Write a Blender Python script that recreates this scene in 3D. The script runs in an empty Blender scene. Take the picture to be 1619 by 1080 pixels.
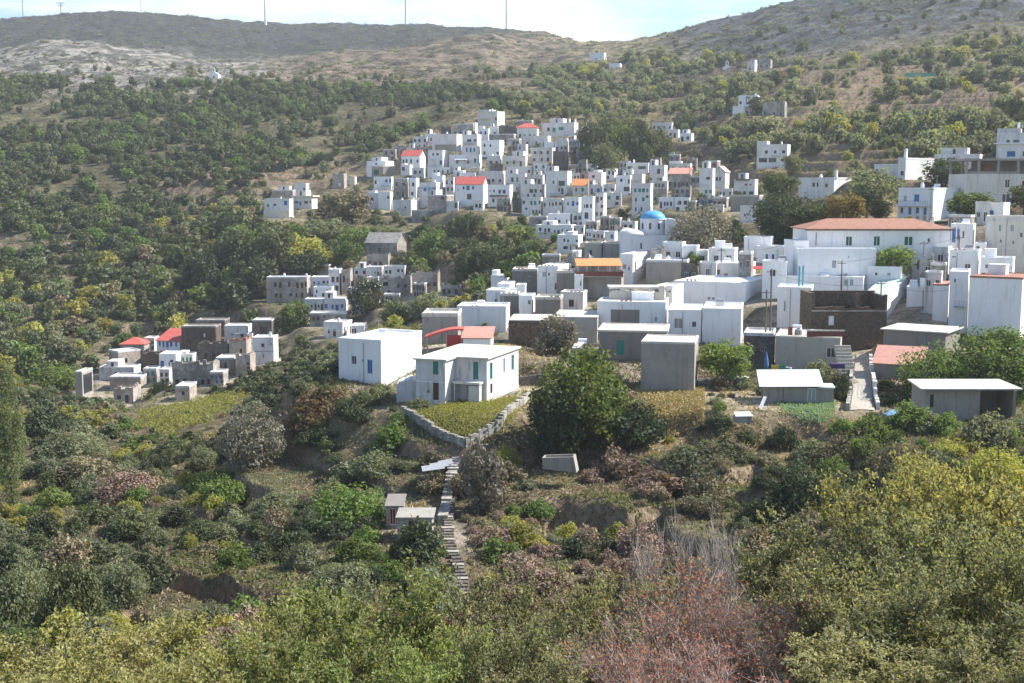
import bpy, math, random
import numpy as np
from mathutils import Vector, noise as mnoise
R = math.radians
random.seed(7); RNG = np.random.default_rng(11)
SC = bpy.context.scene
COL = SC.collection
# ------------------------------------------------------------------ camera model
W, H, F, HOR = 1619.0, 1080.0, 1954.0, 300.0
PITCH = math.atan((540 - HOR) / F)
CP, SP = math.cos(PITCH), math.sin(PITCH)
def slope(py):
    b = -(py - 540) / F
    return (b * CP - SP) / (b * SP + CP)
def P(px, py, d):
    a = (px - W / 2) / F; b = -(py - 540) / F
    k = d / (b * SP + CP)
    return Vector((a * k, d, (b * CP - SP) * k))
def proj(x, y, z):
    f = y * CP - z * SP
    u = y * SP + z * CP
    return W / 2 + F * x / f, 540 - F * u / f
def kpx(px, py, d):
    return P(px + 1, py, d).x - P(px, py, d).x
# ------------------------------------------------------------------ objects
def mesh(name, v, f, mats=(), smooth=False, mi=None):
    m = bpy.data.meshes.new(name)
    v = np.asarray(v, dtype=np.float32)
    if isinstance(f, np.ndarray):
        n, k = f.shape
        m.vertices.add(len(v)); m.vertices.foreach_set('co', v.ravel())
        m.loops.add(n * k); m.loops.foreach_set('vertex_index', f.ravel().astype(np.int32))
        m.polygons.add(n)
        m.polygons.foreach_set('loop_start', np.arange(0, n * k, k, dtype=np.int32))
        m.polygons.foreach_set('loop_total', np.full(n, k, dtype=np.int32))
        if mi is not None: m.polygons.foreach_set('material_index', np.asarray(mi, dtype=np.int32))
        m.polygons.foreach_set('use_smooth', np.full(n, smooth))
        m.update(calc_edges=True)
    else:
        m.from_pydata([tuple(map(float, p)) for p in v], [], f)
        if smooth: m.polygons.foreach_set('use_smooth', [True] * len(m.polygons))
        if mi is not None: m.polygons.foreach_set('material_index', mi)
        m.update()
    for k in (mats if isinstance(mats, (list, tuple)) else [mats]): m.materials.append(k)
    return m
def ob(name, data, parent=None, loc=(0, 0, 0), rz=0, scale=None):
    o = bpy.data.objects.new(name, data); COL.objects.link(o)
    if parent is not None: o.parent = parent
    o.location = loc; o.rotation_euler = (0, 0, rz)
    if scale is not None: o.scale = scale
    return o
def tag(o, label=None, cat=None, group=None, kind=None):
    if label: o['label'] = label
    if cat: o['category'] = cat
    if group: o['group'] = group
    if kind: o['kind'] = kind
    return o
def thing(name, label, cat, loc, rz=0, group=None):
    return tag(ob(name, None, None, loc, rz), label, cat, group)
class MB:
    """collects boxes, prisms and tubes into one mesh"""
    def __init__(s): s.v = []; s.f = []
    def quad(s, *p):
        n = len(s.v); s.v += [tuple(q) for q in p]; s.f.append(tuple(range(n, n + len(p)))); return s
    def box(s, x0, x1, y0, y1, z0, z1):
        n = len(s.v)
        s.v += [(x0,y0,z0),(x1,y0,z0),(x1,y1,z0),(x0,y1,z0),(x0,y0,z1),(x1,y0,z1),(x1,y1,z1),(x0,y1,z1)]
        for q in ((0,3,2,1),(4,5,6,7),(0,1,5,4),(1,2,6,5),(2,3,7,6),(3,0,4,7)): s.f.append(tuple(n + i for i in q))
        return s
    def prism(s, poly, ext):
        """closed polygon (list of 3d pts) extruded by vector"""
        n = len(s.v); k = len(poly); e = Vector(ext)
        s.v += [tuple(p) for p in poly] + [tuple(Vector(p) + e) for p in poly]
        s.f.append(tuple(range(n + k - 1, n - 1, -1))); s.f.append(tuple(range(n + k, n + 2 * k)))
        for i in range(k):
            j = (i + 1) % k; s.f.append((n + i, n + j, n + k + j, n + k + i))
        return s
    def tube(s, p0, p1, r0, r1, sides=6, cap=True):
        p0 = Vector(p0); p1 = Vector(p1); d = (p1 - p0).normalized()
        a = d.orthogonal().normalized(); b = d.cross(a); n = len(s.v)
        for p, r in ((p0, r0), (p1, r1)):
            for i in range(sides):
                t = 2 * math.pi * i / sides
                s.v.append(tuple(p + (a * math.cos(t) + b * math.sin(t)) * r))
        for i in range(sides):
            j = (i + 1) % sides; s.f.append((n + i, n + j, n + sides + j, n + sides + i))
        if cap:
            s.f.append(tuple(range(n + sides - 1, n - 1, -1))); s.f.append(tuple(range(n + sides, n + 2 * sides)))
        return s
    def lathe(s, prof, c=(0, 0, 0), seg=20):
        n = len(s.v); m = len(prof)
        for i in range(seg):
            t = 2 * math.pi * i / seg
            for r, z in prof: s.v.append((c[0] + r * math.cos(t), c[1] + r * math.sin(t), c[2] + z))
        for i in range(seg):
            j = (i + 1) % seg
            for k in range(m - 1): s.f.append((n + i*m + k, n + j*m + k, n + j*m + k + 1, n + i*m + k + 1))
        return s
    def mesh(s, name, mat, smooth=False): return mesh(name, s.v, s.f, mat, smooth)
    def build(s, name, mat, parent=None, smooth=False, loc=(0,0,0), rz=0): return ob(name, s.mesh(name, mat, smooth), parent, loc, rz)
# ------------------------------------------------------------------ materials
def newmat(name):
    m = bpy.data.materials.new(name); m.use_nodes = True
    nt = m.node_tree
    for n in list(nt.nodes): nt.nodes.remove(n)
    return m, nt, nt.nodes.new('ShaderNodeOutputMaterial')
def N(nt, t, **kw):
    n = nt.nodes.new(t)
    for k, v in kw.items():
        if k.startswith('i_'):
            key = k[2:]; key = int(key) if key.isdigit() else key.replace('_', ' ')
            n.inputs[key].default_value = v
        else: setattr(n, k, v)
    return n
def L(nt, a, ao, b, bi): nt.links.new(a.outputs[ao], b.inputs[bi])
def ramp(nt, src, so, p0, p1, c0=(0,0,0,1), c1=(1,1,1,1)):
    r = nt.nodes.new('ShaderNodeValToRGB'); e = r.color_ramp.elements
    e[0].position = p0; e[1].position = p1; e[0].color = c0; e[1].color = c1
    nt.links.new(src.outputs[so], r.inputs[0]); return r
def mixc(nt, fac, a, b, blend='MIX'):
    m = nt.nodes.new('ShaderNodeMix'); m.data_type = 'RGBA'; m.blend_type = blend
    for idx, x in ((0, fac), (6, a), (7, b)):
        if isinstance(x, tuple) and len(x) == 2 and not isinstance(x[0], (int, float)): nt.links.new(x[0].outputs[x[1]], m.inputs[idx])
        elif isinstance(x, (int, float)): m.inputs[idx].default_value = x
        else: m.inputs[idx].default_value = (*x, 1) if len(x) == 3 else x
    return m
def noise(nt, scale, detail=4, rough=.6, coord=None, vec=None):
    n = N(nt, 'ShaderNodeTexNoise'); n.inputs['Scale'].default_value = scale
    n.inputs['Detail'].default_value = detail; n.inputs['Roughness'].default_value = rough
    if coord: nt.links.new(coord, n.inputs['Vector'])
    return n
def scaled(nt, coord, s):
    m = N(nt, 'ShaderNodeMapping'); m.inputs['Scale'].default_value = s
    nt.links.new(coord, m.inputs['Vector']); return m.outputs[0]
def bump(nt, hsrc, ho, strength, dist):
    b = N(nt, 'ShaderNodeBump'); b.inputs['Strength'].default_value = strength; b.inputs['Distance'].default_value = dist
    L(nt, hsrc, ho, b, 'Height'); return b
def plaster(name, col, dirt, amt=.5, rough=.92):
    """limewash / render with blotches, rain streaks and a worn patch here and there"""
    m, nt, out = newmat(name)
    pos = N(nt, 'ShaderNodeNewGeometry').outputs['Position']
    n1 = noise(nt, .35, 5, .65, pos); n2 = noise(nt, 1.0, 4, .7, scaled(nt, pos, (1.6, 1.6, .22)))
    n3 = noise(nt, 5, 3, .6, pos)
    r1 = ramp(nt, n1, 0, .42, .70); r2 = ramp(nt, n2, 0, .51, .72); r3 = ramp(nt, n3, 0, .35, .7)
    ma = N(nt, 'ShaderNodeMath', operation='MULTIPLY_ADD'); L(nt, r1, 0, ma, 0); ma.inputs[1].default_value = .45
    L(nt, r2, 0, ma, 2)
    mb = N(nt, 'ShaderNodeMath', operation='MULTIPLY', use_clamp=True); L(nt, ma, 0, mb, 0); mb.inputs[1].default_value = amt
    c = mixc(nt, (mb, 0), col, dirt)
    c2 = mixc(nt, .06, (c, 2), (r3, 0), 'MULTIPLY')
    p = N(nt, 'ShaderNodeBsdfPrincipled'); p.inputs['Roughness'].default_value = rough
    p.inputs['Specular IOR Level'].default_value = .15
    L(nt, c2, 2, p, 'Base Color'); b = bump(nt, n3, 0, .25, .04); L(nt, b, 0, p, 'Normal')
    L(nt, p, 0, out, 0); return m
def stone(name, a, b, mortar, sc=2.4, white=None, wamt=.5):
    m, nt, out = newmat(name)
    pos = N(nt, 'ShaderNodeNewGeometry').outputs['Position']
    sp = scaled(nt, pos, (1, 1, 1.7))
    v = N(nt, 'ShaderNodeTexVoronoi'); v.inputs['Scale'].default_value = sc; nt.links.new(sp, v.inputs['Vector'])
    v2 = N(nt, 'ShaderNodeTexVoronoi', feature='DISTANCE_TO_EDGE'); v2.inputs['Scale'].default_value = sc; nt.links.new(sp, v2.inputs['Vector'])
    bw = N(nt, 'ShaderNodeRGBToBW'); L(nt, v, 'Color', bw, 0)
    c = mixc(nt, (bw, 0), a, b)
    e = ramp(nt, v2, 0, .02, .09)
    c2 = mixc(nt, (e, 0), mortar, (c, 2))
    n1 = noise(nt, .5, 5, .7, pos); r1 = ramp(nt, n1, 0, .45, .62)
    last = (c2, 2)
    if white:
        mb = N(nt, 'ShaderNodeMath', operation='MULTIPLY'); L(nt, r1, 0, mb, 0); mb.inputs[1].default_value = wamt
        last = (mixc(nt, (mb, 0), last, white), 2)
    n2 = noise(nt, .18, 3, .6, pos); r2 = ramp(nt, n2, 0, .3, .7, (.72, .72, .72, 1), (1.12, 1.1, 1.06, 1))
    last = (mixc(nt, 1.0, last, (r2, 0), 'MULTIPLY'), 2)
    p = N(nt, 'ShaderNodeBsdfPrincipled'); p.inputs['Roughness'].default_value = .95; p.inputs['Specular IOR Level'].default_value = .1
    L(nt, last[0], last[1], p, 'Base Color'); bb = bump(nt, e, 0, .6, .06); L(nt, bb, 0, p, 'Normal')
    L(nt, p, 0, out, 0); return m
def paint(name, col, rough=.6, var=.15, metal=0.):
    m, nt, out = newmat(name)
    pos = N(nt, 'ShaderNodeNewGeometry').outputs['Position']
    n = noise(nt, 3.0, 4, .6, pos)
    r = ramp(nt, n, 0, .3, .75, (1 - var,) * 3 + (1,), (1 + var * .4,) * 3 + (1,))
    c = mixc(nt, 1.0, col, (r, 0), 'MULTIPLY')
    p = N(nt, 'ShaderNodeBsdfPrincipled'); p.inputs['Roughness'].default_value = rough; p.inputs['Metallic'].default_value = metal
    p.inputs['Specular IOR Level'].default_value = .3
    L(nt, c, 2, p, 'Base Color'); L(nt, p, 0, out, 0); return m
def tiles(name, a, b, sc=3.2):
    m, nt, out = newmat(name)
    g = N(nt, 'ShaderNodeTexCoord')
    w = N(nt, 'ShaderNodeTexWave', bands_direction='X'); w.inputs['Scale'].default_value = sc; w.inputs['Distortion'].default_value = .4
    L(nt, g, 'Object', w, 0)
    pos = N(nt, 'ShaderNodeNewGeometry').outputs['Position']
    n = noise(nt, 1.3, 5, .7, pos); r = ramp(nt, n, 0, .32, .7)
    c = mixc(nt, (r, 0), a, b)
    rw = ramp(nt, w, 0, 0, .6, (.72, .7, .7, 1), (1.05, 1.05, 1.05, 1))
    c2 = mixc(nt, 1, (c, 2), (rw, 0), 'MULTIPLY')
    p = N(nt, 'ShaderNodeBsdfPrincipled'); p.inputs['Roughness'].default_value = .85; p.inputs['Specular IOR Level'].default_value = .2
    L(nt, c2, 2, p, 'Base Color'); bb = bump(nt, w, 0, .5, .05); L(nt, bb, 0, p, 'Normal'); L(nt, p, 0, out, 0); return m
def leafmat(name, cols, trans=.4, nsc=1.6, huevar=.5):
    """leaf colours vary leaf clump by leaf clump and plant by plant; light passes through"""
    m, nt, out = newmat(name)
    tc = N(nt, 'ShaderNodeTexCoord'); oi = N(nt, 'ShaderNodeObjectInfo')
    add = N(nt, 'ShaderNodeVectorMath', operation='ADD'); L(nt, tc, 'Object', add, 0)
    cmb = N(nt, 'ShaderNodeMath', operation='MULTIPLY'); L(nt, oi, 'Random', cmb, 0); cmb.inputs[1].default_value = 37.
    L(nt, cmb, 0, add, 1)
    n1 = noise(nt, nsc, 3, .6, add.outputs[0]); n2 = noise(nt, 14, 2, .7, add.outputs[0])
    r1 = ramp(nt, n1, 0, .38, .62); r2 = ramp(nt, n2, 0, .42, .66)
    cols = [tuple(min(.5, q * 1.36) for q in cc) for cc in cols]
    c = mixc(nt, (r1, 0), cols[0], cols[1]); c = mixc(nt, (r2, 0), (c, 2), cols[2])
    hs = N(nt, 'ShaderNodeHueSaturation')
    mr = N(nt, 'ShaderNodeMapRange'); L(nt, oi, 'Random', mr, 0); mr.inputs[3].default_value = 1 - huevar * .55; mr.inputs[4].default_value = 1 + huevar * .5
    L(nt, mr, 0, hs, 'Value')
    wn = N(nt, 'ShaderNodeTexWhiteNoise', noise_dimensions='1D'); L(nt, oi, 'Random', wn, 'W')
    mr2 = N(nt, 'ShaderNodeMapRange'); L(nt, wn, 0, mr2, 0); mr2.inputs[3].default_value = .5 - .035 * huevar; mr2.inputs[4].default_value = .5 + .02 * huevar
    L(nt, mr2, 0, hs, 'Hue'); L(nt, c, 2, hs, 'Color')
    d = N(nt, 'ShaderNodeBsdfDiffuse'); t = N(nt, 'ShaderNodeBsdfTranslucent'); mx = N(nt, 'ShaderNodeMixShader')
    mx.inputs[0].default_value = trans
    tcol = mixc(nt, 1, (hs, 0), (1.25, 1.2, .6), 'MULTIPLY')
    L(nt, hs, 0, d, 0); L(nt, tcol, 2, t, 0); L(nt, d, 0, mx, 1); L(nt, t, 0, mx, 2)
    gl = N(nt, 'ShaderNodeBsdfGlossy'); gl.inputs['Roughness'].default_value = .55; gl.inputs[0].default_value = (.8, .82, .8, 1); mg = N(nt, 'ShaderNodeMixShader'); mg.inputs[0].default_value = .02
    L(nt, mx, 0, mg, 1); L(nt, gl, 0, mg, 2); L(nt, mg, 0, out, 0)
    return m
M = {}
M['W'] = plaster('whitewash', (.82, .82, .815), (.46, .44, .41), .36)
M['W2'] = plaster('village_whitewash', (.72, .71, .69), (.36, .34, .315), .7)
M['C'] = plaster('cream_render', (.70, .66, .58), (.43, .39, .33), .6)
M['V'] = plaster('worn_whitewash', (.66, .65, .63), (.30, .28, .255), .85)
M['G'] = plaster('concrete', (.35, .325, .285), (.18, .165, .145), .75)
M['T'] = plaster('taupe_render', (.25, .225, .20), (.15, .14, .12), .6)
M['K'] = plaster('pale_roof_screed', (.60, .57, .50), (.33, .30, .255), .75)
M['PV'] = plaster('worn_pavement', (.38, .35, .30), (.21, .19, .155), .9)
M['B2'] = plaster('pale_beige_concrete', (.46, .43, .37), (.28, .26, .22), .6)
M['S'] = stone('grey_stone', (.20, .185, .165), (.40, .375, .34), (.15, .14, .12), 2.2, (.62, .60, .57), .55)
M['P'] = stone('pinkish_stone', (.30, .25, .21), (.48, .42, .37), (.24, .2, .17), 2.2, (.63, .59, .55), .5)
M['B'] = stone('brown_stone', (.10, .075, .055), (.23, .18, .14), (.07, .055, .045), 2.6)
M['D'] = stone('dark_stone', (.10, .088, .076), (.22, .195, .17), (.08, .07, .06), 2.4, (.34, .32, .29), .35)
M['R'] = tiles('terracotta_tiles', (.31, .145, .10), (.41, .235, .17))
M['RR'] = tiles('red_roof', (.50, .09, .08), (.58, .17, .13), 2.0)
M['O'] = tiles('orange_roof', (.62, .22, .07), (.68, .32, .14), 2.0)
M['GR'] = stone('slate_roof', (.24, .23, .22), (.42, .41, .39), (.2, .19, .18), 1.2)
M['tin'] = tiles('corrugated_metal', (.58, .60, .62), (.72, .74, .76), 5)
M['mint'] = tiles('mint_corrugated', (.50, .64, .58), (.62, .72, .66), 5)
M['pink'] = tiles('faded_red_metal', (.48, .22, .17), (.56, .33, .27), 5)
def glassmat(name, col):
    m, nt, out = newmat(name)
    p = N(nt, 'ShaderNodeBsdfPrincipled'); p.inputs['Roughness'].default_value = .18
    oi = N(nt, 'ShaderNodeObjectInfo'); mr = N(nt, 'ShaderNodeMapRange'); L(nt, oi, 'Random', mr, 0)
    mr.inputs[3].default_value = .5; mr.inputs[4].default_value = 1.9
    c = mixc(nt, 1, col, (mr, 0), 'MULTIPLY'); L(nt, c, 2, p, 'Base Color')
    L(nt, p, 0, out, 0); return m
M['d'] = glassmat('dark_window', (.028, .03, .036))
M['b'] = paint('blue_paint', (.05, .14, .38)); M['lb'] = paint('light_blue_paint', (.22, .42, .66))
M['t'] = paint('teal_paint', (.04, .24, .19)); M['n'] = paint('brown_paint', (.085, .05, .035)); M['gn'] = paint('green_paint', (.03, .11, .08))
M['r'] = paint('red_paint', (.28, .03, .03)); M['bk'] = paint('black_metal', (.03, .03, .032)); M['wp'] = paint('white_paint', (.8, .8, .8), .5, .08)
M['gy'] = paint('grey_metal', (.34, .35, .36), .45, .15); M['wood'] = paint('pole_wood', (.17, .14, .11), .8, .3)
M['teal2'] = paint('turquoise_pipe', (.10, .34, .38)); M['maroon'] = paint('maroon_paint', (.19, .06, .05), .7)
M['redtarp'] = paint('red_tarpaulin', (.46, .06, .06), .6); M['yel'] = paint('yellow_plastic', (.62, .42, .08)); M['grp'] = paint('green_plastic', (.05, .28, .14))
M['bluep'] = paint('blue_plastic', (.08, .20, .42)); M['pur'] = paint('purple_cloth', (.07, .045, .13)); M['dome'] = paint('dome_blue', (.10, .36, .62), .55, .2)
M['rubber'] = paint('rubber', (.02, .02, .02), .8)
M['bark'] = stone('bark', (.10, .08, .06), (.19, .16, .13), (.06, .05, .04), 5)
M['twig'] = paint('grey_twigs', (.37, .32, .285), .9, .3)
# ------------------------------------------------------------------ terrain
def pchip(xk, yk, x):
    xk = np.asarray(xk, float); yk = np.asarray(yk, float); h = np.diff(xk); dl = np.diff(yk, axis=0) / (h if yk.ndim == 1 else h[:, None])
    m = np.zeros_like(yk)
    a, b = dl[:-1], dl[1:]
    hm = h if yk.ndim == 1 else h[:, None]
    w1 = 2 * hm[1:] + hm[:-1]; w2 = hm[1:] + 2 * hm[:-1]
    with np.errstate(divide='ignore', invalid='ignore'):
        mm = (w1 + w2) / (w1 / a + w2 / b)
    m[1:-1] = np.where(a * b > 0, mm, 0); m[0] = dl[0]; m[-1] = dl[-1]
    i = np.clip(np.searchsorted(xk, x) - 1, 0, len(xk) - 2)
    t = (x - xk[i]) / h[i]; hh = h[i]
    if yk.ndim > 1: t = t[:, None]; hh = hh[:, None]
    return ((2*t**3 - 3*t**2 + 1) * yk[i] + (t**3 - 2*t**2 + t) * hh * m[i] + (-2*t**3 + 3*t**2) * yk[i+1] + (t**3 - t**2) * hh * m[i+1])
NEARL = [(3, -2.4), (15, -9), (30, -16), (45, -21.5), (60, -26)]
NEARR = [(3, -2.4), (15, -8), (30, -14.2), (45, -18.6)]
COLS = {
 0: [(85,1000),(112,900),(145,805),(200,700),(250,645),(300,600),(340,560),(385,500),(420,450),(455,400),(510,330),(590,250),(690,180),(800,132),(1000,88),(1250,100),(1700,34),(2600,60)],
 100: [(85,1000),(111,900),(143,800),(190,710),(245,655),(300,618),(340,565),(385,500),(420,448),(455,400),(510,330),(590,250),(690,180),(800,130),(1050,67),(1250,85),(1700,27),(2600,50)],
 200: [(85,1000),(110,900),(140,800),(180,720),(240,660),(300,632),(340,570),(385,500),(420,440),(455,400),(510,330),(590,250),(690,180),(800,130),(1050,74),(1250,90),(1700,19),(2600,45)],
 300: [(85,1000),(109,900),(135,800),(172,710),(225,655),(290,618),(335,570),(380,495),(415,440),(445,395),(500,325),(585,250),(685,182),(800,130),(1050,91),(1250,102),(1700,26),(2600,50)],
 400: [(85,1000),(108,900),(130,800),(160,705),(205,650),(250,618),(290,592),(320,570),(345,535),(370,495),(395,450),(420,405),(460,350),(515,300),(580,250),(670,190),(800,130),(1050,100),(1250,108),(1700,39),(2600,60)],
 540: [(85,1000),(108,900),(128,800),(148,700),(162,640),(185,603),(225,582),(270,562),(320,535),(355,503),(375,470),(405,430),(440,380),(475,340),(520,300),(585,250),(660,200),(790,140),(1050,82),(1250,95),(1700,42),(2600,60)],
 650: [(85,1000),(107,900),(124,800),(142,700),(160,640),(190,592),(225,577),(270,552),(310,520),(340,490),(370,450),(410,400),(455,350),(500,300),(560,250),(640,200),(790,140),(1050,74),(1250,84),(1700,41),(2600,60)],
 760: [(85,1000),(107,900),(123,800),(140,700),(158,640),(188,570),(212,530),(250,505),(290,480),(330,450),(365,410),(400,368),(445,320),(485,280),(530,240),(590,200),(700,150),(850,112),(1100,53),(1250,60),(1700,46),(2600,65)],
 850: [(85,1000),(107,900),(122,800),(138,710),(152,650),(186,560),(210,510),(240,470),(280,440),(320,425),(360,400),(400,360),(445,315),(490,270),(550,222),(640,175),(780,130),(930,100),(1200,58),(1700,57),(2600,75)],
 920: [(85,1000),(106,900),(122,800),(136,720),(150,650),(185,560),(210,500),(238,450),(270,422),(320,407),(360,390),(400,350),(450,300),(495,260),(560,212),(650,165),(800,120),(950,92),(1250,70),(1700,75),(2600,85)],
 1000: [(85,1000),(105,900),(120,800),(135,720),(148,650),(178,560),(200,510),(228,450),(255,412),(290,392),(360,350),(430,300),(510,250),(580,200),(690,150),(850,100),(1100,67),(1700,80),(2600,90)],
 1100: [(84,1000),(103,900),(118,800),(134,710),(147,650),(158,600),(175,550),(195,500),(222,450),(250,412),(290,375),(370,310),(430,270),(510,220),(600,170),(760,110),(1000,44),(1700,72),(2600,90)],
 1250: [(78,1000),(97,900),(114,800),(134,700),(147,642),(160,592),(175,535),(192,480),(212,430),(240,392),(275,350),(330,300),(380,260),(460,200),(570,140),(720,90),(850,38),(950,11),(1700,40),(2600,60)],
 1400: [(68,1000),(84,900),(105,800),(128,700),(142,650),(157,592),(172,535),(188,480),(212,420),(235,372),(280,310),(350,260),(440,200),(570,130),(700,70),(830,8),(930,-24),(1700,0),(2600,30)],
 1619: [(60,1000),(75,900),(95,800),(122,700),(138,655),(152,608),(170,545),(188,485),(205,435),(235,352),(270,300),(340,240),(430,180),(560,110),(690,50),(820,-12),(930,-55),(1700,-25),(2600,20)],
}
YR = np.concatenate([np.arange(3, 60, 1.5), np.arange(60, 200, .55), np.arange(200, 420, 1.0), np.arange(420, 760, 1.7), np.geomspace(760, 2600, 170)])
TR = np.concatenate([np.linspace(-1.15, -.46, 60)[:-1], np.linspace(-.46, .46, 620), np.linspace(.46, 1.15, 60)[1:]])
def build_base():
    ks = sorted(COLS); tk = [(k - W / 2) / F for k in ks]; prof = []
    for k in ks:
        near = NEARR if k >= 1250 else NEARL
        pts = [(y, z) for y, z in near if y < COLS[k][0][0] - 8] + [(y, slope(p) * y) for y, p in COLS[k]]
        prof.append(pchip([p[0] for p in pts], np.array([p[1] for p in pts]), YR))
    tk = [-1.2, -.75] + tk + [.75, 1.2]
    A = np.array(prof); A = np.vstack([A[:1], A[:1], A, A[-1:], A[-1:]])
    return pchip(tk, A, TR)          # [t, y]
Z = build_base()
XG = TR[:, None] * YR[None, :]; YG = np.broadcast_to(YR[None, :], XG.shape)
def fbm(x, y, sc, oct=4, seed=0):
    """value noise, vectorised"""
    out = np.zeros_like(x); amp = 1.0; tot = 0
    for o in range(oct):
        xs = x / sc * 2**o + seed * 13.7 + o * 5.1; ys = y / sc * 2**o + seed * 7.3 + o * 9.2
        xi = np.floor(xs).astype(np.int64); yi = np.floor(ys).astype(np.int64); fx = xs - xi; fy = ys - yi
        fx = fx*fx*(3-2*fx); fy = fy*fy*(3-2*fy)
        def hsh(a, b):
            h = (a * 374761393 + b * 668265263 + seed * 1442695) & 0x7fffffff
            h = ((h ^ (h >> 13)) * 1274126177) & 0x7fffffff
            return ((h ^ (h >> 16)) & 0xffff) / 65535.0 * 2 - 1
        v = (hsh(xi, yi)*(1-fx) + hsh(xi+1, yi)*fx)*(1-fy) + (hsh(xi, yi+1)*(1-fx) + hsh(xi+1, yi+1)*fx)*fy
        out += v * amp; tot += amp; amp *= .5
    return out / tot
def sstep(a, b, x):
    t = np.clip((x - a) / (b - a), 0, 1); return t*t*(3-2*t)
PXG, PYG = proj(XG, YG, Z)
# roughness grows with distance; ridges of the far hills get gullies
Z = Z + fbm(XG, YG, 9, 3, 1) * np.clip(YG / 140, .2, 1) * .45
Z = Z + fbm(XG, YG, 45, 4, 2) * sstep(380, 700, YG) * 3.0
Z = Z + fbm(XG, YG, 120, 4, 3) * sstep(650, 1000, YG) * 4.5
Z = Z + fbm(XG, YG, 16, 3, 6) * sstep(700, 860, YG) * 2.6 + fbm(XG, YG, 38, 2, 7) * sstep(760, 900, YG) * 2.2
# terraced fields with dry-stone risers
def terr(step, wgt, jit):
    global Z
    q = (Z + fbm(XG, YG, 60, 2, 4) * jit) / step
    fl = np.floor(q); fr = q - fl
    zt = Z + step * (fl + sstep(.82, .97, fr) - q)
    Z = Z * (1 - wgt) + zt * wgt
def boxw(x0, x1, y0, y1, e=35):
    return sstep(x0 - e, x0 + e, PXG) * (1 - sstep(x1 - e, x1 + e, PXG)) * sstep(y0 - e*.4, y0 + e*.4, PYG) * (1 - sstep(y1 - e*.4, y1 + e*.4, PYG))
terr(3.0, np.clip(boxw(1050, 2300, 90, 330) * sstep(255, 300, YG) * .95, 0, 1), 2.0)
terr(3.4, np.clip(boxw(250, 560, 240, 450) * sstep(330, 380, YG) * .9 + boxw(-300, 250, 330, 560) * sstep(330, 380, YG) * .75, 0, 1), 2.0)
terr(2.4, np.clip(sstep(80, 90, YG) * (1 - sstep(150, 165, YG)) * .8, 0, 1), 1.2)
def bank(pts, hgt, run=9):
    """a field edge: the ground drops by hgt in front of the line"""
    global Z
    P3 = [hit0(*p) for p in pts]; tt = np.array([p.x / p.y for p in P3]); yy = np.array([p.y for p in P3])
    ye = np.interp(TR, tt, yy) + fbm(TR * 300, TR * 0, 6, 3, 17) * .9
    w = sstep(tt[0] - .006, tt[0] + .004, TR) * (1 - sstep(tt[-1] - .004, tt[-1] + .006, TR))
    dd = ye[:, None] - YG
    Z = Z - hgt * w[:, None] * sstep(0, .9, dd) * (1 - sstep(run * .45, run * 1.6, dd)) * (dd > 0)
def hit0(px, py): return hit(px, py, 60)
def zat(x, y):
    x = np.atleast_1d(np.asarray(x, float)); y = np.atleast_1d(np.asarray(y, float))
    t = x / np.maximum(y, 3.01)
    i = np.clip(np.searchsorted(TR, t) - 1, 0, len(TR) - 2); j = np.clip(np.searchsorted(YR, y) - 1, 0, len(YR) - 2)
    a = np.clip((t - TR[i]) / (TR[i+1] - TR[i]), 0, 1); b = np.clip((y - YR[j]) / (YR[j+1] - YR[j]), 0, 1)
    return (Z[i, j]*(1-a) + Z[i+1, j]*a)*(1-b) + (Z[i, j+1]*(1-a) + Z[i+1, j+1]*a)*b
def gz(x, y): return float(zat(x, y)[0])
def hit(px, py, ymin=55):
    """ground point seen at a pixel"""
    s = slope(py); a = (px - W / 2) / F / (-(py - 540) / F * SP + CP)
    zz = zat(a * YR, YR)
    ok = np.nonzero((zz >= s * YR) & (YR > ymin))[0]
    if len(ok) == 0: return None
    j = ok[0]
    if j > 0:
        e0 = zz[j-1] - s * YR[j-1]; e1 = zz[j] - s * YR[j]
        y = YR[j-1] + (YR[j] - YR[j-1]) * (-e0 / (e1 - e0) if e1 != e0 else 0)
        if e0 > 0: y = YR[j]
    else: y = YR[j]
    return Vector((a * y, y, s * y))
bank([(232,888),(300,905),(380,925),(480,950)], 3.0); bank([(205,968),(270,985),(345,1008)], 3.2, 7); bank([(860,796),(930,806),(990,812),(1050,798)], 1.8, 7); bank([(330,845),(400,850),(470,868)], 1.5, 6); bank([(380,775),(440,780),(500,790)], 1.4, 6); bank([(150,790),(230,800),(320,800)], 1.5, 6); bank([(1060,735),(1130,745),(1200,735)], 1.5, 6)
FOOT = []      # (cx, cy, ux, uy, halfw, halfd, zbase)
def conform():
    global Z
    num = np.zeros_like(Z); den = np.zeros_like(Z) + .03
    near = np.zeros_like(Z)
    for cx, cy, ux, uy, hw, hd, zb in FOOT:
        rad = max(hw, hd) * 1.5 + 14
        j0, j1 = np.searchsorted(YR, [cy - rad, cy + rad])
        if j1 <= j0: continue
        ys = YR[j0:j1]
        i0 = max(0, np.searchsorted(TR, min((cx - rad) / ys[0], (cx - rad) / ys[-1])) - 1); i1 = min(len(TR), np.searchsorted(TR, max((cx + rad) / ys[0], (cx + rad) / ys[-1])) + 1)
        dx = XG[i0:i1, j0:j1] - cx; dy = YG[i0:i1, j0:j1] - cy
        u = np.abs(dx * ux + dy * uy) - hw; v = np.abs(-dx * uy + dy * ux) - hd
        dist = np.hypot(np.maximum(u, 0), np.maximum(v, 0))
        w = np.exp(-(dist / 3.2) ** 2 / 2)
        num[i0:i1, j0:j1] += w * (zb - .05 - Z[i0:i1, j0:j1]); den[i0:i1, j0:j1] += w
        near[i0:i1, j0:j1] = np.maximum(near[i0:i1, j0:j1], np.exp(-(dist / 4.5) ** 2))
    Z = Z + num / den
    return near
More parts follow.
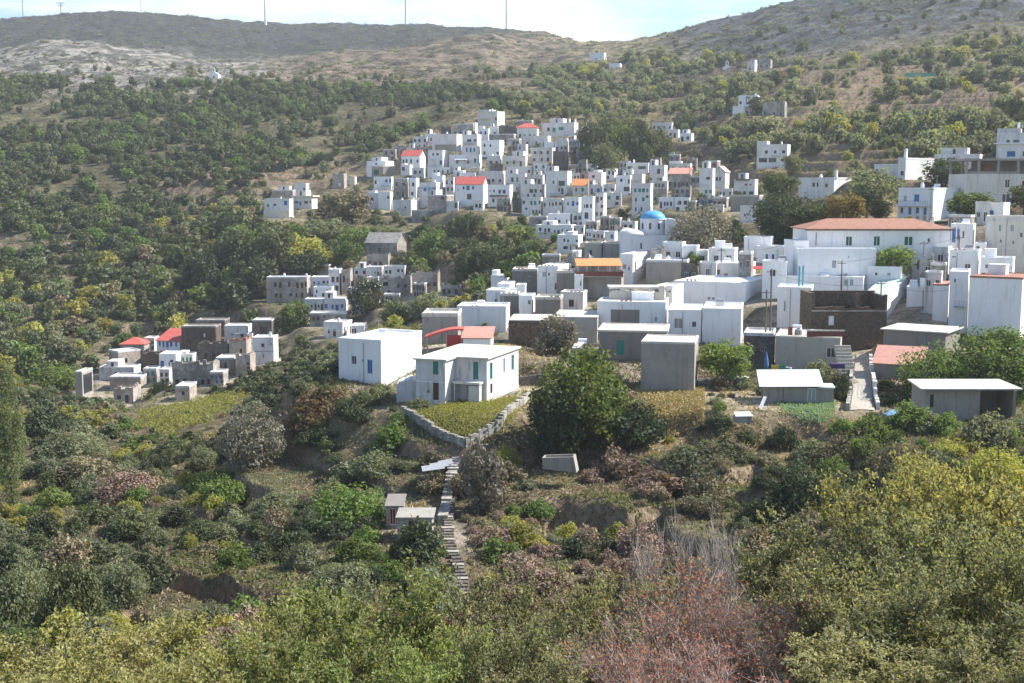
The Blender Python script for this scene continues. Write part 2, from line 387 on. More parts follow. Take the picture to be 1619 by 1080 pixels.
# ------------------------------------------------------------------ houses
UNIT = {}
def unit_window(mat):
    if mat not in UNIT:
        b = MB().box(-.5, .5, 0, .06, 0, 1)
        UNIT[mat] = b.mesh('window_pane', M[mat])
    return UNIT[mat]
def unit_frame(mat):
    k = 'F' + mat
    if k not in UNIT:
        b = MB(); t = .09
        b.box(-.5, -.5 + t, -.05, -.004, 0, 1); b.box(.5 - t, .5, -.05, -.004, 0, 1); b.box(-.5 + t, .5 - t, -.05, -.004, 1 - t*.8, 1); b.box(-.5 + t, .5 - t, -.05, -.004, 0, t*.6)
        b.box(-.03, .03, -.04, -.004, t*.6, 1 - t*.8)
        UNIT[k] = b.mesh('window_frame', M[mat])
    return UNIT[k]
def panel(b, o, u, n, Wd, z0, z1, ops, rec=.22):
    """vertical wall from o along unit u (2d), outward normal n, with openings (u0,u1,za,zb)"""
    us = sorted({0.0, Wd, *[x for q in ops for x in q[:2]]}); zs = sorted({z0, z1, *[x for q in ops for x in q[2:4]]})
    def pt(a, z, inn=0): return (o[0] + u[0]*a - n[0]*inn, o[1] + u[1]*a - n[1]*inn, z)
    for i in range(len(us) - 1):
        for j in range(len(zs) - 1):
            ma, mz = (us[i] + us[i+1]) / 2, (zs[j] + zs[j+1]) / 2
            if any(q[0] < ma < q[1] and q[2] < mz < q[3] for q in ops): continue
            b.quad(pt(us[i], zs[j]), pt(us[i+1], zs[j]), pt(us[i+1], zs[j+1]), pt(us[i], zs[j+1]))
    for q in ops:
        a0, a1, za, zb = q[:4]
        b.quad(pt(a0, za), pt(a1, za), pt(a1, za, rec), pt(a0, za, rec)); b.quad(pt(a0, zb, rec), pt(a1, zb, rec), pt(a1, zb), pt(a0, zb))
        b.quad(pt(a0, za), pt(a0, za, rec), pt(a0, zb, rec), pt(a0, zb)); b.quad(pt(a1, za, rec), pt(a1, za), pt(a1, zb), pt(a1, zb, rec))
def auto_ops(Wd, Hh, spec, rng, zlow=0):
    """'3x2b' -> columns, rows, colours"""
    import re
    g = re.match(r'(\d+)x(\d+)(\w*)', spec); c, r, cols = int(g[1]), int(g[2]), g[3] or 'd'
    ops = []; st = (Hh - .25) / r
    for j in range(r):
        for i in range(c):
            if c * r > 3 and rng.random() < .12: continue
            cw = Wd / c; ww = min(rng.uniform(.75, 1.15), cw * .55); door = rng.random() < (.28 if j == 0 else .12)
            wh = min(2.0 if door else rng.uniform(1.0, 1.5), st * .74)
            za = j * st + (.06 if door else min(.95, (st - wh) * .55)); uc = (i + .5 + rng.uniform(-.16, .16)) * cw
            uc = min(max(uc, ww/2 + .12), Wd - ww/2 - .12)
            k = cols[rng.randrange(len(cols))]
            ops.append((uc - ww/2, uc + ww/2, za, za + wh, k, 'door' if door else 'window'))
    return ops
def add_openings(root, wall, ops, o, u, n, rz, detail, rec=.22, fr='wp'):
    for q in ops:
        a0, a1, za, zb = q[:4]; k, nm = q[4], q[5]
        c = (o[0] + u[0]*(a0+a1)/2 - n[0]*(rec - .05), o[1] + u[1]*(a0+a1)/2 - n[1]*(rec - .05), za)
        w = ob(nm, unit_window({'g': 'gn'}.get(k, k)), root, c, rz, (a1 - a0 - .004, 1, zb - za - .004))
        if detail:
            ob('frame', unit_frame({'b': 'lb', 't': 't', 'n': 'n'}.get(k, fr)), w)
def solve_yaw(x0, xs, x1, yb, d, D):
    c = P(xs, yb, d)
    lo, hi = 0.0, 1.35
    def back(psi):
        bx, by = c.x + D * math.sin(psi), c.y + D * math.cos(psi)
        return proj(bx, by, c.z)[0]
    if x1 > xs + .5:
        for _ in range(30):
            m = (lo + hi) / 2
            if back(m) < x1: lo = m
            else: hi = m
        psi = lo
    else: psi = 0.0
    wl, wh = .3, 80.
    for _ in range(30):
        m = (wl + wh) / 2
        if proj(c.x - m * math.cos(psi), c.y + m * math.sin(psi), c.z)[0] > x0: wl = m
        else: wh = m
    return c, -psi, wl
HOUSES = []
def h(x0, xs, x1, yt, yb, wall, roof, win, label, d=None, D=None, cat='house', name=None, group=None, side=None, chim=(), para=.28, rmat=None, rh=None, yaw=None, dy=0, over=.05, detail=None, det=()):
    HOUSES.append(dict(locals()))
def prep(q):
    if q['d'] is None:
        p = hit((q['x0'] + q['xs']) / 2, q['yb'], 150)
        q['d'] = p.y if p is not None else 600
    D = q['D'] or (7 + (hash(q['label']) % 5) * .4 if False else 6.5)
    q['D'] = D
    c, rz, w = solve_yaw(q['x0'], q['xs'], q['x1'], q['yb'], q['d'], D)
    if q['yaw'] is not None: rz = R(q['yaw'])
    q['rz'] = rz; q['w'] = w
    hgt = (slope(q['yt']) - slope(q['yb'])) * q['d']; q['hgt'] = hgt
    ux, uy = math.cos(rz), math.sin(rz)
    q['o'] = Vector((c.x - ux * w, c.y - uy * w, c.z))      # front-left base corner
    ctr = q['o'] + Vector((ux * w/2 - uy * D/2, uy * w/2 + ux * D/2, 0))
    FOOT.append((ctr.x, ctr.y, ux, uy, w/2, D/2, c.z))
NAMES = {'W2': 'white_house', 'W': 'white_house', 'C': 'cream_house', 'V': 'weathered_house', 'G': 'concrete_house', 'T': 'taupe_house', 'S': 'stone_house', 'P': 'stone_house', 'B': 'stone_house', 'D': 'stone_house', 'B2': 'concrete_house'}
def build_house(q):
    rng = random.Random(q['label']); w, D, hh = q['w'], q['D'], q['hgt']; near = q['d'] < 260 if q['detail'] is None else q['detail']
    root = thing(q['name'] or NAMES[q['wall']], q['label'], q['cat'], q['o'], q['rz'], q['group'])
    zc = [gz(*(q['o'] + Vector((math.cos(q['rz'])*a - math.sin(q['rz'])*b, math.sin(q['rz'])*a + math.cos(q['rz'])*b, 0))).xy) for a in (0, w) for b in (0, D)]
    sk = max(.6, q['o'].z - min(zc) + .6)
    fops = []
    front = min(zc[0], zc[2]); drop_f = q['o'].z - front
    if isinstance(q['win'], str) and q['win']: fops = auto_ops(w, hh, q['win'], rng)
    elif q['win']:
        for it in q['win']:
            x, y, ww, wh, k = it[:5]; s = (q['xs'] - q['x0']); m = hh / (q['yb'] - q['yt'])
            u = (x - q['x0']) / s * w; z = (q['yb'] - y) * m; wm = ww / s * w; hm = wh * m
            fops.append((max(.05, u - wm/2), min(w - .05, u + wm/2), z - hm/2, min(hh - .1, z + hm/2), k, it[5] if len(it) > 5 else ('door' if hm > 1.75 else 'window')))
    if drop_f > 2.3 and q['d'] > 255 and q['roof'] != 'r':      # the lower storey shows too
        for it in auto_ops(w, min(drop_f, 3.0), f"{max(1, int(w / 2.6))}x1d", rng):
            if rng.random() < .8: fops.append((it[0], it[1], it[2] - min(drop_f, 3.0) + .05, it[3] - min(drop_f, 3.0), it[4], it[5]))
    sops = auto_ops(D, hh, q['side'], rng) if isinstance(q['side'], str) else [(D*a0, D*a1, hh*b0, hh*b1, k, 'window') for a0, a1, b0, b1, k in (q['side'] or ())]
    b = MB()
    panel(b, (0, 0), (1, 0), (0, -1), w, -sk, hh, fops)
    panel(b, (w, 0), (0, 1), (1, 0), D, -sk, hh, sops)
    panel(b, (w, D), (-1, 0), (0, 1), w, -sk, hh, [])
    panel(b, (0, D), (0, -1), (-1, 0), D, -sk, hh, [])
    roof = q['roof']
    if q['wall'] == 'W' and q['d'] > 270 and rng.random() < .6: q['wall'] = 'W2'
    wm = M[q['wall']]
    if roof == 'g':      # gable, ridge front to back: wall carries the gable triangle
        rh = q['rh'] or w * .28
        b.quad((0, 0, hh), (w, 0, hh), (w/2, 0, hh + rh)); b.quad((w, D, hh), (0, D, hh), (w/2, D, hh + rh))
    if roof == 'gx':
        rh = q['rh'] or D * .28
        b.quad((w, 0, hh), (w, D, hh), (w, D/2, hh + rh)); b.quad((0, D, hh), (0, 0, hh), (0, D/2, hh + rh))
    if roof == 's':      # mono pitch falling to the front
        rh = q['rh'] or D * .22
        b.quad((w, 0, hh), (w, D, hh), (w, D, hh + rh)); b.quad((0, D, hh), (0, 0, hh), (0, D, hh + rh)); b.quad((w, D, hh), (0, D, hh), (0, D, hh + rh), (w, D, hh + rh))
    wall = b.build('wall', wm, root)
    add_openings(root, wall, fops, (0, 0), (1, 0), (0, -1), 0, near); add_openings(root, wall, sops, (w, 0), (0, 1), (1, 0), R(90), near)
    rb = MB(); ov = q['over']; rm = q['rmat']
    if roof == 'f':
        pt = q['para']
        rb.box(-ov, w + ov, -ov, D + ov, hh + .002, hh + .16)
        if pt:
            t = .22
            rb.box(-ov+.01, w + ov-.01, -ov+.01, t, hh + .161, hh + .161 + pt); rb.box(-ov+.01, w + ov-.01, D - t, D + ov-.01, hh + .161, hh + .161 + pt)
            rb.box(-ov+.01, t, t, D - t, hh + .161, hh + .16 + pt*.97); rb.box(w - t, w + ov-.01, t, D - t, hh + .161, hh + .16 + pt*.97)
        rm = rm or {'W': 'W', 'C': 'C', 'V': 'V', 'W2': 'W2'}.get(q['wall'], 'K' if q['wall'] in ('G', 'T', 'B2') else 'V')
    elif roof == 'r':     # ruin: broken wall tops
        n = max(4, int(w / .8))
        for i in range(n):
            t = rng.uniform(.05, .9) * (1 if rng.random() < .7 else 1.6); rb.box(w*i/n, w*(i+1)/n, 0.01, .45, hh + .002, hh + t)
        n = max(3, int(D / .9))
        for i in range(n):
            t = rng.uniform(.05, 1.0); rb.box(w - .45, w - .01, .46 + (D-.5)*i/n, .46 + (D-.5)*(i+1)/n, hh + .002, hh + t)
        rb.box(.46, w - .46, .46, D - .02, hh - .5, hh - .35)
        rm = rm or q['wall']
    elif roof == 'h':
        rh = q['rh'] or 1.6; o2 = .35; i = min(D/2, w*.45) + o2 - .02
        a = [(-o2,-o2,hh),(w+o2,-o2,hh),(w+o2,D+o2,hh),(-o2,D+o2,hh)]; up = [Vector(p) + Vector((0,0,.12)) for p in a]
        r0, r1 = (i - o2, D/2, hh + rh), (w - i + o2, D/2, hh + rh)
        rb.quad(*a[::-1])
        for k in range(4): rb.quad(a[k], a[(k+1)%4], up[(k+1)%4], up[k])
        rb.quad(up[0], up[1], r1, r0); rb.quad(up[1], up[2], r1); rb.quad(up[2], up[3], r0, r1); rb.quad(up[3], up[0], r0)
        rm = rm or 'RR'
    elif roof in ('g', 'gx', 's'):
        e = .3; th = .12
        if roof == 'g':
            s = rh / (w/2); sec = [(-e, hh - e*s), (w/2, hh + rh), (w + e, hh - e*s), (w + e, hh - e*s + th), (w/2, hh + rh + th), (-e, hh - e*s + th)]
            rb.prism([(x, -e, z + .01) for x, z in sec[:2]] + [(x, -e, z + .01) for x, z in (sec[4], sec[5])], (0, D + 2*e, 0))
            rb.prism([(x, -e, z + .012) for x, z in sec[1:3]] + [(x, -e, z + .012) for x, z in (sec[3], sec[4])], (0, D + 2*e, 0))
        elif roof == 'gx':
            s = rh / (D/2)
            rb.prism([(-e, -e, hh - e*s + .01), (-e, D/2, hh + rh + .01), (-e, D/2, hh + rh + th), (-e, -e, hh - e*s + th)], (w + 2*e, 0, 0))
            rb.prism([(-e, D/2, hh + rh + .012), (-e, D + e, hh - e*s + .012), (-e, D + e, hh - e*s + th), (-e, D/2, hh + rh + th)], (w + 2*e, 0, 0))
        else:
            s = rh / D
            rb.prism([(-e, -e, hh - e*s + .01), (-e, D + e, hh + rh + e*s + .01), (-e, D + e, hh + rh + e*s + th), (-e, -e, hh - e*s + th)], (w + 2*e, 0, 0))
        rm = rm or 'RR'
    ro = rb.build('roof', M[rm], root)
    for cu, cv, ch in q['chim']:
        c = MB(); x, y = cu * w, cv * D
        zt = hh + .165
        c.box(x - .3, x + .3, y - .3, y + .3, zt, zt + ch); c.box(x - .38, x + .38, y - .38, y + .38, zt + ch + .002, zt + ch + .12); c.box(x - .2, x + .2, y - .2, y + .2, zt + ch + .122, zt + ch + .4)
        c.build('chimney', M['W'], ro)
    det = list(q['det'])
    if near and roof == 'f' and q['wall'] in ('W', 'V', 'C', 'B2', 'G', 'T') and w > 3:
        for c_, p_ in (('tank', .35), ('mast', .4), ('box', .3 if q['d'] > 175 and q['wall'] in 'WV' else 0), ('pots', .5), ('stackpipe', .5)):
            if rng.random() < p_: det.append((c_, rng.uniform(.15, .85), rng.uniform(.35, .75), rng.choice(('wp', 'gy', 'wp')) if c_ == 'tank' else rng.uniform(1.6, 3.2)))
    if q['d'] >= 255 and roof == 'f' and w > 3.5 and q['wall'] in ('W', 'W2', 'V', 'S', 'C', 'P'):
        if rng.random() < .42:
            a_ = rng.choice((0, rng.uniform(.1, .45))); det.append(('upper', a_, min(1, a_ + rng.uniform(.3, .6)), rng.uniform(.8, 2.3)))
        if rng.random() < .3: det.append(('chim2', rng.uniform(.1, .9), rng.uniform(.3, .8), rng.uniform(.5, 1.1)))
        if rng.random() < .28 and hh > 3.5: a_ = rng.uniform(0, .5); det.append(('ledge', a_, min(1, a_ + rng.uniform(.35, .6)), rng.uniform(.42, .55)))
        if rng.random() < .25: det.append(('steps', rng.choice((0, 1)), 0, 0))
    for dd in det:
        kind = dd[0]
        if kind == 'balcony':          # ('balcony', u0, u1, z)  slab with rail
            _, u0, u1, zz, mt = dd; s = MB().box(u0*w, u1*w, -1.0, -.003, zz*hh, zz*hh + .14); bo = s.build('balcony', M[mt], root)
            r = MB(); nn = max(3, int((u1-u0)*w / .35))
            for i in range(nn + 1):
                x = u0*w + .03 + ((u1-u0)*w - .06) * i / nn; r.box(x - .015, x + .015, -.98, -.95, zz*hh + .142, zz*hh + 1.0)
            r.box(u0*w, u1*w, -.99, -.94, zz*hh + 1.001, zz*hh + 1.05); r.build('railing', M['bk'], bo)
        elif kind == 'awning':         # ('awning', u0, u1, z, mat, depth)
            _, u0, u1, zz, mt, dp = dd; s = MB()
            s.prism([(u0*w, -.003, zz*hh), (u0*w, -dp, zz*hh - .45), (u0*w, -dp, zz*hh - .37), (u0*w, -.003, zz*hh + .08)], ((u1-u0)*w, 0, 0)); bo = s.build('awning', M[mt], root)
            r = MB()
            for uu in (u0*w + .08, u1*w - .08): r.box(uu - .05, uu + .05, -dp + .05, -dp + .15, -sk, zz*hh - .43)
            r.build('post', M['wp'], bo)
        elif kind == 'band':           # ('band', z0, z1, mat, proud)
            _, z0, z1, mt, pr = dd; MB().box(-pr, w + pr, -pr, -.003, z0*hh, z1*hh).build('cornice', M[mt], root)
        elif kind == 'lower':          # ('lower', u0, u1, z, mat, proud) lower storey standing forward
            _, u0, u1, zz, mt, pr = dd; MB().box(u0*w, u1*w, -pr, -.003, -sk, zz*hh).build('terrace', M[mt], root)
        elif kind == 'patch':          # ('patch', u0,u1,z0,z1,mat) blocked recess
            _, u0, u1, z0, z1, mt = dd; MB().box(u0*w, u1*w, -.03, -.003, z0*hh, z1*hh).build('wall_panel', M[mt], root)
        elif kind == 'tank':           # on the roof
            _, u, v, mt = dd; s = MB().tube((u*w - .6, v*D, hh + .95), (u*w + .6, v*D, hh + .95), .3, .3, 12)
            for sx in (-.45, .45): s.box(u*w + sx - .03, u*w + sx + .03, v*D - .25, v*D + .25, hh + .165, hh + .75)
            s.prism([(u*w - .7, v*D - .35, hh + .75), (u*w - .7, v*D - 1.3, hh + .2), (u*w - .7, v*D - 1.3, hh + .26), (u*w - .7, v*D - .35, hh + .81)], (1.4, 0, 0))
            s.build('water_heater', M[mt], ro)
        elif kind == 'box':            # little stair head or store on the roof
            _, u, v, bh = dd; s = MB(); x, y = u*w, v*D; bw = min(1.7, w * .17); bh = min(bh, 2.6) * .55
            s.box(x - bw, x + bw, y - .9, y + .9, hh + .163, hh + .2 + bh); s.box(x - bw - .08, x + bw + .08, y - 1, y + 1, hh + .203 + bh, hh + .32 + bh); s.build('roof_store', wm, ro)
        elif kind == 'pots':
            _, u, v, bh = dd; s = MB()
            for i_ in range(rng.randint(2, 4)): x = min(w - .5, u*w + i_*.7); s.lathe([(.16, 0), (.25, .42), (.2, .42), (.05, .3)], (x, .55, hh + .165), 8)
            s.build('roof_pots', M['R'], ro)
        elif kind == 'stackpipe':
            _, u, v, bh = dd; s = MB(); x = min(w - .3, max(.3, u*w)); s.tube((x, -.07, -sk), (x, -.07, hh - .05), .05, .05, 5); s.build('drainpipe', M['gy'], root)
        elif kind == 'upper':
            _, u0, u1, uh = dd; s = MB(); dp = rng.uniform(.3, 1.2)
            s.box(u0*w + .02, u1*w - .02, dp, D - .3, hh + .163, hh + .163 + uh); s.build('upper_storey', M[rng.choice((q['wall'], 'V', 'W2'))], root)
            if uh > 1.4: MB().box((u0+u1)/2*w - .35, (u0+u1)/2*w + .35, dp - .02, dp - .002, hh + .35, hh + uh - .2).build('window', M['d'], root)
        elif kind == 'chim2':
            _, u, v, bh = dd; s = MB(); x, y = u*w, v*D; s.box(x - .3, x + .3, y - .3, y + .3, hh + .163, hh + .163 + bh); s.box(x - .2, x + .2, y - .2, y + .2, hh + .165 + bh, hh + .5 + bh); s.build('chimney', M['W2'], ro)
        elif kind == 'ledge':
            _, u0, u1, zz = dd; s = MB(); s.box(u0*w, u1*w, -.9, -.003, zz*hh, zz*hh + .12); s.build('balcony', M['V'], root)
        elif kind == 'steps':
            _, sd_, _, _ = dd; s = MB(); n_ = 7
            for i_ in range(n_): x = w + .003 if sd_ else -1.0; s.box(x, x + .99, D * .15 + i_*.4, D * .15 + i_*.4 + .4, -sk, -.2 + hh * .6 * (i_ + 1) / n_)
            s.build('outer_steps', M['V'], root)
        elif kind == 'mast':
            _, u, v, mh = dd; s = MB().tube((u*w, v*D, hh + .165), (u*w, v*D, hh + mh), .045, .03, 5)
            for i in range(4): s.tube((u*w - .5 + i*.06, v*D, hh + mh - .12 - i*.02), (u*w + .5 - i*.06, v*D, hh + mh - .12 - i*.02), .02, .02, 3)
            s.build('antenna', M['gy'], ro)
    return root
# ================================================================== HOUSES (photo pixels: left edge, front right edge, right end, top, base)
FV = 'houses of the hillside village'
def v(*a, **k):
    k.setdefault('group', FV); h(*a, **k)
# --- far village, top rows
v(755,786,798,177,199,'C','f',[(790-6,188,3,5,'r')],'cream block house standing highest at the top of the village', chim=[(.6,.4,1.2),(.42,.6,.8)])
v(717,748,753,197,216,'S','f','4x1d','low beige stone house left below the topmost cream house')
v(745,751,755,195,212,'W','f','','narrow bright white block below the left edge of the topmost cream house')
v(773,787,788,201,216,'W','f','1x1d','small white house right below the topmost cream house')
v(788,816,818,200,218,'D','r','2x1d','roofless dark stone house between small white house and red hipped roof')
v(817,849,852,202,220,'W','h','4x1dt','white house with dull red hipped roof near the village top',rh=2.2)
v(856,908,914,195,216,'W','f',[(867,204,4,6,'d'),(876,205,5,7,'t'),(887,203,8,5,'t')],'long white house with turquoise windows and roof turrets, uppermost on the right', chim=[(.55,.5,1.6),(.8,.5,1.8),(.97,.5,1.6)])
v(915,936,939,204,214,'W','f','','low blank white annex against the dark green trees, uppermost right')
v(773,812,816,213,228,'S','f','4x1d','grey stone house with four small windows behind the white terrace house')
v(826,866,871,216,232,'V','f','3x1d','worn white stone house below the red hipped roof')
v(860,876,878,226,240,'W','f','','blank white wall house between two ruins')
v(878,896,899,221,240,'V','r','3x1d','roofless whitish ruin with three dark window holes')
v(839,873,878,235,258,'V','f','3x2d','two storey weathered house left of the dark ruin')
v(874,896,899,241,271,'D','r','2x2d','tall dark stone ruin beside the village wood')
v(902,920,923,247,264,'S','r','1x1d','broken stone wall house at the edge of the village wood')
v(683,722,731,213,241,'W','f','','big white block with grey recessed terrace at the village upper left', det=[('patch',.12,.98,.08,.45,'G')], chim=[(.5,.5,.9)])
v(731,755,761,214,248,'W','f',[(742,222,7,4,'d'),(751,222,4,4,'d'),(738,237,3,7,'b'),(744,237,3,7,'b'),(750,237,3,6,'b')],'white house with three blue windows right of the grey terrace', det=[('balcony',.1,.98,.58,'G')])
v(762,790,797,223,248,'W','f','3x2d','white terrace house with bright sunlit side wall, centre of upper village')
v(677,700,708,239,268,'W','f',[(685,244,3,4,'d'),(692,244,4,4,'d'),(697,257,4,7,'b','door')],'white house with dark blue door below the grey terrace', det=[('balcony',.1,1,.1,'lb')])
v(710,758,762,246,265,'W','f',[(723,256,4,5,'d'),(740,256,4,5,'d'),(751,254,4,7,'d'),(757,255,4,8,'lb')],'white house with small white awning and pale blue door', det=[('awning',.2,.6,.75,'wp',1.2)])
v(770,791,794,248,263,'V','f','2x1d','pale house between blue door house and cream stone house')
v(795,831,835,248,263,'C','f','3x1d','cream house with rough stone face in the middle of the village')
v(635,664,673,246,268,'W','gx',[(638,255,3,6,'d'),(643,255,3,7,'d'),(650,255,3,7,'d'),(660,255,3,5,'d')],'white house with bright red roof on the village left flank',rh=2.4)
v(580,610,623,256,278,'W','f',[(595,259,3,3,'d')],'white chapel house with rounded dome at the village left end', name='chapel', cat='chapel')
v(588,606,627,264,281,'G','f',[(595,272,8,8,'gn')],'grey fronted house with teal window and sunlit pinkish side wall')
v(634,648,653,262,277,'W','f',[(638,267,5,6,'d')],'small white house with one big dark opening left of the red roof')
v(676,711,716,266,281,'W','f',[(687,271,3,5,'d'),(693,272,3,6,'d'),(700,272,3,6,'d'),(708,271,3,5,'d')],'white house with row of four dark windows left of the stone house')
v(591,619,622,281,301,'W','f',[(594,288,3,6,'d'),(611,286,4,5,'d'),(617,286,3,6,'b')],'bluish white house with blue balcony at the village left edge', det=[('balcony',.42,1,.35,'lb')])
v(623,644,647,283,312,'S','f','2x2d','grey stone house with two storeys left of the blue pergola house')
v(648,658,663,283,313,'W','f','1x2d','narrow two storey white house beside the grey stone house')
v(663,690,701,290,322,'W','f',[(672,300,5,5,'b'),(679,302,5,8,'b'),(686,300,4,5,'b'),(690,300,3,5,'b')],'white house with a band of blue windows under a blue pergola', det=[('band',.78,.82,'lb',.3)])
v(683,700,704,279,298,'W','f','2x1d','white house right behind the blue pergola house')
v(704,717,720,282,305,'V','f','2x2d','weathered white house left of the wide red roof')
v(757,795,799,272,292,'V','f','4x1d','greyish house with four windows right above the wide red roof')
v(720,764,771,291,321,'W','gx',[(733,297,3,5,'d'),(740,297,5,7,'b'),(748,297,3,5,'d'),(742,311,7,9,'d','door'),(724,300,3,5,'V')],'white house with wide red roof and dark arched doorway',rh=2.6)
v(771,806,811,294,324,'W','f',[(781,302,3,4,'d'),(790,303,4,6,'d'),(797,303,5,6,'d'),(767+8,302,2,2,'d'),(780,317,4,6,'d'),(798,318,5,6,'d')],'white house with dark timber pergola right of the wide red roof', det=[('awning',.1,.95,.5,'n',1.6)])
v(800,830,833,276,293,'W','f',[(810,284,4,7,'d'),(818,284,3,7,'d')],'white house with two tall dark windows in the village centre')
v(801,840,851,265,277,'W','f',[(803,271,4,7,'d'),(818,271,6,6,'d'),(836,271,4,5,'d')],'long white house with three openings on the terrace row')
v(833,858,861,278,292,'V','f','3x1d','grey white house right of the two tall dark windows')
v(863,897,904,272,312,'W','f',[(875,288,3,5,'d'),(888,290,10,8,'d'),(884,300,3,6,'d'),(889,302,4,9,'d')],'tall white house with dark recessed balcony left of the orange roof', det=[('balcony',.2,.9,.04,'G')])
v(905,928,933,293,309,'C','gx',[(911,300,3,6,'d'),(921,300,5,6,'t')],'cream house with orange tiled roof',rh=2.2,rmat='O')
v(930,951,958,274,296,'W','f',[(938,279,5,4,'d'),(935,290,3,4,'d'),(947,291,2,3,'d')],'white house with jagged right wall above the orange roof')
v(823,857,863,293,313,'V','f',[(840,302,6,6,'d'),(847,302,4,6,'d'),(855,302,3,5,'d'),(835,309,3,5,'d'),(845,309,4,4,'d')],'patched white house with broken stair wall, village centre')
v(825,855,858,314,342,'W','f',[(828,320,4,5,'d'),(840,321,4,6,'t'),(846,321,4,6,'t'),(853,320,3,6,'t'),(832,330,4,3,'d'),(843,335,3,6,'d'),(848,335,3,6,'d'),(853,336,3,7,'b')],'white two storey house with turquoise shutters in the lower village')
v(859,888,891,316,340,'W','f',[(861,324,3,6,'d'),(869,323,2,6,'d'),(874,323,3,5,'d'),(879,322,3,6,'d'),(887,322,6,5,'d')],'white house with five close dark windows right of turquoise shutters')
v(892,915,919,314,336,'W','f',[(898,322,3,5,'t'),(906,322,4,8,'b'),(913,322,4,5,'b')],'bluish white house with tall blue door in the lower village')
v(920,937,941,313,358,'W','f',[(924,326,2,5,'d'),(928,326,4,6,'d'),(934,326,3,6,'d'),(927,341,6,10,'d','door'),(934,353,2,3,'d')],'tall white tower house above the round dark tree')
v(941,954,959,307,345,'V','f','2x3d','tall weathered house at the right end of the lower village')
v(866,901,907,340,362,'W','f',[(878,346,2,3,'d'),(884,350,4,5,'d'),(896,350,2,6,'d')],'plain white house with tiny windows below the five windows house')
v(837,864,866,344,359,'S','f','1x1d','grey stone terrace house left of the plain white house')
v(847,903,910,358,378,'W','f',[(854,363,4,5,'d'),(862,366,3,9,'n'),(868,364,4,6,'d'),(877,366,3,4,'d'),(883,367,4,7,'d'),(889,365,2,5,'d'),(897,366,3,5,'d')],'long white house with seven dark openings at the village foot')
v(881,914,921,374,402,'W','f',[(892,380,3,5,'d'),(898,381,3,4,'d'),(912,381,4,4,'d'),(894,392,7,5,'d'),(912,392,4,5,'d'),(902,392,2,6,'d')],'lowest white house of the far village beside the beige ruin', det=[('balcony',.75,1.05,.5,'G')])
v(904,915,919,400,416,'W','f','','small blank white cube below the lowest white house')
v(676,706,718,310,335,'P','f',[(700,313,4,5,'n'),(712-5,313,4,5,'n')],'rosy stone house below the white house with the wide red roof')
v(706,724,728,320,336,'V','f',[(709,327,4,6,'V'),(721,325,5,8,'d')],'small whitewashed stone house with one dark doorway, village foot')
v(580,598,603,307,331,'V','f',[(588,316,5,7,'d')],'pale grey house with single large window at the lower left of village')
v(598,617,621,305,331,'W','f',[(614,312,3,5,'d')],'bright white cube with one window beside the pale grey house')
v(622,650,662,318,341,'W','f',[(630,331,4,3,'lb'),(641,328,3,3,'d')],'broad bright white house at the bottom left of the village', chim=[(.9,.5,.7)])
v(651,683,690,334,352,'S','f',[(675,345,3,8,'d','door'),(684-2,343,3,6,'d')],'grey stone hut with pale flat roof below the broad white house', rmat='K')
# right end of far village
v(974,996,999,279,306,'W','f',[(982,285,4,5,'d'),(994,287,3,7,'d'),(991,299,10,7,'d')],'white house with dark lower balcony at the right village block')
v(984,999,1002,270,282,'W','f','1x1d','upper white cube on the right village block')
v(998,1015,1020,277,294,'C','f','','cream faced house with bright sunlit side in the right village block')
v(999,1028,1032,292,338,'W','f',[(1004,301,4,6,'t'),(1011,301,4,6,'t'),(1017,301,5,6,'t'),(1023,301,3,6,'t'),(1005,316,3,5,'d'),(1017,315,4,6,'t'),(1023,311,4,4,'d'),(1005,331,3,6,'b'),(1014,331,3,7,'b')],'tall white house with rows of turquoise windows left of the blue dome')
v(990,1025,1028,259,275,'W','f',[(996,265,8,4,'d'),(1015,265,12,5,'d')],'white house with two wide dark windows, top of the right village block', chim=[(.3,.5,1.2)])
v(1027,1050,1055,263,292,'W','f',[(1041,271,5,8,'d'),(1029,283,3,4,'d'),(1041,283,4,4,'d')],'plain white house with chimney beside the pink roof', chim=[(.05,.3,2.0)])
v(1056,1090,1094,275,298,'S','s','5x1d','stone house under faded pink roof in the right village block',rh=2.0,rmat='pink')
v(1057,1091,1094,260,272,'V','f','3x1d','whitish house rising behind the faded pink roof')
v(1031,1054,1056,303,322,'S','r','3x1d','broken stone house right of the turquoise windows')
v(949,963,966,344,371,'P','f','2x2d','pinkish stone house with pale frames below the right village')
v(1105,1126,1130,268,312,'W','f',[(1119,282,6,4,'n'),(1116,303,4,6,'t'),(1123,303,4,5,'t')],'white house with two green shutters right of the pink roof')
v(1127,1146,1153,271,298,'V','g',[(1133,283,4,6,'d'),(1138,283,3,6,'d')],'white gabled house next to the green shutter house', rmat='V',rh=1.6)
v(1160,1193,1198,286,312,'W','f',[(1179,292,4,3,'r'),(1186,292,3,3,'r'),(1169,305,3,5,'d'),(1177,305,4,5,'d'),(1187,305,8,5,'d')],'white house with dark roof pergola standing on a grey terrace wall', det=[('awning',.1,.75,1.12,'bk',.9)])
v(1155,1200,1206,311,334,'G','f','','long grey terrace house under the white pergola house')
v(1170,1193,1197,328,352,'W','f','','blank white house front below the grey terrace')
v(1196,1244,1249,230,267,'W','f',[(1211,240,5,5,'d'),(1225,240,4,5,'d'),(1238,240,5,5,'d'),(1206,253,13,7,'d'),(1221,253,12,7,'d'),(1236,253,4,4,'d')],'solitary white two storey house with two big dark openings on the terraces', group=None)
v(1031,1062,1065,195,207,'W','f','4x1dt','white house with antenna by the wood on the right', det=[('mast',.7,.5,3.0)], group=None)
v(1056,1072,1075,206,218,'W','f','2x1d','small white house stepping down right of the antenna house', group=None)
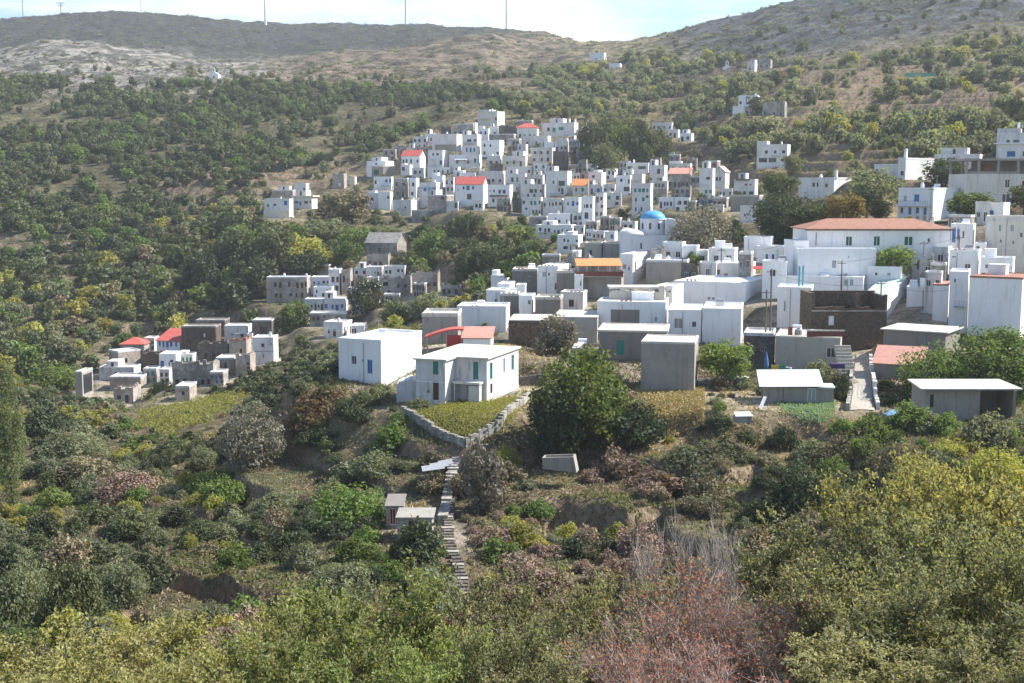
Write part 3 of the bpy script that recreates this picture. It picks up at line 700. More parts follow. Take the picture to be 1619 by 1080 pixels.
v(1075,1093,1097,212,224,'W','f','2x1d','lowest of the three stepped white houses by the wood', group=None)
v(1167,1196,1200,152,183,'W','f','3x2d','isolated white house high on the right terraces', group=None, det=[('lower',-.25,.4,.5,'W',2.5)])
v(1205,1240,1244,163,186,'S','r','3x1d','roofless grey ruins right of the isolated white house', group=None)
v(932,955,958,84,96,'W','f','1x1d','distant white house under the saddle of the hills', group=None)
v(963,980,983,101,109,'W','f','','tiny flat white house below the saddle, second in the saddle', group=None)
v(1181,1193,1197,99,114,'V','f','1x1d','pale tower house at the foot of the grey mountain', group=None)
v(1199,1218,1221,95,109,'S','r','2x1d','stone ruin at the foot of the grey mountain', group=None)
# --- outlying houses, left and centre
LO = 'houses outside the village on the left'
h(418,458,464,316,345,'W','f',[(435,324,4,4,'d'),(452,321,5,7,'b'),(424,325,3,5,'d'),(424,335,2,3,'d'),(452,335,3,3,'d')],'white house with blue window and cream ground floor among trees on the left',group=LO, det=[('lower',-.02,1.0,.42,'C',.6)])
h(464,493,502,311,330,'C','f',[(469,320,6,4,'d'),(475,322,3,6,'b'),(484,320,6,4,'d'),(494-2,319,5,3,'d')],'cream house with overhanging flat white roof among trees on the left',group=LO,over=.8)
h(430,463,466,302,316,'P','f','','small brick coloured house with white railing, behind the cream ground floor house',group=LO)
h(465,484,489,291,308,'W','f',[(481,299,3,4,'d')],'small whitish house above the overhanging flat roof',group=LO)
h(526,544,549,276,299,'P','r',[(537,292,4,6,'W')],'ruined rosy stone house on the slope left of the village',group=LO)
h(551,561,564,281,290,'C','f','','tiny cream hut left of the village edge',group=LO)
h(578,628,643,384,404,'S','gx',[(600,396,5,7,'d')],'old grey barn with wide slate roof among the valley trees',group=LO,rh=3.2,rmat='GR',D=9)
MG = 'houses of the ruined middle hamlet'
def m_(*a, **k): k.setdefault('group', MG); h(*a, **k)
m_(422,486,491,440,478,'P','f',[(436,450,4,7,'d'),(444,451,4,9,'n'),(458,450,4,7,'n'),(471,451,4,9,'n'),(478,451,4,9,'n'),(484,450,3,8,'n'),(437,467,4,6,'d'),(444,468,4,8,'n','door'),(460,466,5,5,'n'),(469,467,3,7,'n'),(478,467,4,9,'n')],'long pinkish stone house with two rows of windows in the middle hamlet', chim=[(.4,.5,.8),(.95,.5,.7)])
m_(492,520,524,440,460,'W','f',[(497,448,3,6,'b'),(504,447,4,4,'lb'),(512,446,4,4,'pur'),(519,446,4,4,'pur')],'lavender white house with purple balcony in the middle hamlet', det=[('balcony',.3,1,.3,'wp')])
m_(496,525,530,456,476,'W','f',[(501,461,3,5,'d'),(518,461,4,5,'d'),(499,469,3,4,'d'),(511,467,4,7,'d','door')],'white house just below the purple balcony')
m_(501,520,521,421,440,'G','f','','grey concrete house with white roof edge above the purple balcony')
m_(520,537,540,428,465,'V','f',[(527,442,5,9,'n'),(534,442,4,9,'n'),(533,456,5,9,'n')],'tall whitewashed house with dark tall windows in the middle hamlet', chim=[(.5,.4,.5)])
m_(540,554,557,430,462,'P','r','2x2d','rosy roofless ruin right of the tall whitewashed house')
m_(482,512,514,475,498,'V','f',[(493,484,3,4,'d'),(499,486,3,12,'n'),(504,484,3,4,'d'),(509,487,3,12,'n')],'greyish white house with two tall brown doors in the middle hamlet')
m_(513,546,549,474,497,'W','f',[(516,484,4,7,'b'),(526,485,3,7,'b'),(533,487,5,10,'b','door'),(541,484,4,6,'b')],'white house with blue door on stone base in the middle hamlet', det=[('lower',-.05,1.02,.02,'S',.5)])
m_(490,548,552,497,516,'S','f',[(503,504,4,6,'d'),(513,501,3,4,'d'),(496,504,5,5,'d')],'stone ground floor house under the blue door house')
m_(512,542,557,512,536,'W','f',[(520,525,3,6,'d'),(529,527,5,11,'n','door')],'white cottage with brown door at the bottom of the middle hamlet',side=[(.15,.3,.2,.75,'n'),(.5,.6,.5,.75,'d'),(.75,.9,.2,.7,'n')], para=.35)
m_(556,576,580,517,530,'W','f',[(558,523,3,6,'d'),(562,523,3,7,'d')],'low white annex right of the white cottage')
m_(580,614,618,405,424,'P','r','4x1n','rosy ruin at the top right of the middle hamlet')
m_(579,604,608,424,443,'W','f',[(593,431,2,3,'d'),(598,434,3,8,'n'),(603,433,3,5,'b')],'white house under the rosy ruin')
m_(607,640,643,423,444,'V','f',[(611,430,4,5,'d'),(617,430,4,6,'d'),(630,428,4,5,'d'),(636,428,3,5,'d')],'weathered white house right of the rosy ruin')
m_(603,648,652,440,470,'S','r',[(610,449,8,6,'d'),(630,452,4,6,'n'),(641,452,4,6,'d'),(615,462,4,6,'d')],'big pale stone ruin with arched openings in the middle hamlet')
m_(653,692,696,434,458,'P','r','4x1d','rosy roofless ruin with gaping windows, right end of the middle hamlet')
m_(697,726,730,454,468,'S','r','3x1d','low broken stone walls at the far right of the middle hamlet')
m_(400,430,433,508,534,'D','f',[(417,524,12,14,'d','door')],'dark stone house with a big arched doorway right of the lower left hamlet')
LG = 'houses of the lower left hamlet'
def l_(*a, **k):
    k.setdefault('group', LG)
    if a[5] == 'S' and a[0] not in (273, 342, 190): a = a[:5] + ('P',) + a[6:]
    h(*a, **k)
l_(355,391,396,517,538,'W','f',[(367,529,4,4,'lb'),(383,530,5,6,'d')],'white house with flat white roof at the top of the lower left hamlet')
l_(391,399,401,530,541,'W','f','','tiny white cube between two white houses of the lower left hamlet')
l_(400,433,437,536,573,'W','f',[(416,546,5,6,'d'),(429,544,2,3,'d'),(417,563,2,3,'d')],'white two storey house with square window at the right end of the lower left hamlet', det=[('band',.46,.49,'G',.05)])
l_(363,390,394,539,566,'P','r',[(381,556,4,9,'d')],'crumbling rosy house with brick top in the lower left hamlet', rmat='R')
l_(373,396,400,564,590,'S','r',[(393,575,6,3,'d'),(393,582,5,4,'d')],'broken whitish wall house below the crumbling rosy house')
l_(288,342,347,518,562,'B','f',[(324,530,3,6,'W'),(300,540,3,5,'d')],'big dark brown stone house behind the bright red roof', rmat='S')
l_(310,356,360,508,530,'D','f','','dark stone block with pale roof line on top of the lower left hamlet', rmat='S')
l_(313,360,364,544,570,'D','r','5x1d','dark stone ruin with doors in the middle of the lower left hamlet')
l_(342,371,374,568,592,'S','f',[(357,578,4,8,'d','door')],'grey ruin with pale roof slab, front of the lower left hamlet')
l_(248,285,308,540,562,'W','s',[(253,545,3,8,'b'),(259,546,3,9,'b'),(265,546,4,10,'b'),(271,545,4,8,'b'),(279,545,3,8,'b')],'white house with bright red roof and row of blue windows',rh=2.6)
l_(190,228,233,545,562,'S','h','4x1t','small stone house with bright red hipped roof, left in the lower hamlet',rh=1.8,group=LG)
l_(173,188,223,558,586,'P','f',[],'beige stone house with sunlit right wall below the small red roof',side=[(.25,.4,.4,.65,'n')])
l_(223,252,256,561,588,'B','r','1x1d','brown stone ruin left of the blue window house')
l_(253,279,287,562,592,'W','f',[(257,575,6,9,'b','door'),(272,571,5,4,'d'),(268,576,2,8,'n')],'white house with blue door under the red roofed house')
l_(157,212,216,583,600,'V','f',[(183,590,3,4,'d'),(191,592,3,9,'n'),(199,591,4,6,'wp'),(211,588,6,7,'lb')],'long whitish house with pale blue shutter on the left edge of the lower hamlet')
l_(174,223,228,598,618,'P','f',[(194,609,3,3,'W'),(206,609,3,3,'W')],'rosy stone house with slanted roof edge below the pale blue shutter house')
l_(180,211,215,616,638,'S','r','2x1d','grey stone ruin at the bottom of the lower hamlet')
l_(120,131,148,590,628,'G','f',[],'concrete shell with dark open side at the far left of the hamlet',side=[(.1,.9,.1,.9,'d')])
l_(273,338,343,577,614,'S','r','5x1d','broad grey stone ruin left of the grey ruin with roof slab')
l_(278,300,303,613,635,'P','f',[(290,622,5,6,'d')],'lone stone hut with one small window below the lower hamlet')
# --- near town: middle
NT = 'houses of the near quarter'
def n_(*a, **k): k.setdefault('group', NT); h(*a, **k)
n_(536,603,667,543,602,'W','f',[(560,572,8,14,'d'),(585,581,8,23,'b','door'),(574,572,3,5,'G')],'white cube house with blue door standing alone at the left of the near quarter',d=163,D=12,para=.32,det=[('tank',.55,.5,'wp')])
n_(668,724,730,501,548,'G','f',[(718,530,4,14,'gy')],'grey concrete building behind the red awning',d=186,D=8,para=.4)
n_(723,800,806,489,524,'W','f',[],'long blank white building behind the red roof',d=200,D=7,para=.35,det=[('mast',.9,.5,3.2),('patch',.35,.55,.05,.3,'mint')])
n_(732,776,780,535,548,'W','s',[],'low white house with flat red sheet roof',d=177,D=7,rh=.8,rmat='pink')
n_(804,868,874,508,550,'B','f',[],'brown stone building left of the beige wall, near quarter',d=186,D=9,rmat='K',para=0)
n_(874,944,951,503,550,'B2','f',[],'beige walled building with long cream roof behind the bare tree',d=188,D=11,para=0,rmat='K')
n_(769,800,809,462,486,'W','f',[(784,477,5,7,'d')],'small stepped white house at the left tip of the near quarter',d=215,D=6,para=.2)
n_(787,806,814,452,473,'W','f',[(806-2,457,4,6,'d')],'white upper cube behind the small stepped white house',d=222,D=6)
n_(816,830,832,454,470,'W','f',[],'little white block right of the white upper cube',d=222,D=4)
n_(791,820,822,468,490,'T','f',[],'dark grey wall house below the little white block',d=212,D=5)
n_(810,849,852,429,468,'T','f',[(837,441,4,8,'d')],'taupe house with dark door left of the white house with red shutter',d=238,D=7)
n_(850,883,901,424,466,'W','f',[(861,434,7,9,'gy'),(868,434,3,5,'d'),(881,453,8,12,'r','door')],'white house with dull red door between taupe walls',d=230,D=9, para=.25)
n_(880,908,910,432,470,'T','f',[],'taupe wall house right of the dull red door',d=226,D=6)
n_(821,841,846,471,494,'W','f',[(843-6,478,4,7,'d')],'small white box house with lit side in front of the taupe walls',d=208,D=5)
n_(846,886,890,474,496,'T','f',[],'sloping grey wall house in front of the dull red door',d=204,D=6)
n_(908,921,923,438,476,'W','f',[(918,448,2,9,'d')],'narrow white house beside the long grey wall under the orange roof',d=222,D=6)
n_(921,982,986,439,468,'G','f',[],'long grey walled house carrying a terrace under an orange roof',d=224,D=8,para=0)
n_(953,982,985,386,409,'G','f',[],'dark grey house left of the blue domed church',d=268,D=7)
n_(924,951,954,387,412,'B2','f',[(934,400,4,9,'d','door')],'beige house with one dark door below the far village foot',d=270,D=7)
n_(980,1000,1022,405,455,'W','f',[(987,422,5,8,'G'),(994,425,3,5,'d')],'white house below the church with small steps',d=238,D=9,side='2x2d')
n_(1021,1086,1091,415,450,'B2','f',[],'plain beige concrete building right below the church',d=236,D=9,rmat='W',chim=[(.5,.4,.5)])
n_(1065,1178,1213,450,494,'W','f',[(1121,474,4,4,'d'),(1128,474,4,4,'d')],'very long white building with two tiny dark windows in mid quarter',d=206,D=15,para=.15)
n_(1035,1063,1080,456,492,'W','f',[(1062-4,453+8,4,3,'d')],'tall white stair block between concrete pergola and the long white building',d=201,D=6)
n_(1056,1108,1110,493,540,'W','f',[(1072,512,15,17,'G'),(1097,513,7,9,'d')],'white house with one blocked grey window and one small dark window',d=184,D=10,para=.12)
n_(1110,1171,1174,492,543,'W','f',[],'blank white house with clean flat roof right of the blocked window',d=183,D=11,para=.2)
n_(944,1052,1056,482,522,'W','f',[(1037,505,4,8,'gy')],'white house with a big grey recessed panel above the taupe building',d=190,D=8,det=[('patch',.2,.62,.05,.78,'T')])
n_(963,1050,1054,466,482,'B2','r',[],'unfinished concrete house with rubble parapet under the thin slab',d=196,D=7)
n_(947,1053,1056,526,570,'T','f',[(981,551,12,23,'t','door'),(1037,535,6,11,'G')],'taupe house with teal door right of the big green tree',d=172,D=9,rmat='K',para=.1,over=.25)
n_(905,946,949,552,572,'G','f',[],'low grey annex with pale roof left of the teal door house',d=172,D=5,rmat='K',para=0)
n_(1013,1097,1103,545,622,'G','f',[],'tall windowless concrete cube at the front of the quarter',d=155,D=8,para=.12,name='concrete_building')
# --- near town: right
n_(1176,1219,1223,378,394,'W','f',[],'white upper house behind the parked van',d=245,D=6)
n_(1196,1238,1241,393,420,'W','f',[(1212,408,4,12,'b','door'),(1222,408,4,12,'b','door')],'white house with two dark blue doors behind the parked van',d=240,D=6)
n_(1128,1190,1194,420,440,'W','f',[(1136,431,5,8,'d'),(1148,435,6,4,'G'),(1173,433,4,6,'d'),(1185,436,6,4,'G')],'long low white house with red awning at its right end',d=228,D=7,det=[('awning',.88,1.25,.95,'redtarp',2.0)])
n_(1227,1364,1368,441,470,'W','f',[(1337,447,6,10,'gy'),(1346,447,6,10,'gy')],'wide white house with water tanks and paired grey windows',d=203,D=9,para=.15,det=[('tank',.55,.3,'wp'),('tank',.75,.5,'gy'),('mast',.3,.7,2.5)])
n_(1228,1281,1284,458,520,'W','f',[(1240,485,3,18,'gy')],'tall bluish white facade left of the brown stone ruin',d=196,D=7,para=.2)
n_(1366,1398,1432,468,520,'W','s',[],'white walled house under pale mint corrugated roof',d=197,D=12,rh=2.6,rmat='mint')
n_(1393,1438,1446,428,462,'S','r',[],'grey rubble gable house behind the mint corrugated roof',d=210,D=7)
n_(1432,1470,1474,458,508,'W','f',[(1463,470,4,14,'d')],'white house with cable and outside stair behind the flat terrace',d=199,D=8)
n_(1473,1497,1500,452,516,'W','f',[],'slim white house left of the white tower house',d=192,D=8,para=.1,rmat='pink')
n_(1498,1527,1530,434,532,'W','f',[(1514,460,14,30,'W'),(1506,444,3,6,'d')],'white tower house with balcony next to the red edged house',d=186,D=8,det=[('balcony',.3,.85,.47,'gy')])
n_(1529,1612,1640,442,535,'W','f',[],'big blank white house with thin red roof edge at the right frame edge',d=178,D=11,para=.12,rmat='R')
n_(1225,1327,1330,537,588,'B2','f',[(1313,558,15,16,'d')],'beige concrete house with maroon parapet and roof tanks',d=166,D=9,rmat='K',para=.1)
n_(1175,1222,1225,532,585,'D','f',[(1205,553,6,6,'d')],'low dark stone house left of the beige concrete house',d=172,D=7)
n_(1396,1494,1517,527,562,'T','f',[],'wide taupe house with sandy roof terrace right of the brown ruin',d=168,D=8,rmat='K',para=0,over=.4)
n_(1381,1456,1462,578,602,'T','s',[(1420,590,8,12,'d'),(1440,590,6,10,'gy')],'shed with faded red sheet roof beside the concrete path',d=158,D=6,rh=1.5,rmat='pink',cat='shed',name='shed')
n_(1502,1537,1541,358,398,'W','f',[(1507,372,6,24,'b','door'),(1514,371,4,18,'b'),(1522,371,3,12,'d')],'white house with tall blue doors right of the red hipped roof',d=222,D=7)
n_(1555,1640,1641,346,436,'C','f',[(1578,361,5,12,'gy'),(1597,361,6,12,'gy'),(1612,372,4,8,'d'),(1558,362,5,14,'wp'),(1600,384,3,5,'d'),(1580,382,3,5,'d')],'large cream white house with shutters at the right frame edge',d=215,D=9,det=[('balcony',.0,.5,.22,'C'),('band',.96,1.0,'V',.1)])
n_(1540,1556,1558,388,440,'W','f',[(1540+4,390,6,12,'d')],'narrow white house left of the large cream white house',d=214,D=6)
n_(1500,1545,1549,400,440,'W','f',[(1529,424,10,14,'d'),(1507,407,7,2,'d')],'white house with a dark square opening above the red edged house',d=204,D=6)
n_(1549,1600,1603,412,445,'W','f',[(1559,422,5,6,'d'),(1605-5,424,4,6,'d')],'low white house just behind the red edged roof',d=200,D=5)
UG = 'houses of the upper right quarter'
def u_(*a, **k): k.setdefault('group', UG); h(*a, **k)
u_(1262,1318,1346,283,318,'W','f',[(1286,292,4,7,'d'),(1292,292,3,7,'d'),(1306,293,4,6,'d')],'lavender white house with bright sunlit right wall above the trees',d=318,D=9,chim=[(1.0,.1,1.6)])
u_(1419,1474,1524,300,350,'W','f',[(1430,314,5,10,'gy'),(1448,313,8,12,'b'),(1425,333,5,10,'d'),(1438,334,5,12,'b','door'),(1450,333,5,10,'b'),(1462,334,5,12,'b','door')],'white house with blue shutters and grey side wall in upper right',d=256,D=15,det=[('balcony',-.1,.9,.48,'wp'),('mast',.9,.2,3)])
u_(1419,1431,1476,252,284,'W','f',[(1426,274,5,7,'d')],'white house with chimney and broad grey side in upper right',d=296,D=13,chim=[(.6,.1,2.0)],side=[])
u_(1382,1419,1421,262,282,'W','f',[],'low white house left of the white chimney house in upper right',d=300,D=7)
u_(1476,1548,1552,246,270,'W','f',[(1541,246+7,6,4,'d')],'long white house mostly behind the dark green tree, upper right',d=305,D=7)
u_(1574,1640,1641,212,262,'W','f',[(1592,223,5,5,'d'),(1605,223,10,5,'d'),(1598,243,13,9,'b'),(1619,243,5,8,'d')],'topmost white house with blue balcony door at the right frame edge',d=290,D=8,det=[('band',.7,.74,'W',.6)],chim=[(.5,.4,2.4)])
for q in HOUSES: prep(q)
# --- remaining small houses packed between the ones above
def fill_village():
    rg = random.Random(12)
    polys = [[(600,252),(680,222),(770,205),(880,205),(915,235),(925,262),(960,285),(960,320),(945,360),(925,410),(885,400),(850,378),(820,335),(700,335),(592,322)], [(972,265),(1090,262),(1150,290),(1200,335),(1150,345),(1040,335),(1000,335),(975,308)], [(925,350),(985,372),(980,405),(925,400)], [(440,460),(560,440),(640,450),(660,470),(560,500),(480,500)], [(180,560),(300,545),(370,545),(430,560),(330,610),(190,615)], [(775,462),(860,425),(1000,408),(1230,422),(1225,500),(1180,505),(1060,480),(950,492),(800,496)], [(1400,445),(1530,402),(1530,510),(1405,515)], [(1440,360),(1560,350),(1560,440),(1480,440)]]
    rects = [(q['x0'], q['x1'], q['yt'], q['yb']) for q in HOUSES]; used = set(); made = 0
    def inside(x, y, p):
        r = False
        for i in range(len(p)):
            (a, b), (c, d) = p[i], p[i-1]
            if (b > y) != (d > y) and x < (c - a) * (y - b) / (d - b) + a: r = not r
        return r
    def cov(r):
        s = 0; n = 0
        for i in range(6):
            for j in range(6):
                x, y = r[0] + (i+.5)/6*(r[1]-r[0]), r[2] + (j+.5)/6*(r[3]-r[2]); n += 1
                s += any(a < x < b and c < y < d for a, b, c, d in rects)
        return s / n
    for it in range(9000):
        p = polys[0] if rg.random() < .6 else polys[rg.randrange(1, 8)]
        x = rg.uniform(min(a for a, b in p), max(a for a, b in p)); y = rg.uniform(min(b for a, b in p), max(b for a, b in p))
        if not inside(x, y, p): continue
        nr = p in polys[5:]
        w, hh = (rg.uniform(22, 46), rg.uniform(18, 30)) if nr else (rg.uniform(15, 28), rg.uniform(13, 20)); r = (x, x + w, y - hh, y)
        if cov(r) > .34: continue
        nb = min(HOUSES[:NBASE], key=lambda q: abs((q['x0'] + q['x1']) / 2 - x - w/2) + abs((q['yt'] + q['yb']) / 2 - y + hh/2) * 1.3)
        dx, dy = x + w/2 - (nb['x0'] + nb['x1']) / 2, y - hh/2 - (nb['yt'] + nb['yb']) / 2
        rel = ('right of' if dx > 0 else 'left of') if abs(dx) > abs(dy) * 1.2 else ('below' if dy > 0 else 'above')
        wall = rg.choices('SVWPD', (26, 34, 36, 2, 2) if nr else (34, 34, 14, 12, 6))[0]; roof = 'r' if wall in 'SPD' and rg.random() < .45 else 'f'
        adj = {'S': 'grey stone', 'V': 'worn whitish', 'W': 'plain white', 'P': 'rosy stone', 'D': 'dark stone'}[wall]
        words = nb['label'].split()[:8]
        while words[-1] in ('the', 'of', 'and', 'with', 'in', 'a', 'at', 'below', 'above', 'on', 'right', 'left', 'dark', 'under', 'its'): words.pop()
        lb = f"{'roofless ' if roof == 'r' else 'small '}{adj} house just {rel} the " + ' '.join(words)
        if lb in used: continue
        n0 = len(HOUSES); f0 = len(FOOT); s = rg.uniform(.0, .25) * w
        h(x, x + w - s, x + w, y - hh, y, wall, roof, f"{rg.choice((1,1,2,2)) if nr else rg.choice((2,2,3,3,4))}x{1 if hh < 16 or nr else 2}{rg.choice(('d','d','dn','db','dt'))}", lb, group=nb['group'], D=5.0)
        prep(HOUSES[-1]); a = FOOT[-1]
        bad = HOUSES[-1]['d'] < (182 if nr else 250) or any((a[0]-b[0])**2 + (a[1]-b[1])**2 < ((a[4] + b[4]) * .78 + .2)**2 and abs(a[1]-b[1]) < (a[5] + b[5]) * .95 for b in FOOT[:f0])
        if bad: HOUSES.pop(); FOOT.pop(); continue
        used.add(lb); rects.append(r); made += 1
        if made >= 115: break
    print('filler houses', made)
h(1371,1424,1427,426,444,'W','f',[(1385,434,4,5,'d'),(1405,434,6,5,'gy')],'low white house right of the water tanks in front of the courtyard tree',group=NT,d=205,D=5)
prep(HOUSES[-1]); NBASE = len(HOUSES)
fill_village()
# ------------------------------------------------------------------ special buildings (local metres via pixel helper)
class Site:
    def __init__(s, name, label, cat, pxc, pyb, d, rz=0, group=None, foot=None):
        s.o = P(pxc, pyb, d); s.k = kpx(pxc, pyb, d); s.c = pxc; s.b = pyb; s.d = d; s.rz = rz
        s.spec = (name, label, cat, group); s.root = None
        if foot:
            x0, x1, y0, y1 = foot; cx = (s.X(x0) + s.X(x1)) / 2; cy = (y0 + y1) / 2
            c, n = math.cos(rz), math.sin(rz)
            FOOT.append((s.o.x + c*cx - n*cy, s.o.y + n*cx + c*cy, c, n, abs(s.X(x1) - s.X(x0)) / 2, (y1 - y0) / 2, s.o.z))
    def X(s, px): return (px - s.c) * s.k
    def Zp(s, py): return (slope(py) - slope(s.b)) * s.d
    def start(s):
        n, l, c, g = s.spec; s.root = thing(n, l, c, s.o, s.rz, g); return s
    def bx(s, b, x0, x1, yt, yb, y0, y1, drop=0):
        b.box(s.X(x0), s.X(x1), y0, y1, s.Zp(yb) - drop, s.Zp(yt)); return b
    def wall(s, name, mat, x0, x1, yt, yb, y0, y1, ops=(), drop=2.0, detail=True, roofm=None, over=.05, left=(), right=(), para=.25):
        """box building with openings given in px (cx,cy,w,h,k[,name])"""
        b = MB(); X0, X1 = s.X(x0), s.X(x1); z0, z1 = s.Zp(yb) - drop, s.Zp(yt)
        def conv(ops):
            r = []
            for it in ops:
                x, y, w, hh, k = it[:5]; u = s.X(x) - X0; zc = s.Zp(y); hm = hh * s.k * 1.01
                r.append((max(.03, u - w*s.k/2), min(X1 - X0 - .03, u + w*s.k/2), zc - hm/2, min(z1 - .08, zc + hm/2), k, it[5] if len(it) > 5 else ('door' if hm > 1.8 else 'window')))
            return r
        f = conv(ops)
        rt = [(a0, a1, s.Zp(b0), s.Zp(b1), k, nm) for a0, a1, b0, b1, k, nm in right]; lt = [(a0, a1, s.Zp(b0), s.Zp(b1), k, nm) for a0, a1, b0, b1, k, nm in left]
        panel(b, (X0, y0), (1, 0), (0, -1), X1 - X0, z0, z1, f); panel(b, (X1, y0), (0, 1), (1, 0), y1 - y0, z0, z1, rt)
        panel(b, (X1, y1), (-1, 0), (0, 1), X1 - X0, z0, z1, []); panel(b, (X0, y1), (0, -1), (-1, 0), y1 - y0, z0, z1, lt)
        w = b.build(name, M[mat], s.root)
        add_openings(s.root, w, f, (X0, y0), (1, 0), (0, -1), 0, detail); add_openings(s.root, w, rt, (X1, y0), (0, 1), (1, 0), R(90), detail); add_openings(s.root, w, lt, (X0, y1), (0, -1), (-1, 0), R(-90), detail)
        if roofm:
            r = MB().box(X0 - over, X1 + over, y0 - over, y1 + over, z1 + .003, z1 + .17)
            if para:
                t = .22; r.box(X0 - over + .01, X1 + over - .01, y0 - over + .01, y0 + t, z1 + .172, z1 + .17 + para); r.box(X0 - over + .01, X1 + over - .01, y1 - t, y1 + over - .01, z1 + .172, z1 + .17 + para)
                r.box(X0 - over + .01, X0 + t, y0 + t, y1 - t, z1 + .172, z1 + .165 + para); r.box(X1 - t, X1 + over - .01, y0 + t, y1 - t, z1 + .172, z1 + .165 + para)
            r.build('roof', M[roofm], s.root)
        return w
NTG = 'houses of the near quarter'
S_church = Site('church', 'whitewashed church with blue dome in the middle of the town', 'church', 1030, 405, 262, foot=(983, 1070, 0, 16))
S_hip = Site('villa', 'long white villa with terracotta hipped roof and dark green shutters', 'house', 1388, 425, 212, group=NTG, foot=(1252, 1500, 0, 11))
S_arc = Site('arcade_house', 'unfinished pale house with an open upper storey of concrete pillars at the right edge', 'house', 1580, 330, 262, foot=(1524, 1640, 0, 10))
S_green = Site('green_shutter_house', 'old white house with green shutters, balcony and wide flat cream roof', 'house', 727, 640, 151, rz=R(-20), group=NTG, foot=(651, 769, 0, 14))
S_ruin = Site('ruin', 'tall brown stone ruin with two wide dark gaps under its broken top', 'ruin', 1340, 557, 182, foot=(1280, 1400, 0, 8))
S_tin = Site('metal_roof_shed', 'grey shed under a slanting shiny metal roof by the vegetable patch', 'shed', 1243, 638, 146, rz=R(-8), foot=(1193, 1298, 0, 5))
S_flat = Site('flat_roof_shed', 'low concrete shed with a flat white slab roof and dark open right half', 'shed', 1535, 665, 140, foot=(1462, 1606, 0, 6))
S_orange = Site('roof_terrace', 'roof terrace with orange canopy and brown railing on the long grey house', 'terrace', 952, 439, 224)
S_perg = Site('concrete_canopy', 'thin flat concrete slab on pillars over the unfinished rubble house', 'canopy', 1008, 480, 198)
S_awn = Site('red_canopy', 'arched red corrugated canopy on thin posts beside the grey concrete building', 'canopy', 702, 550, 178, foot=(672, 738, 0, 6))
S_chapel = Site('hill_chapel', 'tiny white chapel with bell gable on the left ridge', 'chapel', 338, 127, 815)
S_chap2 = Site('hill_chapel', 'tiny white chapel below the grey mountain on the right', 'chapel', 1149, 116, 740)
S_annex = Site('garden_house', 'crumbling whitewashed rubble annex on the left of the green shuttered house', 'annex', 645, 640, 156, foot=(627, 657, 0, 5))
S_red = Site('stone_shed', 'little stone shed with red door left of the stair path', 'shed', 625, 838, 118, foot=(610, 638, 0, 4))
S_dark = Site('stone_shed', 'small concrete shed with dark doorway and slab roof beside the stair path', 'shed', 655, 856, 113, foot=(626, 686, 0, 4))
VILL = conform()
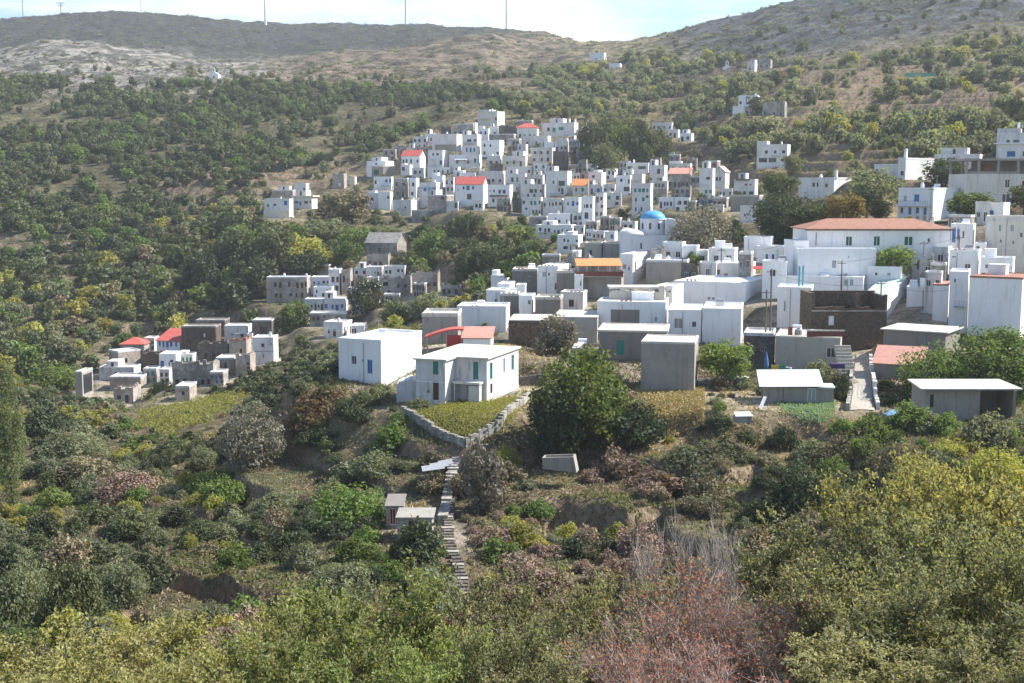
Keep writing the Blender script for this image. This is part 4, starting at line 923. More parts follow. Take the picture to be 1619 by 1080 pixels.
def specials():
    # church
    s = S_church.start(); q = MB()
    s.wall('wall', 'W', 983, 1053, 372, 405, 0, 9, [(1013.5, 389, 3.4, 10, 'd', 'window')], drop=5)
    # barrel vault over the hall
    X0, X1 = s.X(983), s.X(1018); zc = s.Zp(372) + .003; r = (X1 - X0) / 2; n = 12
    arc = [((X0 + X1) / 2 - r * math.cos(math.pi*i/n), 0.003, zc + r * .52 * math.sin(math.pi*i/n)) for i in range(n + 1)]
    MB().prism(arc, (0, 9, 0)).build('vault', M['W'], s.root, True)
    X2, X3 = s.X(1020), s.X(1068); zd0, zd1 = s.Zp(372), s.Zp(348); cx = (s.X(1015) + s.X(1056)) / 2; cr = (s.X(1056) - s.X(1015)) / 2
    MB().lathe([(cr, s.Zp(372) + .004), (cr, zd1), (cr + .12, zd1 + .02), (cr + .12, zd1 + .22), (0, zd1 + .23)], (cx, 5, 0), 16).build('drum', M['W'], s.root)
    dz = s.Zp(334) - s.Zp(347)
    do = MB().lathe([(cr * .985 * math.cos(t), zd1 + .225 + dz * math.sin(t)) for t in [math.pi/2*i/9 for i in range(10)]], (cx, 5, 0), 28).build('dome', M['dome'], s.root, True)
    zt = zd1 + .2 + dz
    MB().box(cx - .05, cx + .05, 4.95, 5.05, zt, zt + 1.2).box(cx - .35, cx + .35, 4.96, 5.04, zt + .75, zt + .85).build('cross', M['wp'], do)
    for i in range(4):
        t = math.pi * (1.18 + .22 * i)
        w = MB().box(-.22, .22, -.05, .05, 0, 1.3).build('window', M['d'], s.root, False, (cx + (cr + .02) * math.cos(t), 5 + (cr + .02) * math.sin(t), zd1 - 2.0), t + math.pi/2)
    s.wall('side_aisle', 'W', 1053.2, 1068, 350, 405, .3, 12, [(1060, 363, 8, 13, 'V'), (1062, 397, 8, 7, 'd')], drop=5, roofm='W')
    s.wall('porch', 'W', 1020, 1066, 405.5, 420, -2.5, -.004, [(1018 + 8, 409, 9, 6, 'd')], drop=3, roofm='W', para=.15)
    # villa with hipped roof
    s = S_hip.start(); z1 = s.Zp(363)
    s.wall('wall', 'W', 1275, 1500, 363, 425, 0, 11, [(1341, 381, 11, 16, 'g'), (1385, 381, 11, 16, 'g'), (1435, 381, 15, 15, 'g'), (1467, 380, 4, 7, 'd'), (1452, 419, 6, 16, 'gn')], drop=4)
    r = MB(); X0, X1 = s.X(1273) - .3, s.X(1502) + .3; o = .45; D = 11; z = z1 + .003
    a = [Vector((X0, -o, z)), Vector((X1, -o, z)), Vector((X1, D + o, z)), Vector((X0, D + o, z))]; up = [p + Vector((0, 0, .14)) for p in a]
    zr = s.Zp(346) - .05; r0, r1 = Vector((X0 + 5.2, D/2, zr)), Vector((X1 - 5.2, D/2, zr))
    r.quad(*a[::-1])
    for k in range(4): r.quad(a[k], a[(k+1) % 4], up[(k+1) % 4], up[k])
    r.quad(up[0], up[1], r1, r0); r.quad(up[1], up[2], r1); r.quad(up[2], up[3], r0, r1); r.quad(up[3], up[0], r0)
    ro = r.build('roof', M['R'], s.root)
    MB().box(X0 + .1, X1 - .1, -o + .05, -.06, z - .16, z - .003).build('eaves', M['n'], s.root)
    s.wall('west_wing', 'W', 1251, 1274.6, 384, 425, -1.5, 6, [], drop=4, roofm='W')
    s.wall('terrace', 'W', 1252, 1372, 397, 440, -4.5, -1.6, [(1308, 415, 7, 13, 'gy'), (1330, 404, 2, 2, 'd')], drop=2, roofm='W', para=.5)
    MB().tube((s.X(1289), -.12, s.Zp(368)), (s.X(1289), -.12, s.Zp(388)), .09, .09, 6).build('drainpipe', M['gy'], s.root)
    # arcade house
    s = S_arc.start()
    s.wall('wall', 'C', 1524, 1640, 275, 330, 0, 10, [(1591, 290, 8, 14, 'd'), (1590, 313, 14, 14, 'd'), (1618, 292, 8, 12, 'n')], drop=6)
    f = MB(); z0, z1 = s.Zp(275) + .003, s.Zp(254)
    f.box(s.X(1522), s.X(1640), -.3, 10, z1, z1 + .45)
    for px in (1526, 1545, 1576, 1607, 1634):
        f.box(s.X(px) - .25, s.X(px) + .25, 0, .5, z0, z1 - .002); f.box(s.X(px) - .25, s.X(px) + .25, 9.4, 9.9, z0, z1 - .002)
    f.box(s.X(1524), s.X(1576) - .26, .05, .2, z0, z0 + .5); f.box(s.X(1576) + .26, s.X(1607) - .26, .05, .2, z0, z0 + .5)
    f.build('pillars', M['G'], s.root)
    MB().box(s.X(1547), s.X(1640), 5, 5.3, z0, z1 - .003).build('back_wall', M['T'], s.root)
    MB().box(s.X(1563), s.X(1573), 4, 4.9, z0, z0 + 1.9).build('brick_stack', M['R'], s.root)
    # L-shaped house with green shutters
    s = S_green.start()
    s.wall('wall', 'V', 651, 702, 572, 640, 0, 14, [(686, 584, 9.5, 21, 't', 'window'), (686, 620, 10, 30, 'n', 'door'), (673, 622, 4, 6, 'd')], drop=3, right=[])
    s.wall('east_wing', 'V', 702.2, 757, 572, 640, 3.2, 15, [(738, 591, 9, 28, 't', 'door'), (727, 624, 8, 22, 'gn', 'door')], drop=3,
           right=[(1.0, 2.0, 607, 580, 't', 'window'), (5.6, 6.7, 606, 581, 'gy', 'window'), (9.0, 10.0, 606, 580, 't', 'window'), (1.2, 2.0, 630, 614, 'n', 'window')])
    r = MB(); X0, Xm, X1 = s.X(651) - .3, s.X(702) + .3, s.X(757) + .3; z = s.Zp(572) + .003
    r.prism([(X0, -.3, z), (Xm, -.3, z), (Xm, 2.9, z), (X1, 2.9, z), (X1, 15.3, z), (X0, 15.3, z)], (0, 0, .2))
    for x in (X0 + 1.5, X0 + 4.2): r.box(x, x + .05, -.2, 15, z + .201, z + .22)
    r.build('roof', M['K'], s.root)
    b = MB().box(s.X(706), s.X(752), 1.7, 3.19, s.Zp(611), s.Zp(607.5)); bal = b.build('balcony', M['V'], s.root)
    b = MB()
    for px in (708, 750): b.box(s.X(px) - .08, s.X(px) + .08, 1.8, 1.96, s.Zp(640) - 1, s.Zp(611) - .003)
    b.build('post', M['V'], bal)
    MB().box(s.X(732), s.X(750), 1.9, 3.19, s.Zp(640) - 1, s.Zp(613)).build('low_wall', M['V'], s.root)
    MB().box(s.X(651) - .05, s.X(702) + .05, -.06, -.004, s.Zp(607), s.Zp(605.5)).build('string_course', M['W'], s.root)
    # rubble annex
    s = S_annex.start(); b = MB(); rg = random.Random(3)
    n = 7
    for i in range(n):
        x0, x1 = s.X(627) + (s.X(657) - s.X(627)) * i / n, s.X(627) + (s.X(657) - s.X(627)) * (i + 1) / n
        b.box(x0, x1, 0 + .02 * (i % 2), 4.5, -3, s.Zp(598 + (n - i) * 1.2) + rg.uniform(-.2, .2))
    b.build('wall', M['V'], s.root)
    # brown ruin
    s = S_ruin.start()
    s.wall('wall', 'B', 1280, 1400, 490, 557, 0, 7, [(1313, 507, 9, 15, 'W', 'niche'), (1371, 548, 4, 5, 'd')], drop=3, detail=False)
    b = MB(); rg = random.Random(5)
    z0 = s.Zp(490) + .003; zt = s.Zp(463)
    b.box(s.X(1280), s.X(1286), 0, .7, z0, zt); b.box(s.X(1350), s.X(1356), 0, .7, z0, s.Zp(464)); b.box(s.X(1397), s.X(1400), 0, .7, z0, s.Zp(466))
    for i in range(14):
        x0, x1 = s.X(1286) + (s.X(1397) - s.X(1286)) * i / 14, s.X(1286) + (s.X(1397) - s.X(1286)) * (i + 1) / 14
        b.box(x0 + .002, x1, .05, .6, z0, z0 + rg.uniform(.1, .5))
    b.box(s.X(1286.2), s.X(1399.8), 6.3, 7, z0, zt - .2); b.box(s.X(1280), s.X(1280) + .6, .71, 6.99, z0, zt - .1); b.box(s.X(1400) - .6, s.X(1400), .71, 6.29, z0, s.Zp(468))
    b.build('broken_top', M['B'], s.root)
    MB().box(s.X(1281), s.X(1399), -.12, -.004, s.Zp(492.5), s.Zp(490.5)).build('ledge', M['P'], s.root)
    # metal roofed shed
    s = S_tin.start()
    s.wall('wall', 'G', 1208, 1293, 612, 640, 0, 4.5, [(1282, 624, 13, 26, 'gy', 'door'), (1238, 622, 1, 30, 'n', 'door_frame')], drop=2, left=[(.5, 2.0, 632, 612, 'd', 'doorway')])
    X0, X1 = s.X(1200), s.X(1300)
    MB().prism([(X0, -.7, s.Zp(611.5)), (X1, -.7, s.Zp(609)), (X1, -.7, s.Zp(608.4)), (X0, -.7, s.Zp(610.8))], (0, 6.6, 1.1)).build('roof', M['tin'], s.root)
    MB().box(s.X(1293.2), s.X(1316), .3, 3, s.Zp(640) - 2, s.Zp(613)).build('side_store', M['G'], s.root); MB().box(s.X(1292), s.X(1318), .1, 3.2, s.Zp(613) + .003, s.Zp(611)).build('store_roof', M['wp'], s.root)
    # flat roofed shed
    s = S_flat.start()
    s.wall('wall', 'G', 1462, 1548, 618, 665, 0, 5, [(1472, 634, 6, 20, 'n', 'window')], drop=2)
    b = MB(); b.box(s.X(1548.2), s.X(1604), 4.6, 5, -2, s.Zp(618)); b.box(s.X(1600), s.X(1605), 0, 4.59, -2, s.Zp(618)); b.build('open_bay', M['T'], s.root)
    MB().prism([(s.X(1449), -1.2, s.Zp(617) + .2), (s.X(1608), -1.2, s.Zp(617) + .2), (s.X(1606), 5.4, s.Zp(617) + .32), (s.X(1456), 5.4, s.Zp(617) + .32)], (0, 0, .16)).build('roof', M['K'], s.root)
    # orange terrace
    s = S_orange.start(); b = MB()
    zb = s.Zp(438); b.box(s.X(910), s.X(985), -.8, 7.8, zb, zb + .2); b.build('floor', M['G'], s.root)
    b = MB(); b.box(s.X(910), s.X(985), -.8, -.72, zb + .202, s.Zp(429)); b.box(s.X(985) - .08, s.X(985), -.71, 7.7, zb + .202, s.Zp(429)); b.build('railing', M['maroon'], s.root)
    b = MB()
    for px in (914, 928, 946, 964, 980):
        for y in (.2, 6): b.box(s.X(px) - .08, s.X(px) + .08, y, y + .16, zb + .203, s.Zp(421))
    b.build('post', M['wp'], s.root)
    MB().prism([(s.X(911), -.6, s.Zp(421) + .01), (s.X(984), -.6, s.Zp(421) + .01), (s.X(984), 6.8, s.Zp(413)), (s.X(911), 6.8, s.Zp(413))], (0, 0, .12)).build('canopy', M['O'], s.root)
    MB().box(s.X(912), s.X(983), 6.9, 7.2, zb + .203, s.Zp(415)).build('back_wall', M['V'], s.root)
    # concrete canopy
    s = S_perg.start(); MB().box(s.X(963), s.X(1054), 0, 5, s.Zp(457), s.Zp(454)).build('slab', M['K'], s.root)
    b = MB()
    for px in (966, 1001, 1045):
        for y in (.3, 4.4): b.box(s.X(px) - .18, s.X(px) + .18, y, y + .3, -1.2, s.Zp(457) - .003)
    b.build('pillar', M['B2'], s.root)
    # red arched canopy
    s = S_awn.start(); pts = []
    for i in range(9):
        t = i / 8; pts.append((s.X(671 + 62 * t), .0, s.Zp(536 - 13 * math.sin(t * 1.75) / math.sin(1.75) * 1.0)))
    MB().prism(pts + [(x, y, z + .28) for x, y, z in pts[::-1]], (0, 3.2, 0)).build('canopy', M['RR'], s.root)
    b = MB()
    for px, py in ((675, 531), (706, 521), (730, 519)):
        for y in (.3, 1.9): b.tube((s.X(px), y, -1.5), (s.X(px), y, s.Zp(py) - .05), .07, .07, 6)
    b.build('post', M['gy'], s.root)
    MB().box(s.X(706), s.X(732), .8, 1.0, -1, s.Zp(531)).build('screen', M['redtarp'], s.root)
    # chapels on the ridges
    for s, x0, x1, yt in ((S_chapel, 331, 345, 117), (S_chap2, 1143, 1156, 106)):
        s.start(); s.wall('nave', 'W', x0, x1, yt, s.b, 0, 7, [((x0 + x1) / 2, s.b - 4, 2.4, 6, 'd', 'door')], drop=3, detail=False)
        xm = (s.X(x0) + s.X(x1)) / 2; w = s.X(x1) - s.X(x0)
        MB().prism([(s.X(x0) - .1, -.05, s.Zp(yt) + .003), (s.X(x1) + .1, -.05, s.Zp(yt) + .003), (xm, -.05, s.Zp(yt) + w * .3)], (0, 7.1, 0)).build('roof', M['W'], s.root)
        b = MB(); z = s.Zp(yt) + w * .25; b.box(xm - .9, xm - .45, .1, .9, z, z + 1.7); b.box(xm + .45, xm + .9, .1, .9, z, z + 1.7); b.prism([(xm - 1.0, .08, z + 1.702), (xm + 1.0, .08, z + 1.702), (xm, .08, z + 2.8)], (0, .85, 0)); b.build('bell_gable', M['W'], s.root)
    # stair-side sheds
    s = S_red.start(); s.wall('wall', 'S', 611, 637, 801, 838, 0, 3, [(621, 817, 10, 28, 'r', 'door')], drop=1.5)
    MB().prism([(s.X(609), -.3, s.Zp(801) + .003), (s.X(639), -.3, s.Zp(801) + .003), (s.X(639), 3.2, s.Zp(797) + .1), (s.X(609), 3.2, s.Zp(797) + .1)], (0, 0, .14)).build('roof', M['T'], s.root)
    s = S_dark.start(); s.wall('wall', 'S', 628, 683, 820, 856, 0, 3.2, [(655, 839, 18, 30, 'd', 'doorway')], drop=1.5, detail=False)
    MB().box(s.X(626), s.X(686), -.25, 3.4, s.Zp(820) + .003, s.Zp(817)).build('roof', M['G'], s.root)
for q in HOUSES: build_house(q)
specials()
# ------------------------------------------------------------------ vegetation
LEAF = {
 'evergreen': ((.040,.056,.026), (.070,.088,.036), (.120,.130,.055)),
 'olive':     ((.085,.105,.058), (.130,.148,.085), (.19,.20,.13)),
 'green':     ((.045,.080,.020), (.090,.140,.034), (.165,.215,.062)),
 'yellow':    ((.135,.150,.034), (.22,.22,.052), (.31,.285,.08)),
 'gold':      ((.16,.11,.03), (.21,.16,.045), (.12,.12,.035)),
 'dry':       ((.125,.105,.068), (.20,.165,.108), (.16,.15,.08)),
 'rust':      ((.115,.060,.036), (.155,.090,.055), (.085,.085,.040)),
 'pink':      ((.20,.135,.105), (.26,.185,.150), (.17,.14,.10)),
 'bare':      ((.15,.135,.11), (.21,.19,.165), (.11,.11,.07)),
 'red':       ((.37,.095,.085), (.41,.21,.165), (.29,.20,.12)),
 'pale':      ((.12,.14,.085), (.17,.185,.12), (.22,.23,.16)),
 'dark':      ((.024,.036,.019), (.042,.056,.028), (.075,.088,.042)),
 'poplar':    ((.06,.085,.035), (.10,.13,.055), (.16,.185,.09)),
 'mint':      ((.14,.22,.13), (.2,.29,.18), (.26,.35,.23)),
 'straw':     ((.36,.27,.12), (.44,.35,.18), (.28,.22,.10)),
}
LM = {k: leafmat('leaves_' + k, c, .25 if k in ('dry','bare','pink','straw') else (.30 if k in ('evergreen','dark') else .48)) for k, c in LEAF.items()}
def leafquads(C, Nn, size, rng, asp=.62):
    """diamond leaves at C with normals Nn"""
    n = len(C); t = rng.normal(size=(n, 3)); u = np.cross(Nn, t); u /= np.linalg.norm(u, axis=1)[:, None] + 1e-9
    w = np.cross(Nn, u); s = (size * rng.uniform(.6, 1.35, n))[:, None]
    bend = Nn * s * .25
    V = np.stack([C - u*s, C + w*s*asp + bend, C + u*s, C - w*s*asp + bend], 1).reshape(-1, 3)
    Fq = np.arange(n * 4).reshape(n, 4)
    return V, Fq
def cloud(seed, n, ncl, leaf, shape, tier='mid'):
    rng = np.random.default_rng(seed)
    d = rng.normal(size=(ncl, 3)); d /= np.linalg.norm(d, axis=1)[:, None]
    r = rng.uniform(.35, .86, ncl) ** .7; c = d * r[:, None]; rc = rng.uniform(.13, .30, ncl); c[0] = 0; rc[0] = .42
    c[:, :2] *= rng.uniform(.78, 1.12, 2)
    if tier == 'far' and shape == 'round':
        r = rng.uniform(.2, .66, ncl); c = d * r[:, None]; rc = rng.uniform(.24, .40, ncl)
    if shape == 'poplar': c[:, :2] *= (1 - .62 * np.clip(c[:, 2:3], -.2, 1) ** 2) ; rc *= .9
    if shape == 'shrub': c[:, 2] = np.abs(c[:, 2]) * 1.25 - .8; c[0, 2] = -.45; rc *= 1.05
    if shape == 'wide': c[:, 2] = c[:, 2] * .8 + .12
    wts = rc ** 2; wts /= wts.sum(); k = rng.choice(ncl, n, p=wts)
    e = rng.normal(size=(n, 3)); e /= np.linalg.norm(e, axis=1)[:, None]
    rad = rc[k] * rng.uniform(.45, 1.1, n) ** .5 * np.where(rng.random(n) < .08, 1.6, 1)
    C = c[k] + e * rad[:, None]
    C[:, 2] = np.maximum(C[:, 2], -.97 + rng.uniform(0, .1, n))
    Nn = e + rng.normal(size=(n, 3)) * .38; Nn /= np.linalg.norm(Nn, axis=1)[:, None]
    C[:, 2] += 1.0
    V, Fq = leafquads(C, Nn, leaf * (1.5 if shape == 'poplar' else 1), rng)
    if shape == 'poplar':
        C4 = np.repeat(C, 4, 0); V = C4 + (V - C4) * np.array([1, 1, .24])
    return (V, Fq), c + np.array([0, 0, 1.0])
CACHE = {}
def crown_mesh(tier, shape, i, mat):
    k = (tier, shape, i)
    if k not in CACHE:
        n, ncl, leaf = {'far': (430, 14, .15), 'mid': (2400, 60, .072), 'big': (6500, 130, .044), 'tiny': (60, 8, .22)}[tier]
        CACHE[k] = cloud(hash_(k), n, ncl, leaf, shape, tier)
    km = k + (mat,)
    if km not in CACHE:
        (V, Fq), c = CACHE[k]; CACHE[km] = mesh('crown', V, Fq, LM[mat])
    return CACHE[km]
def hash_(k):
    h = 17
    for ch in str(k): h = (h * 131 + ord(ch)) % 1000003
    return h
def trunk_mesh(i):
    k = ('trunk', i)
    if k not in CACHE:
        rg = random.Random(i * 7 + 1); b = MB(); p = Vector((0, 0, -.12)); r = .075
        for s in range(4):
            q = p + Vector((rg.uniform(-.06, .06), rg.uniform(-.06, .06), .27)); b.tube(p, q, r, r * .82, 7); p = q; r *= .82
            if s >= 1:
                for _ in range(2):
                    e = p + Vector((rg.uniform(-.6, .6), rg.uniform(-.6, .6), rg.uniform(.25, .7))); b.tube(p, e, r * .6, r * .2, 5)
        CACHE[k] = b.mesh('trunk', M['bark'])
    return CACHE[k]
NPL = [0]
def plant(name, label, cat, x, y, w, hgt, mat, tier='mid', shape='round', group=None, parts=True, sink=.04, z=None):
    i = NPL[0] % 4; NPL[0] += 1
    z = gz(x, y) - sink * hgt if z is None else z
    cm = crown_mesh(tier, shape, i, mat); sc = (w / 2, w / 2, hgt / 2); rz = random.uniform(0, 6.28)
    if not parts: return tag(ob(name, cm, None, (x, y, z), rz, sc), label, cat, group)
    t = thing(name, label, cat, (x, y, z), rz, group)
    ob('foliage' if shape == 'shrub' else 'crown', cm, t, (0, 0, 0), 0, sc)
    ob('stem' if shape == 'shrub' else 'trunk', trunk_mesh(i), t, (0, 0, 0), 0, sc)
    return t
def inpoly(x, y, poly):
    x = np.asarray(x); y = np.asarray(y); r = np.zeros(x.shape, bool); n = len(poly)
    for i in range(n):
        x0, y0 = poly[i]; x1, y1 = poly[(i + 1) % n]
        c = ((y0 > y) != (y1 > y)); xi = (x1 - x0) * (y - y0) / ((y1 - y0) if y1 != y0 else 1e-9) + x0
        r ^= c & (x < xi)
    return r
FT = np.array([(a, b, c, d, e, f) for a, b, c, d, e, f, g in FOOT])
def clear_of_houses(x, y, m):
    ok = np.ones(len(x), bool)
    for cx, cy, ux, uy, hw, hd in FT:
        u = np.abs((x-cx)*ux + (y-cy)*uy) - hw; v_ = np.abs(-(x-cx)*uy + (y-cy)*ux) - hd
        ok &= np.maximum(u, v_) > m
    return ok
def jgrid(y0, y1, sp, seed, tmax=.5):
    rng = np.random.default_rng(seed); ny = int((y1 - y0) / sp); out = []
    for j in range(ny):
        y = y0 + (j + .5) * sp; nx = int(2 * tmax * y / sp)
        xs = -tmax * y + (np.arange(nx) + .5) * sp
        out.append(np.stack([xs + rng.uniform(-.43, .43, nx) * sp, np.full(nx, y) + rng.uniform(-.43, .43, nx) * sp], 1))
    a = np.concatenate(out); z = zat(a[:, 0], a[:, 1]); px, py = proj(a[:, 0], a[:, 1], z)
    return a[:, 0], a[:, 1], z, px, py, rng
WOOD = [(-500,118),(0,128),(150,126),(330,131),(430,138),(560,137),(700,138),(830,150),(810,178),(760,178),(720,192),(690,205),(640,215),(600,235),(560,243),(520,262),(450,275),(400,292),(330,322),(250,352),(200,425),(100,440),(-500,455)]
LOWL = [(-500,445),(100,432),(220,365),(330,330),(420,355),(300,440),(285,480),(180,520),(60,590),(-500,600)]
DARKM = [(275,475),(290,410),(350,365),(450,352),(520,372),(565,402),(520,428),(425,438),(400,470),(385,500),(300,505)]
SADDLE = [(850,108),(900,84),(1000,80),(1060,66),(1060,180),(1000,185),(940,190),(830,190),(800,172)]
RIGHT = [(1050,62),(1150,92),(1250,100),(1380,96),(1480,78),(1750,60),(1750,245),(1500,252),(1350,262),(1260,262),(1180,262),(1100,232),(1060,190)]
VALLEY = [(480,345),(560,320),(600,345),(700,350),(840,372),(850,395),(870,420),(800,445),(740,455),(700,430),(660,405),(580,400),(520,370)]
def phrase(px, py):
    for poly, ph in ((DARKM, 'above the long pinkish house'), (VALLEY, 'in the hollow under the far village'), (SADDLE, 'below the saddle of the hills')):
        if inpoly(np.array([px]), np.array([py]), poly)[0]: return ph
    if px > 1040: return 'on the terraces under the grey mountain' if py < 180 else 'on the terraces above the upper right houses'
    if py < 200: return 'on the wooded slope under the rocky hill' if px < 420 else 'on the wooded slope above the far village'
    if py < 300: return 'on the left half of the wooded hillside' if px < 250 else 'on the wooded hillside left of the far village'
    return 'on the terraced slope at the left edge' if px < 200 else 'on the terraced slope left of the middle hamlet'
ADJ = {'evergreen': 'dark rounded evergreen', 'olive': 'grey green rounded', 'green': 'fresh green rounded', 'yellow': 'yellowish rounded', 'dark': 'very dark dense', 'gold': 'golden autumn', 'dry': 'brownish', 'pale': 'pale silvery', 'rust': 'rusty brown', 'pink': 'pinkish dry', 'bare': 'bare grey'}
def far_trees():
    x, y, z, px, py, rng = jgrid(300, 860, 5.5, 5, .62)
    n = len(x); u = rng.random(n)
    ok = clear_of_houses(x, y, 3.0)
    wood = inpoly(px, py, WOOD); low = inpoly(px, py, LOWL); dm = inpoly(px, py, DARKM); sd = inpoly(px, py, SADDLE); rt = inpoly(px, py, RIGHT); vl = inpoly(px, py, VALLEY)
    gap = fbm(x, y, 34, 3, 21)
    dens = np.where(wood, np.where(gap > .19, .18, .98), 0) + np.where(low & ~dm, np.where(gap > .15, .5, .95), 0) + np.where(dm, 1.0, 0) + np.where(sd, np.where(gap > .1, .15, .5), 0) + np.where(rt, np.where(gap > .0, .12, .55), 0) + np.where(vl & ~dm, .6, 0)
    rocky = ~(wood | low | dm | sd | rt | vl) & (py < 330)
    dens = np.where(rocky, np.where((px > 1000) & (py < 100), .06, .10), dens)
    mid = ~(wood | low | dm | sd | rt | vl) & (py >= 300) & (px < 860)
    dens = np.where(mid, np.where(gap > .2, .35, .75), dens); dens = np.where(rocky & (py > 215) & (px < 700), .3, dens)
    keep = ok & (u < dens) & (px > -330) & (px < 1950)
    items = []
    for i in np.nonzero(keep)[0]:
        w = rng.uniform(3.6, 7.2) if rng.random() < .68 else rng.uniform(7.2, 10.5) * (1.3 if dm[i] else 1) * (.62 if rocky[i] else 1) * (1.05 if rt[i] else 1)
        w *= 1 + .45 * float(gap[i]) * -1
        a = rng.random()
        if rt[i] or sd[i]: mat = 'olive' if a < .52 else 'evergreen' if a < .66 else 'pale' if a < .92 else 'yellow'
        elif wood[i]: mat = 'evergreen' if a < .68 else 'dark' if a < .84 else 'green' if a < .94 else 'olive'
        elif dm[i]: mat = 'evergreen' if a < .6 else 'dark' if a < .85 else 'green' if a < .95 else 'yellow'
        elif rocky[i]: mat = 'olive' if a < .5 else 'evergreen' if a < .8 else 'dry'
        else: mat = 'evergreen' if a < .4 else 'green' if a < .52 else 'olive' if a < .74 else 'yellow' if a < .84 else 'dry' if a < .93 else 'dark'
        items.append((w / y[i], i, w, w * rng.uniform(.72, 1.02), mat))
    keepc = [(q['x0'] - 3, q['x1'] + 3, q['yt'], q['yb'], q['d']) for q in HOUSES if q['d'] > 255] + [(328, 349, 108, 127, 815), (1140, 1159, 98, 116, 740), (1430, 1482, 104, 117, 585)]
    def hides(y_, px_, py_, w, hh):          # trees are kept out of the open ground before house fronts
        k = F / y_
        return any(d_ > y_ and px_ + w*k*.5 > a and px_ - w*k*.5 < b and py_ > yb_ - 1 and py_ - hh*k*.9 < yb_ - (yb_ - yt_) * .3 for a, b, yt_, yb_, d_ in keepc)
    items = [t for t in items if not hides(y[t[1]], px[t[1]], py[t[1]], t[2], t[3])]
    items.sort(reverse=True)
    cnt = {}; rest = {}
    for s, i, w, hh, mat in items:
        side = 'olive_tree' if mat in ('olive', 'pale') else 'hillside_tree'
        cnt[side] = cnt.get(side, 0) + 1
        if px[i] < -40 or px[i] > 1660: cnt[side] -= 1
        if cnt[side] <= 298 and py[i] > 60 and -40 < px[i] < 1660:
            ph = phrase(px[i], py[i])
            plant(side, f'{ADJ[mat]} tree {ph}', 'tree', x[i], y[i], w, hh, mat, 'far', 'round', 'trees ' + ph, parts=False, sink=.12)
        else: rest.setdefault(mat, []).append((x[i], y[i], z[i] - .12 * hh, w, hh))
    return rest
def merged(name, groups, tier, label, cat, shape='round'):
    V = []; Fs = []; MI = []; mats = []; nv = 0
    rng = np.random.default_rng(3)
    for mi, (mat, its) in enumerate(groups.items()):
        mats.append(LM[mat])
        for (x, y, z, w, hh) in its:
            k = (tier, shape, int(rng.integers(4)))
            if k not in CACHE: crown_mesh(*k, mat)
            (v0, f0), _ = CACHE[k]; a = rng.uniform(0, 6.28); c, s_ = math.cos(a), math.sin(a)
            V.append(np.stack([(v0[:,0]*c - v0[:,1]*s_)*w/2 + x, (v0[:,0]*s_ + v0[:,1]*c)*w/2 + y, v0[:,2]*hh/2 + z], 1)); Fs.append(f0 + nv); nv += len(v0); MI.append(np.full(len(f0), mi))
    m = mesh(name, np.concatenate(V), np.concatenate(Fs), mats, mi=np.concatenate(MI))
    return tag(ob(name, m), label, cat, kind='stuff')
rest = far_trees()
merged('hillside_wood', rest, 'far', 'smaller trees and bushes covering the far hillsides as one wood', 'wood')
def scrub():
    x, y, z, px, py, rng = jgrid(170, 900, 3.7, 9)
    bare = fbm(x, y, 26, 3, 31)
    far = y > 300
    ok = clear_of_houses(x, y, .8) & (px > -40) & (px < 1660) & (rng.random(len(x)) < np.where(far, .5, .75) * np.where(bare > .1, .45, 1)) & ~((px > 860) & (y < 300) & (rng.random(len(x)) < .8))
    g = {}
    for i in np.nonzero(ok)[0]:
        a = rng.random(); mat = 'olive' if a < .3 else 'evergreen' if a < .5 else 'dry' if a < .78 else 'yellow' if a < .88 else 'rust' if a < .95 else 'green'
        w = rng.uniform(.9, 2.4) * (1.25 if y[i] > 500 else 1)
        g.setdefault(mat, []).append((x[i], y[i], z[i] - .15, w, w * rng.uniform(.5, .85)))
    merged('scrub', g, 'tiny', 'low thorny scrub dotted over the stony slopes', 'scrub', 'shrub')
scrub()
def side_scrub():
    x, y, z, px, py, rng = jgrid(40, 330, 3.6, 29, .62)
    g = {}
    for i in np.nonzero(((px < -40) | (px > 1660)) & clear_of_houses(x, y, 1.5) & (rng.random(len(x)) < .8))[0]:
        a = rng.random(); w = rng.uniform(1.6, 4.8); g.setdefault('olive' if a < .3 else 'evergreen' if a < .5 else 'green' if a < .65 else 'dry' if a < .85 else 'yellow', []).append((x[i], y[i], z[i] - .2, w, w * rng.uniform(.5, .9)))
    merged('outer_scrub', g, 'far', 'bushes growing on the slopes at both sides of the view', 'scrub', 'shrub')
side_scrub()
def far_scrub():
    x, y, z, px, py, rng = jgrid(790, 1750, 10.5, 19)
    gapn = fbm(x, y, 60, 3, 41)
    ok = (px > -40) & (px < 1660) & (rng.random(len(x)) < np.where(px > 1000, .75, np.where(y > 1300, .9, .42)) * np.where(gapn > .1, .5, 1))
    g = {}
    for i in np.nonzero(ok)[0]:
        w = rng.uniform(2, 9) ; a = rng.random()
        g.setdefault('evergreen' if a < .5 else 'olive' if a < .8 else 'dry', []).append((x[i], y[i], z[i] - .5, w, w * rng.uniform(.3, .55)))
    merged('distant_scrub', g, 'tiny', 'dark low scrub on the distant mountain sides', 'scrub', 'shrub')
far_scrub()
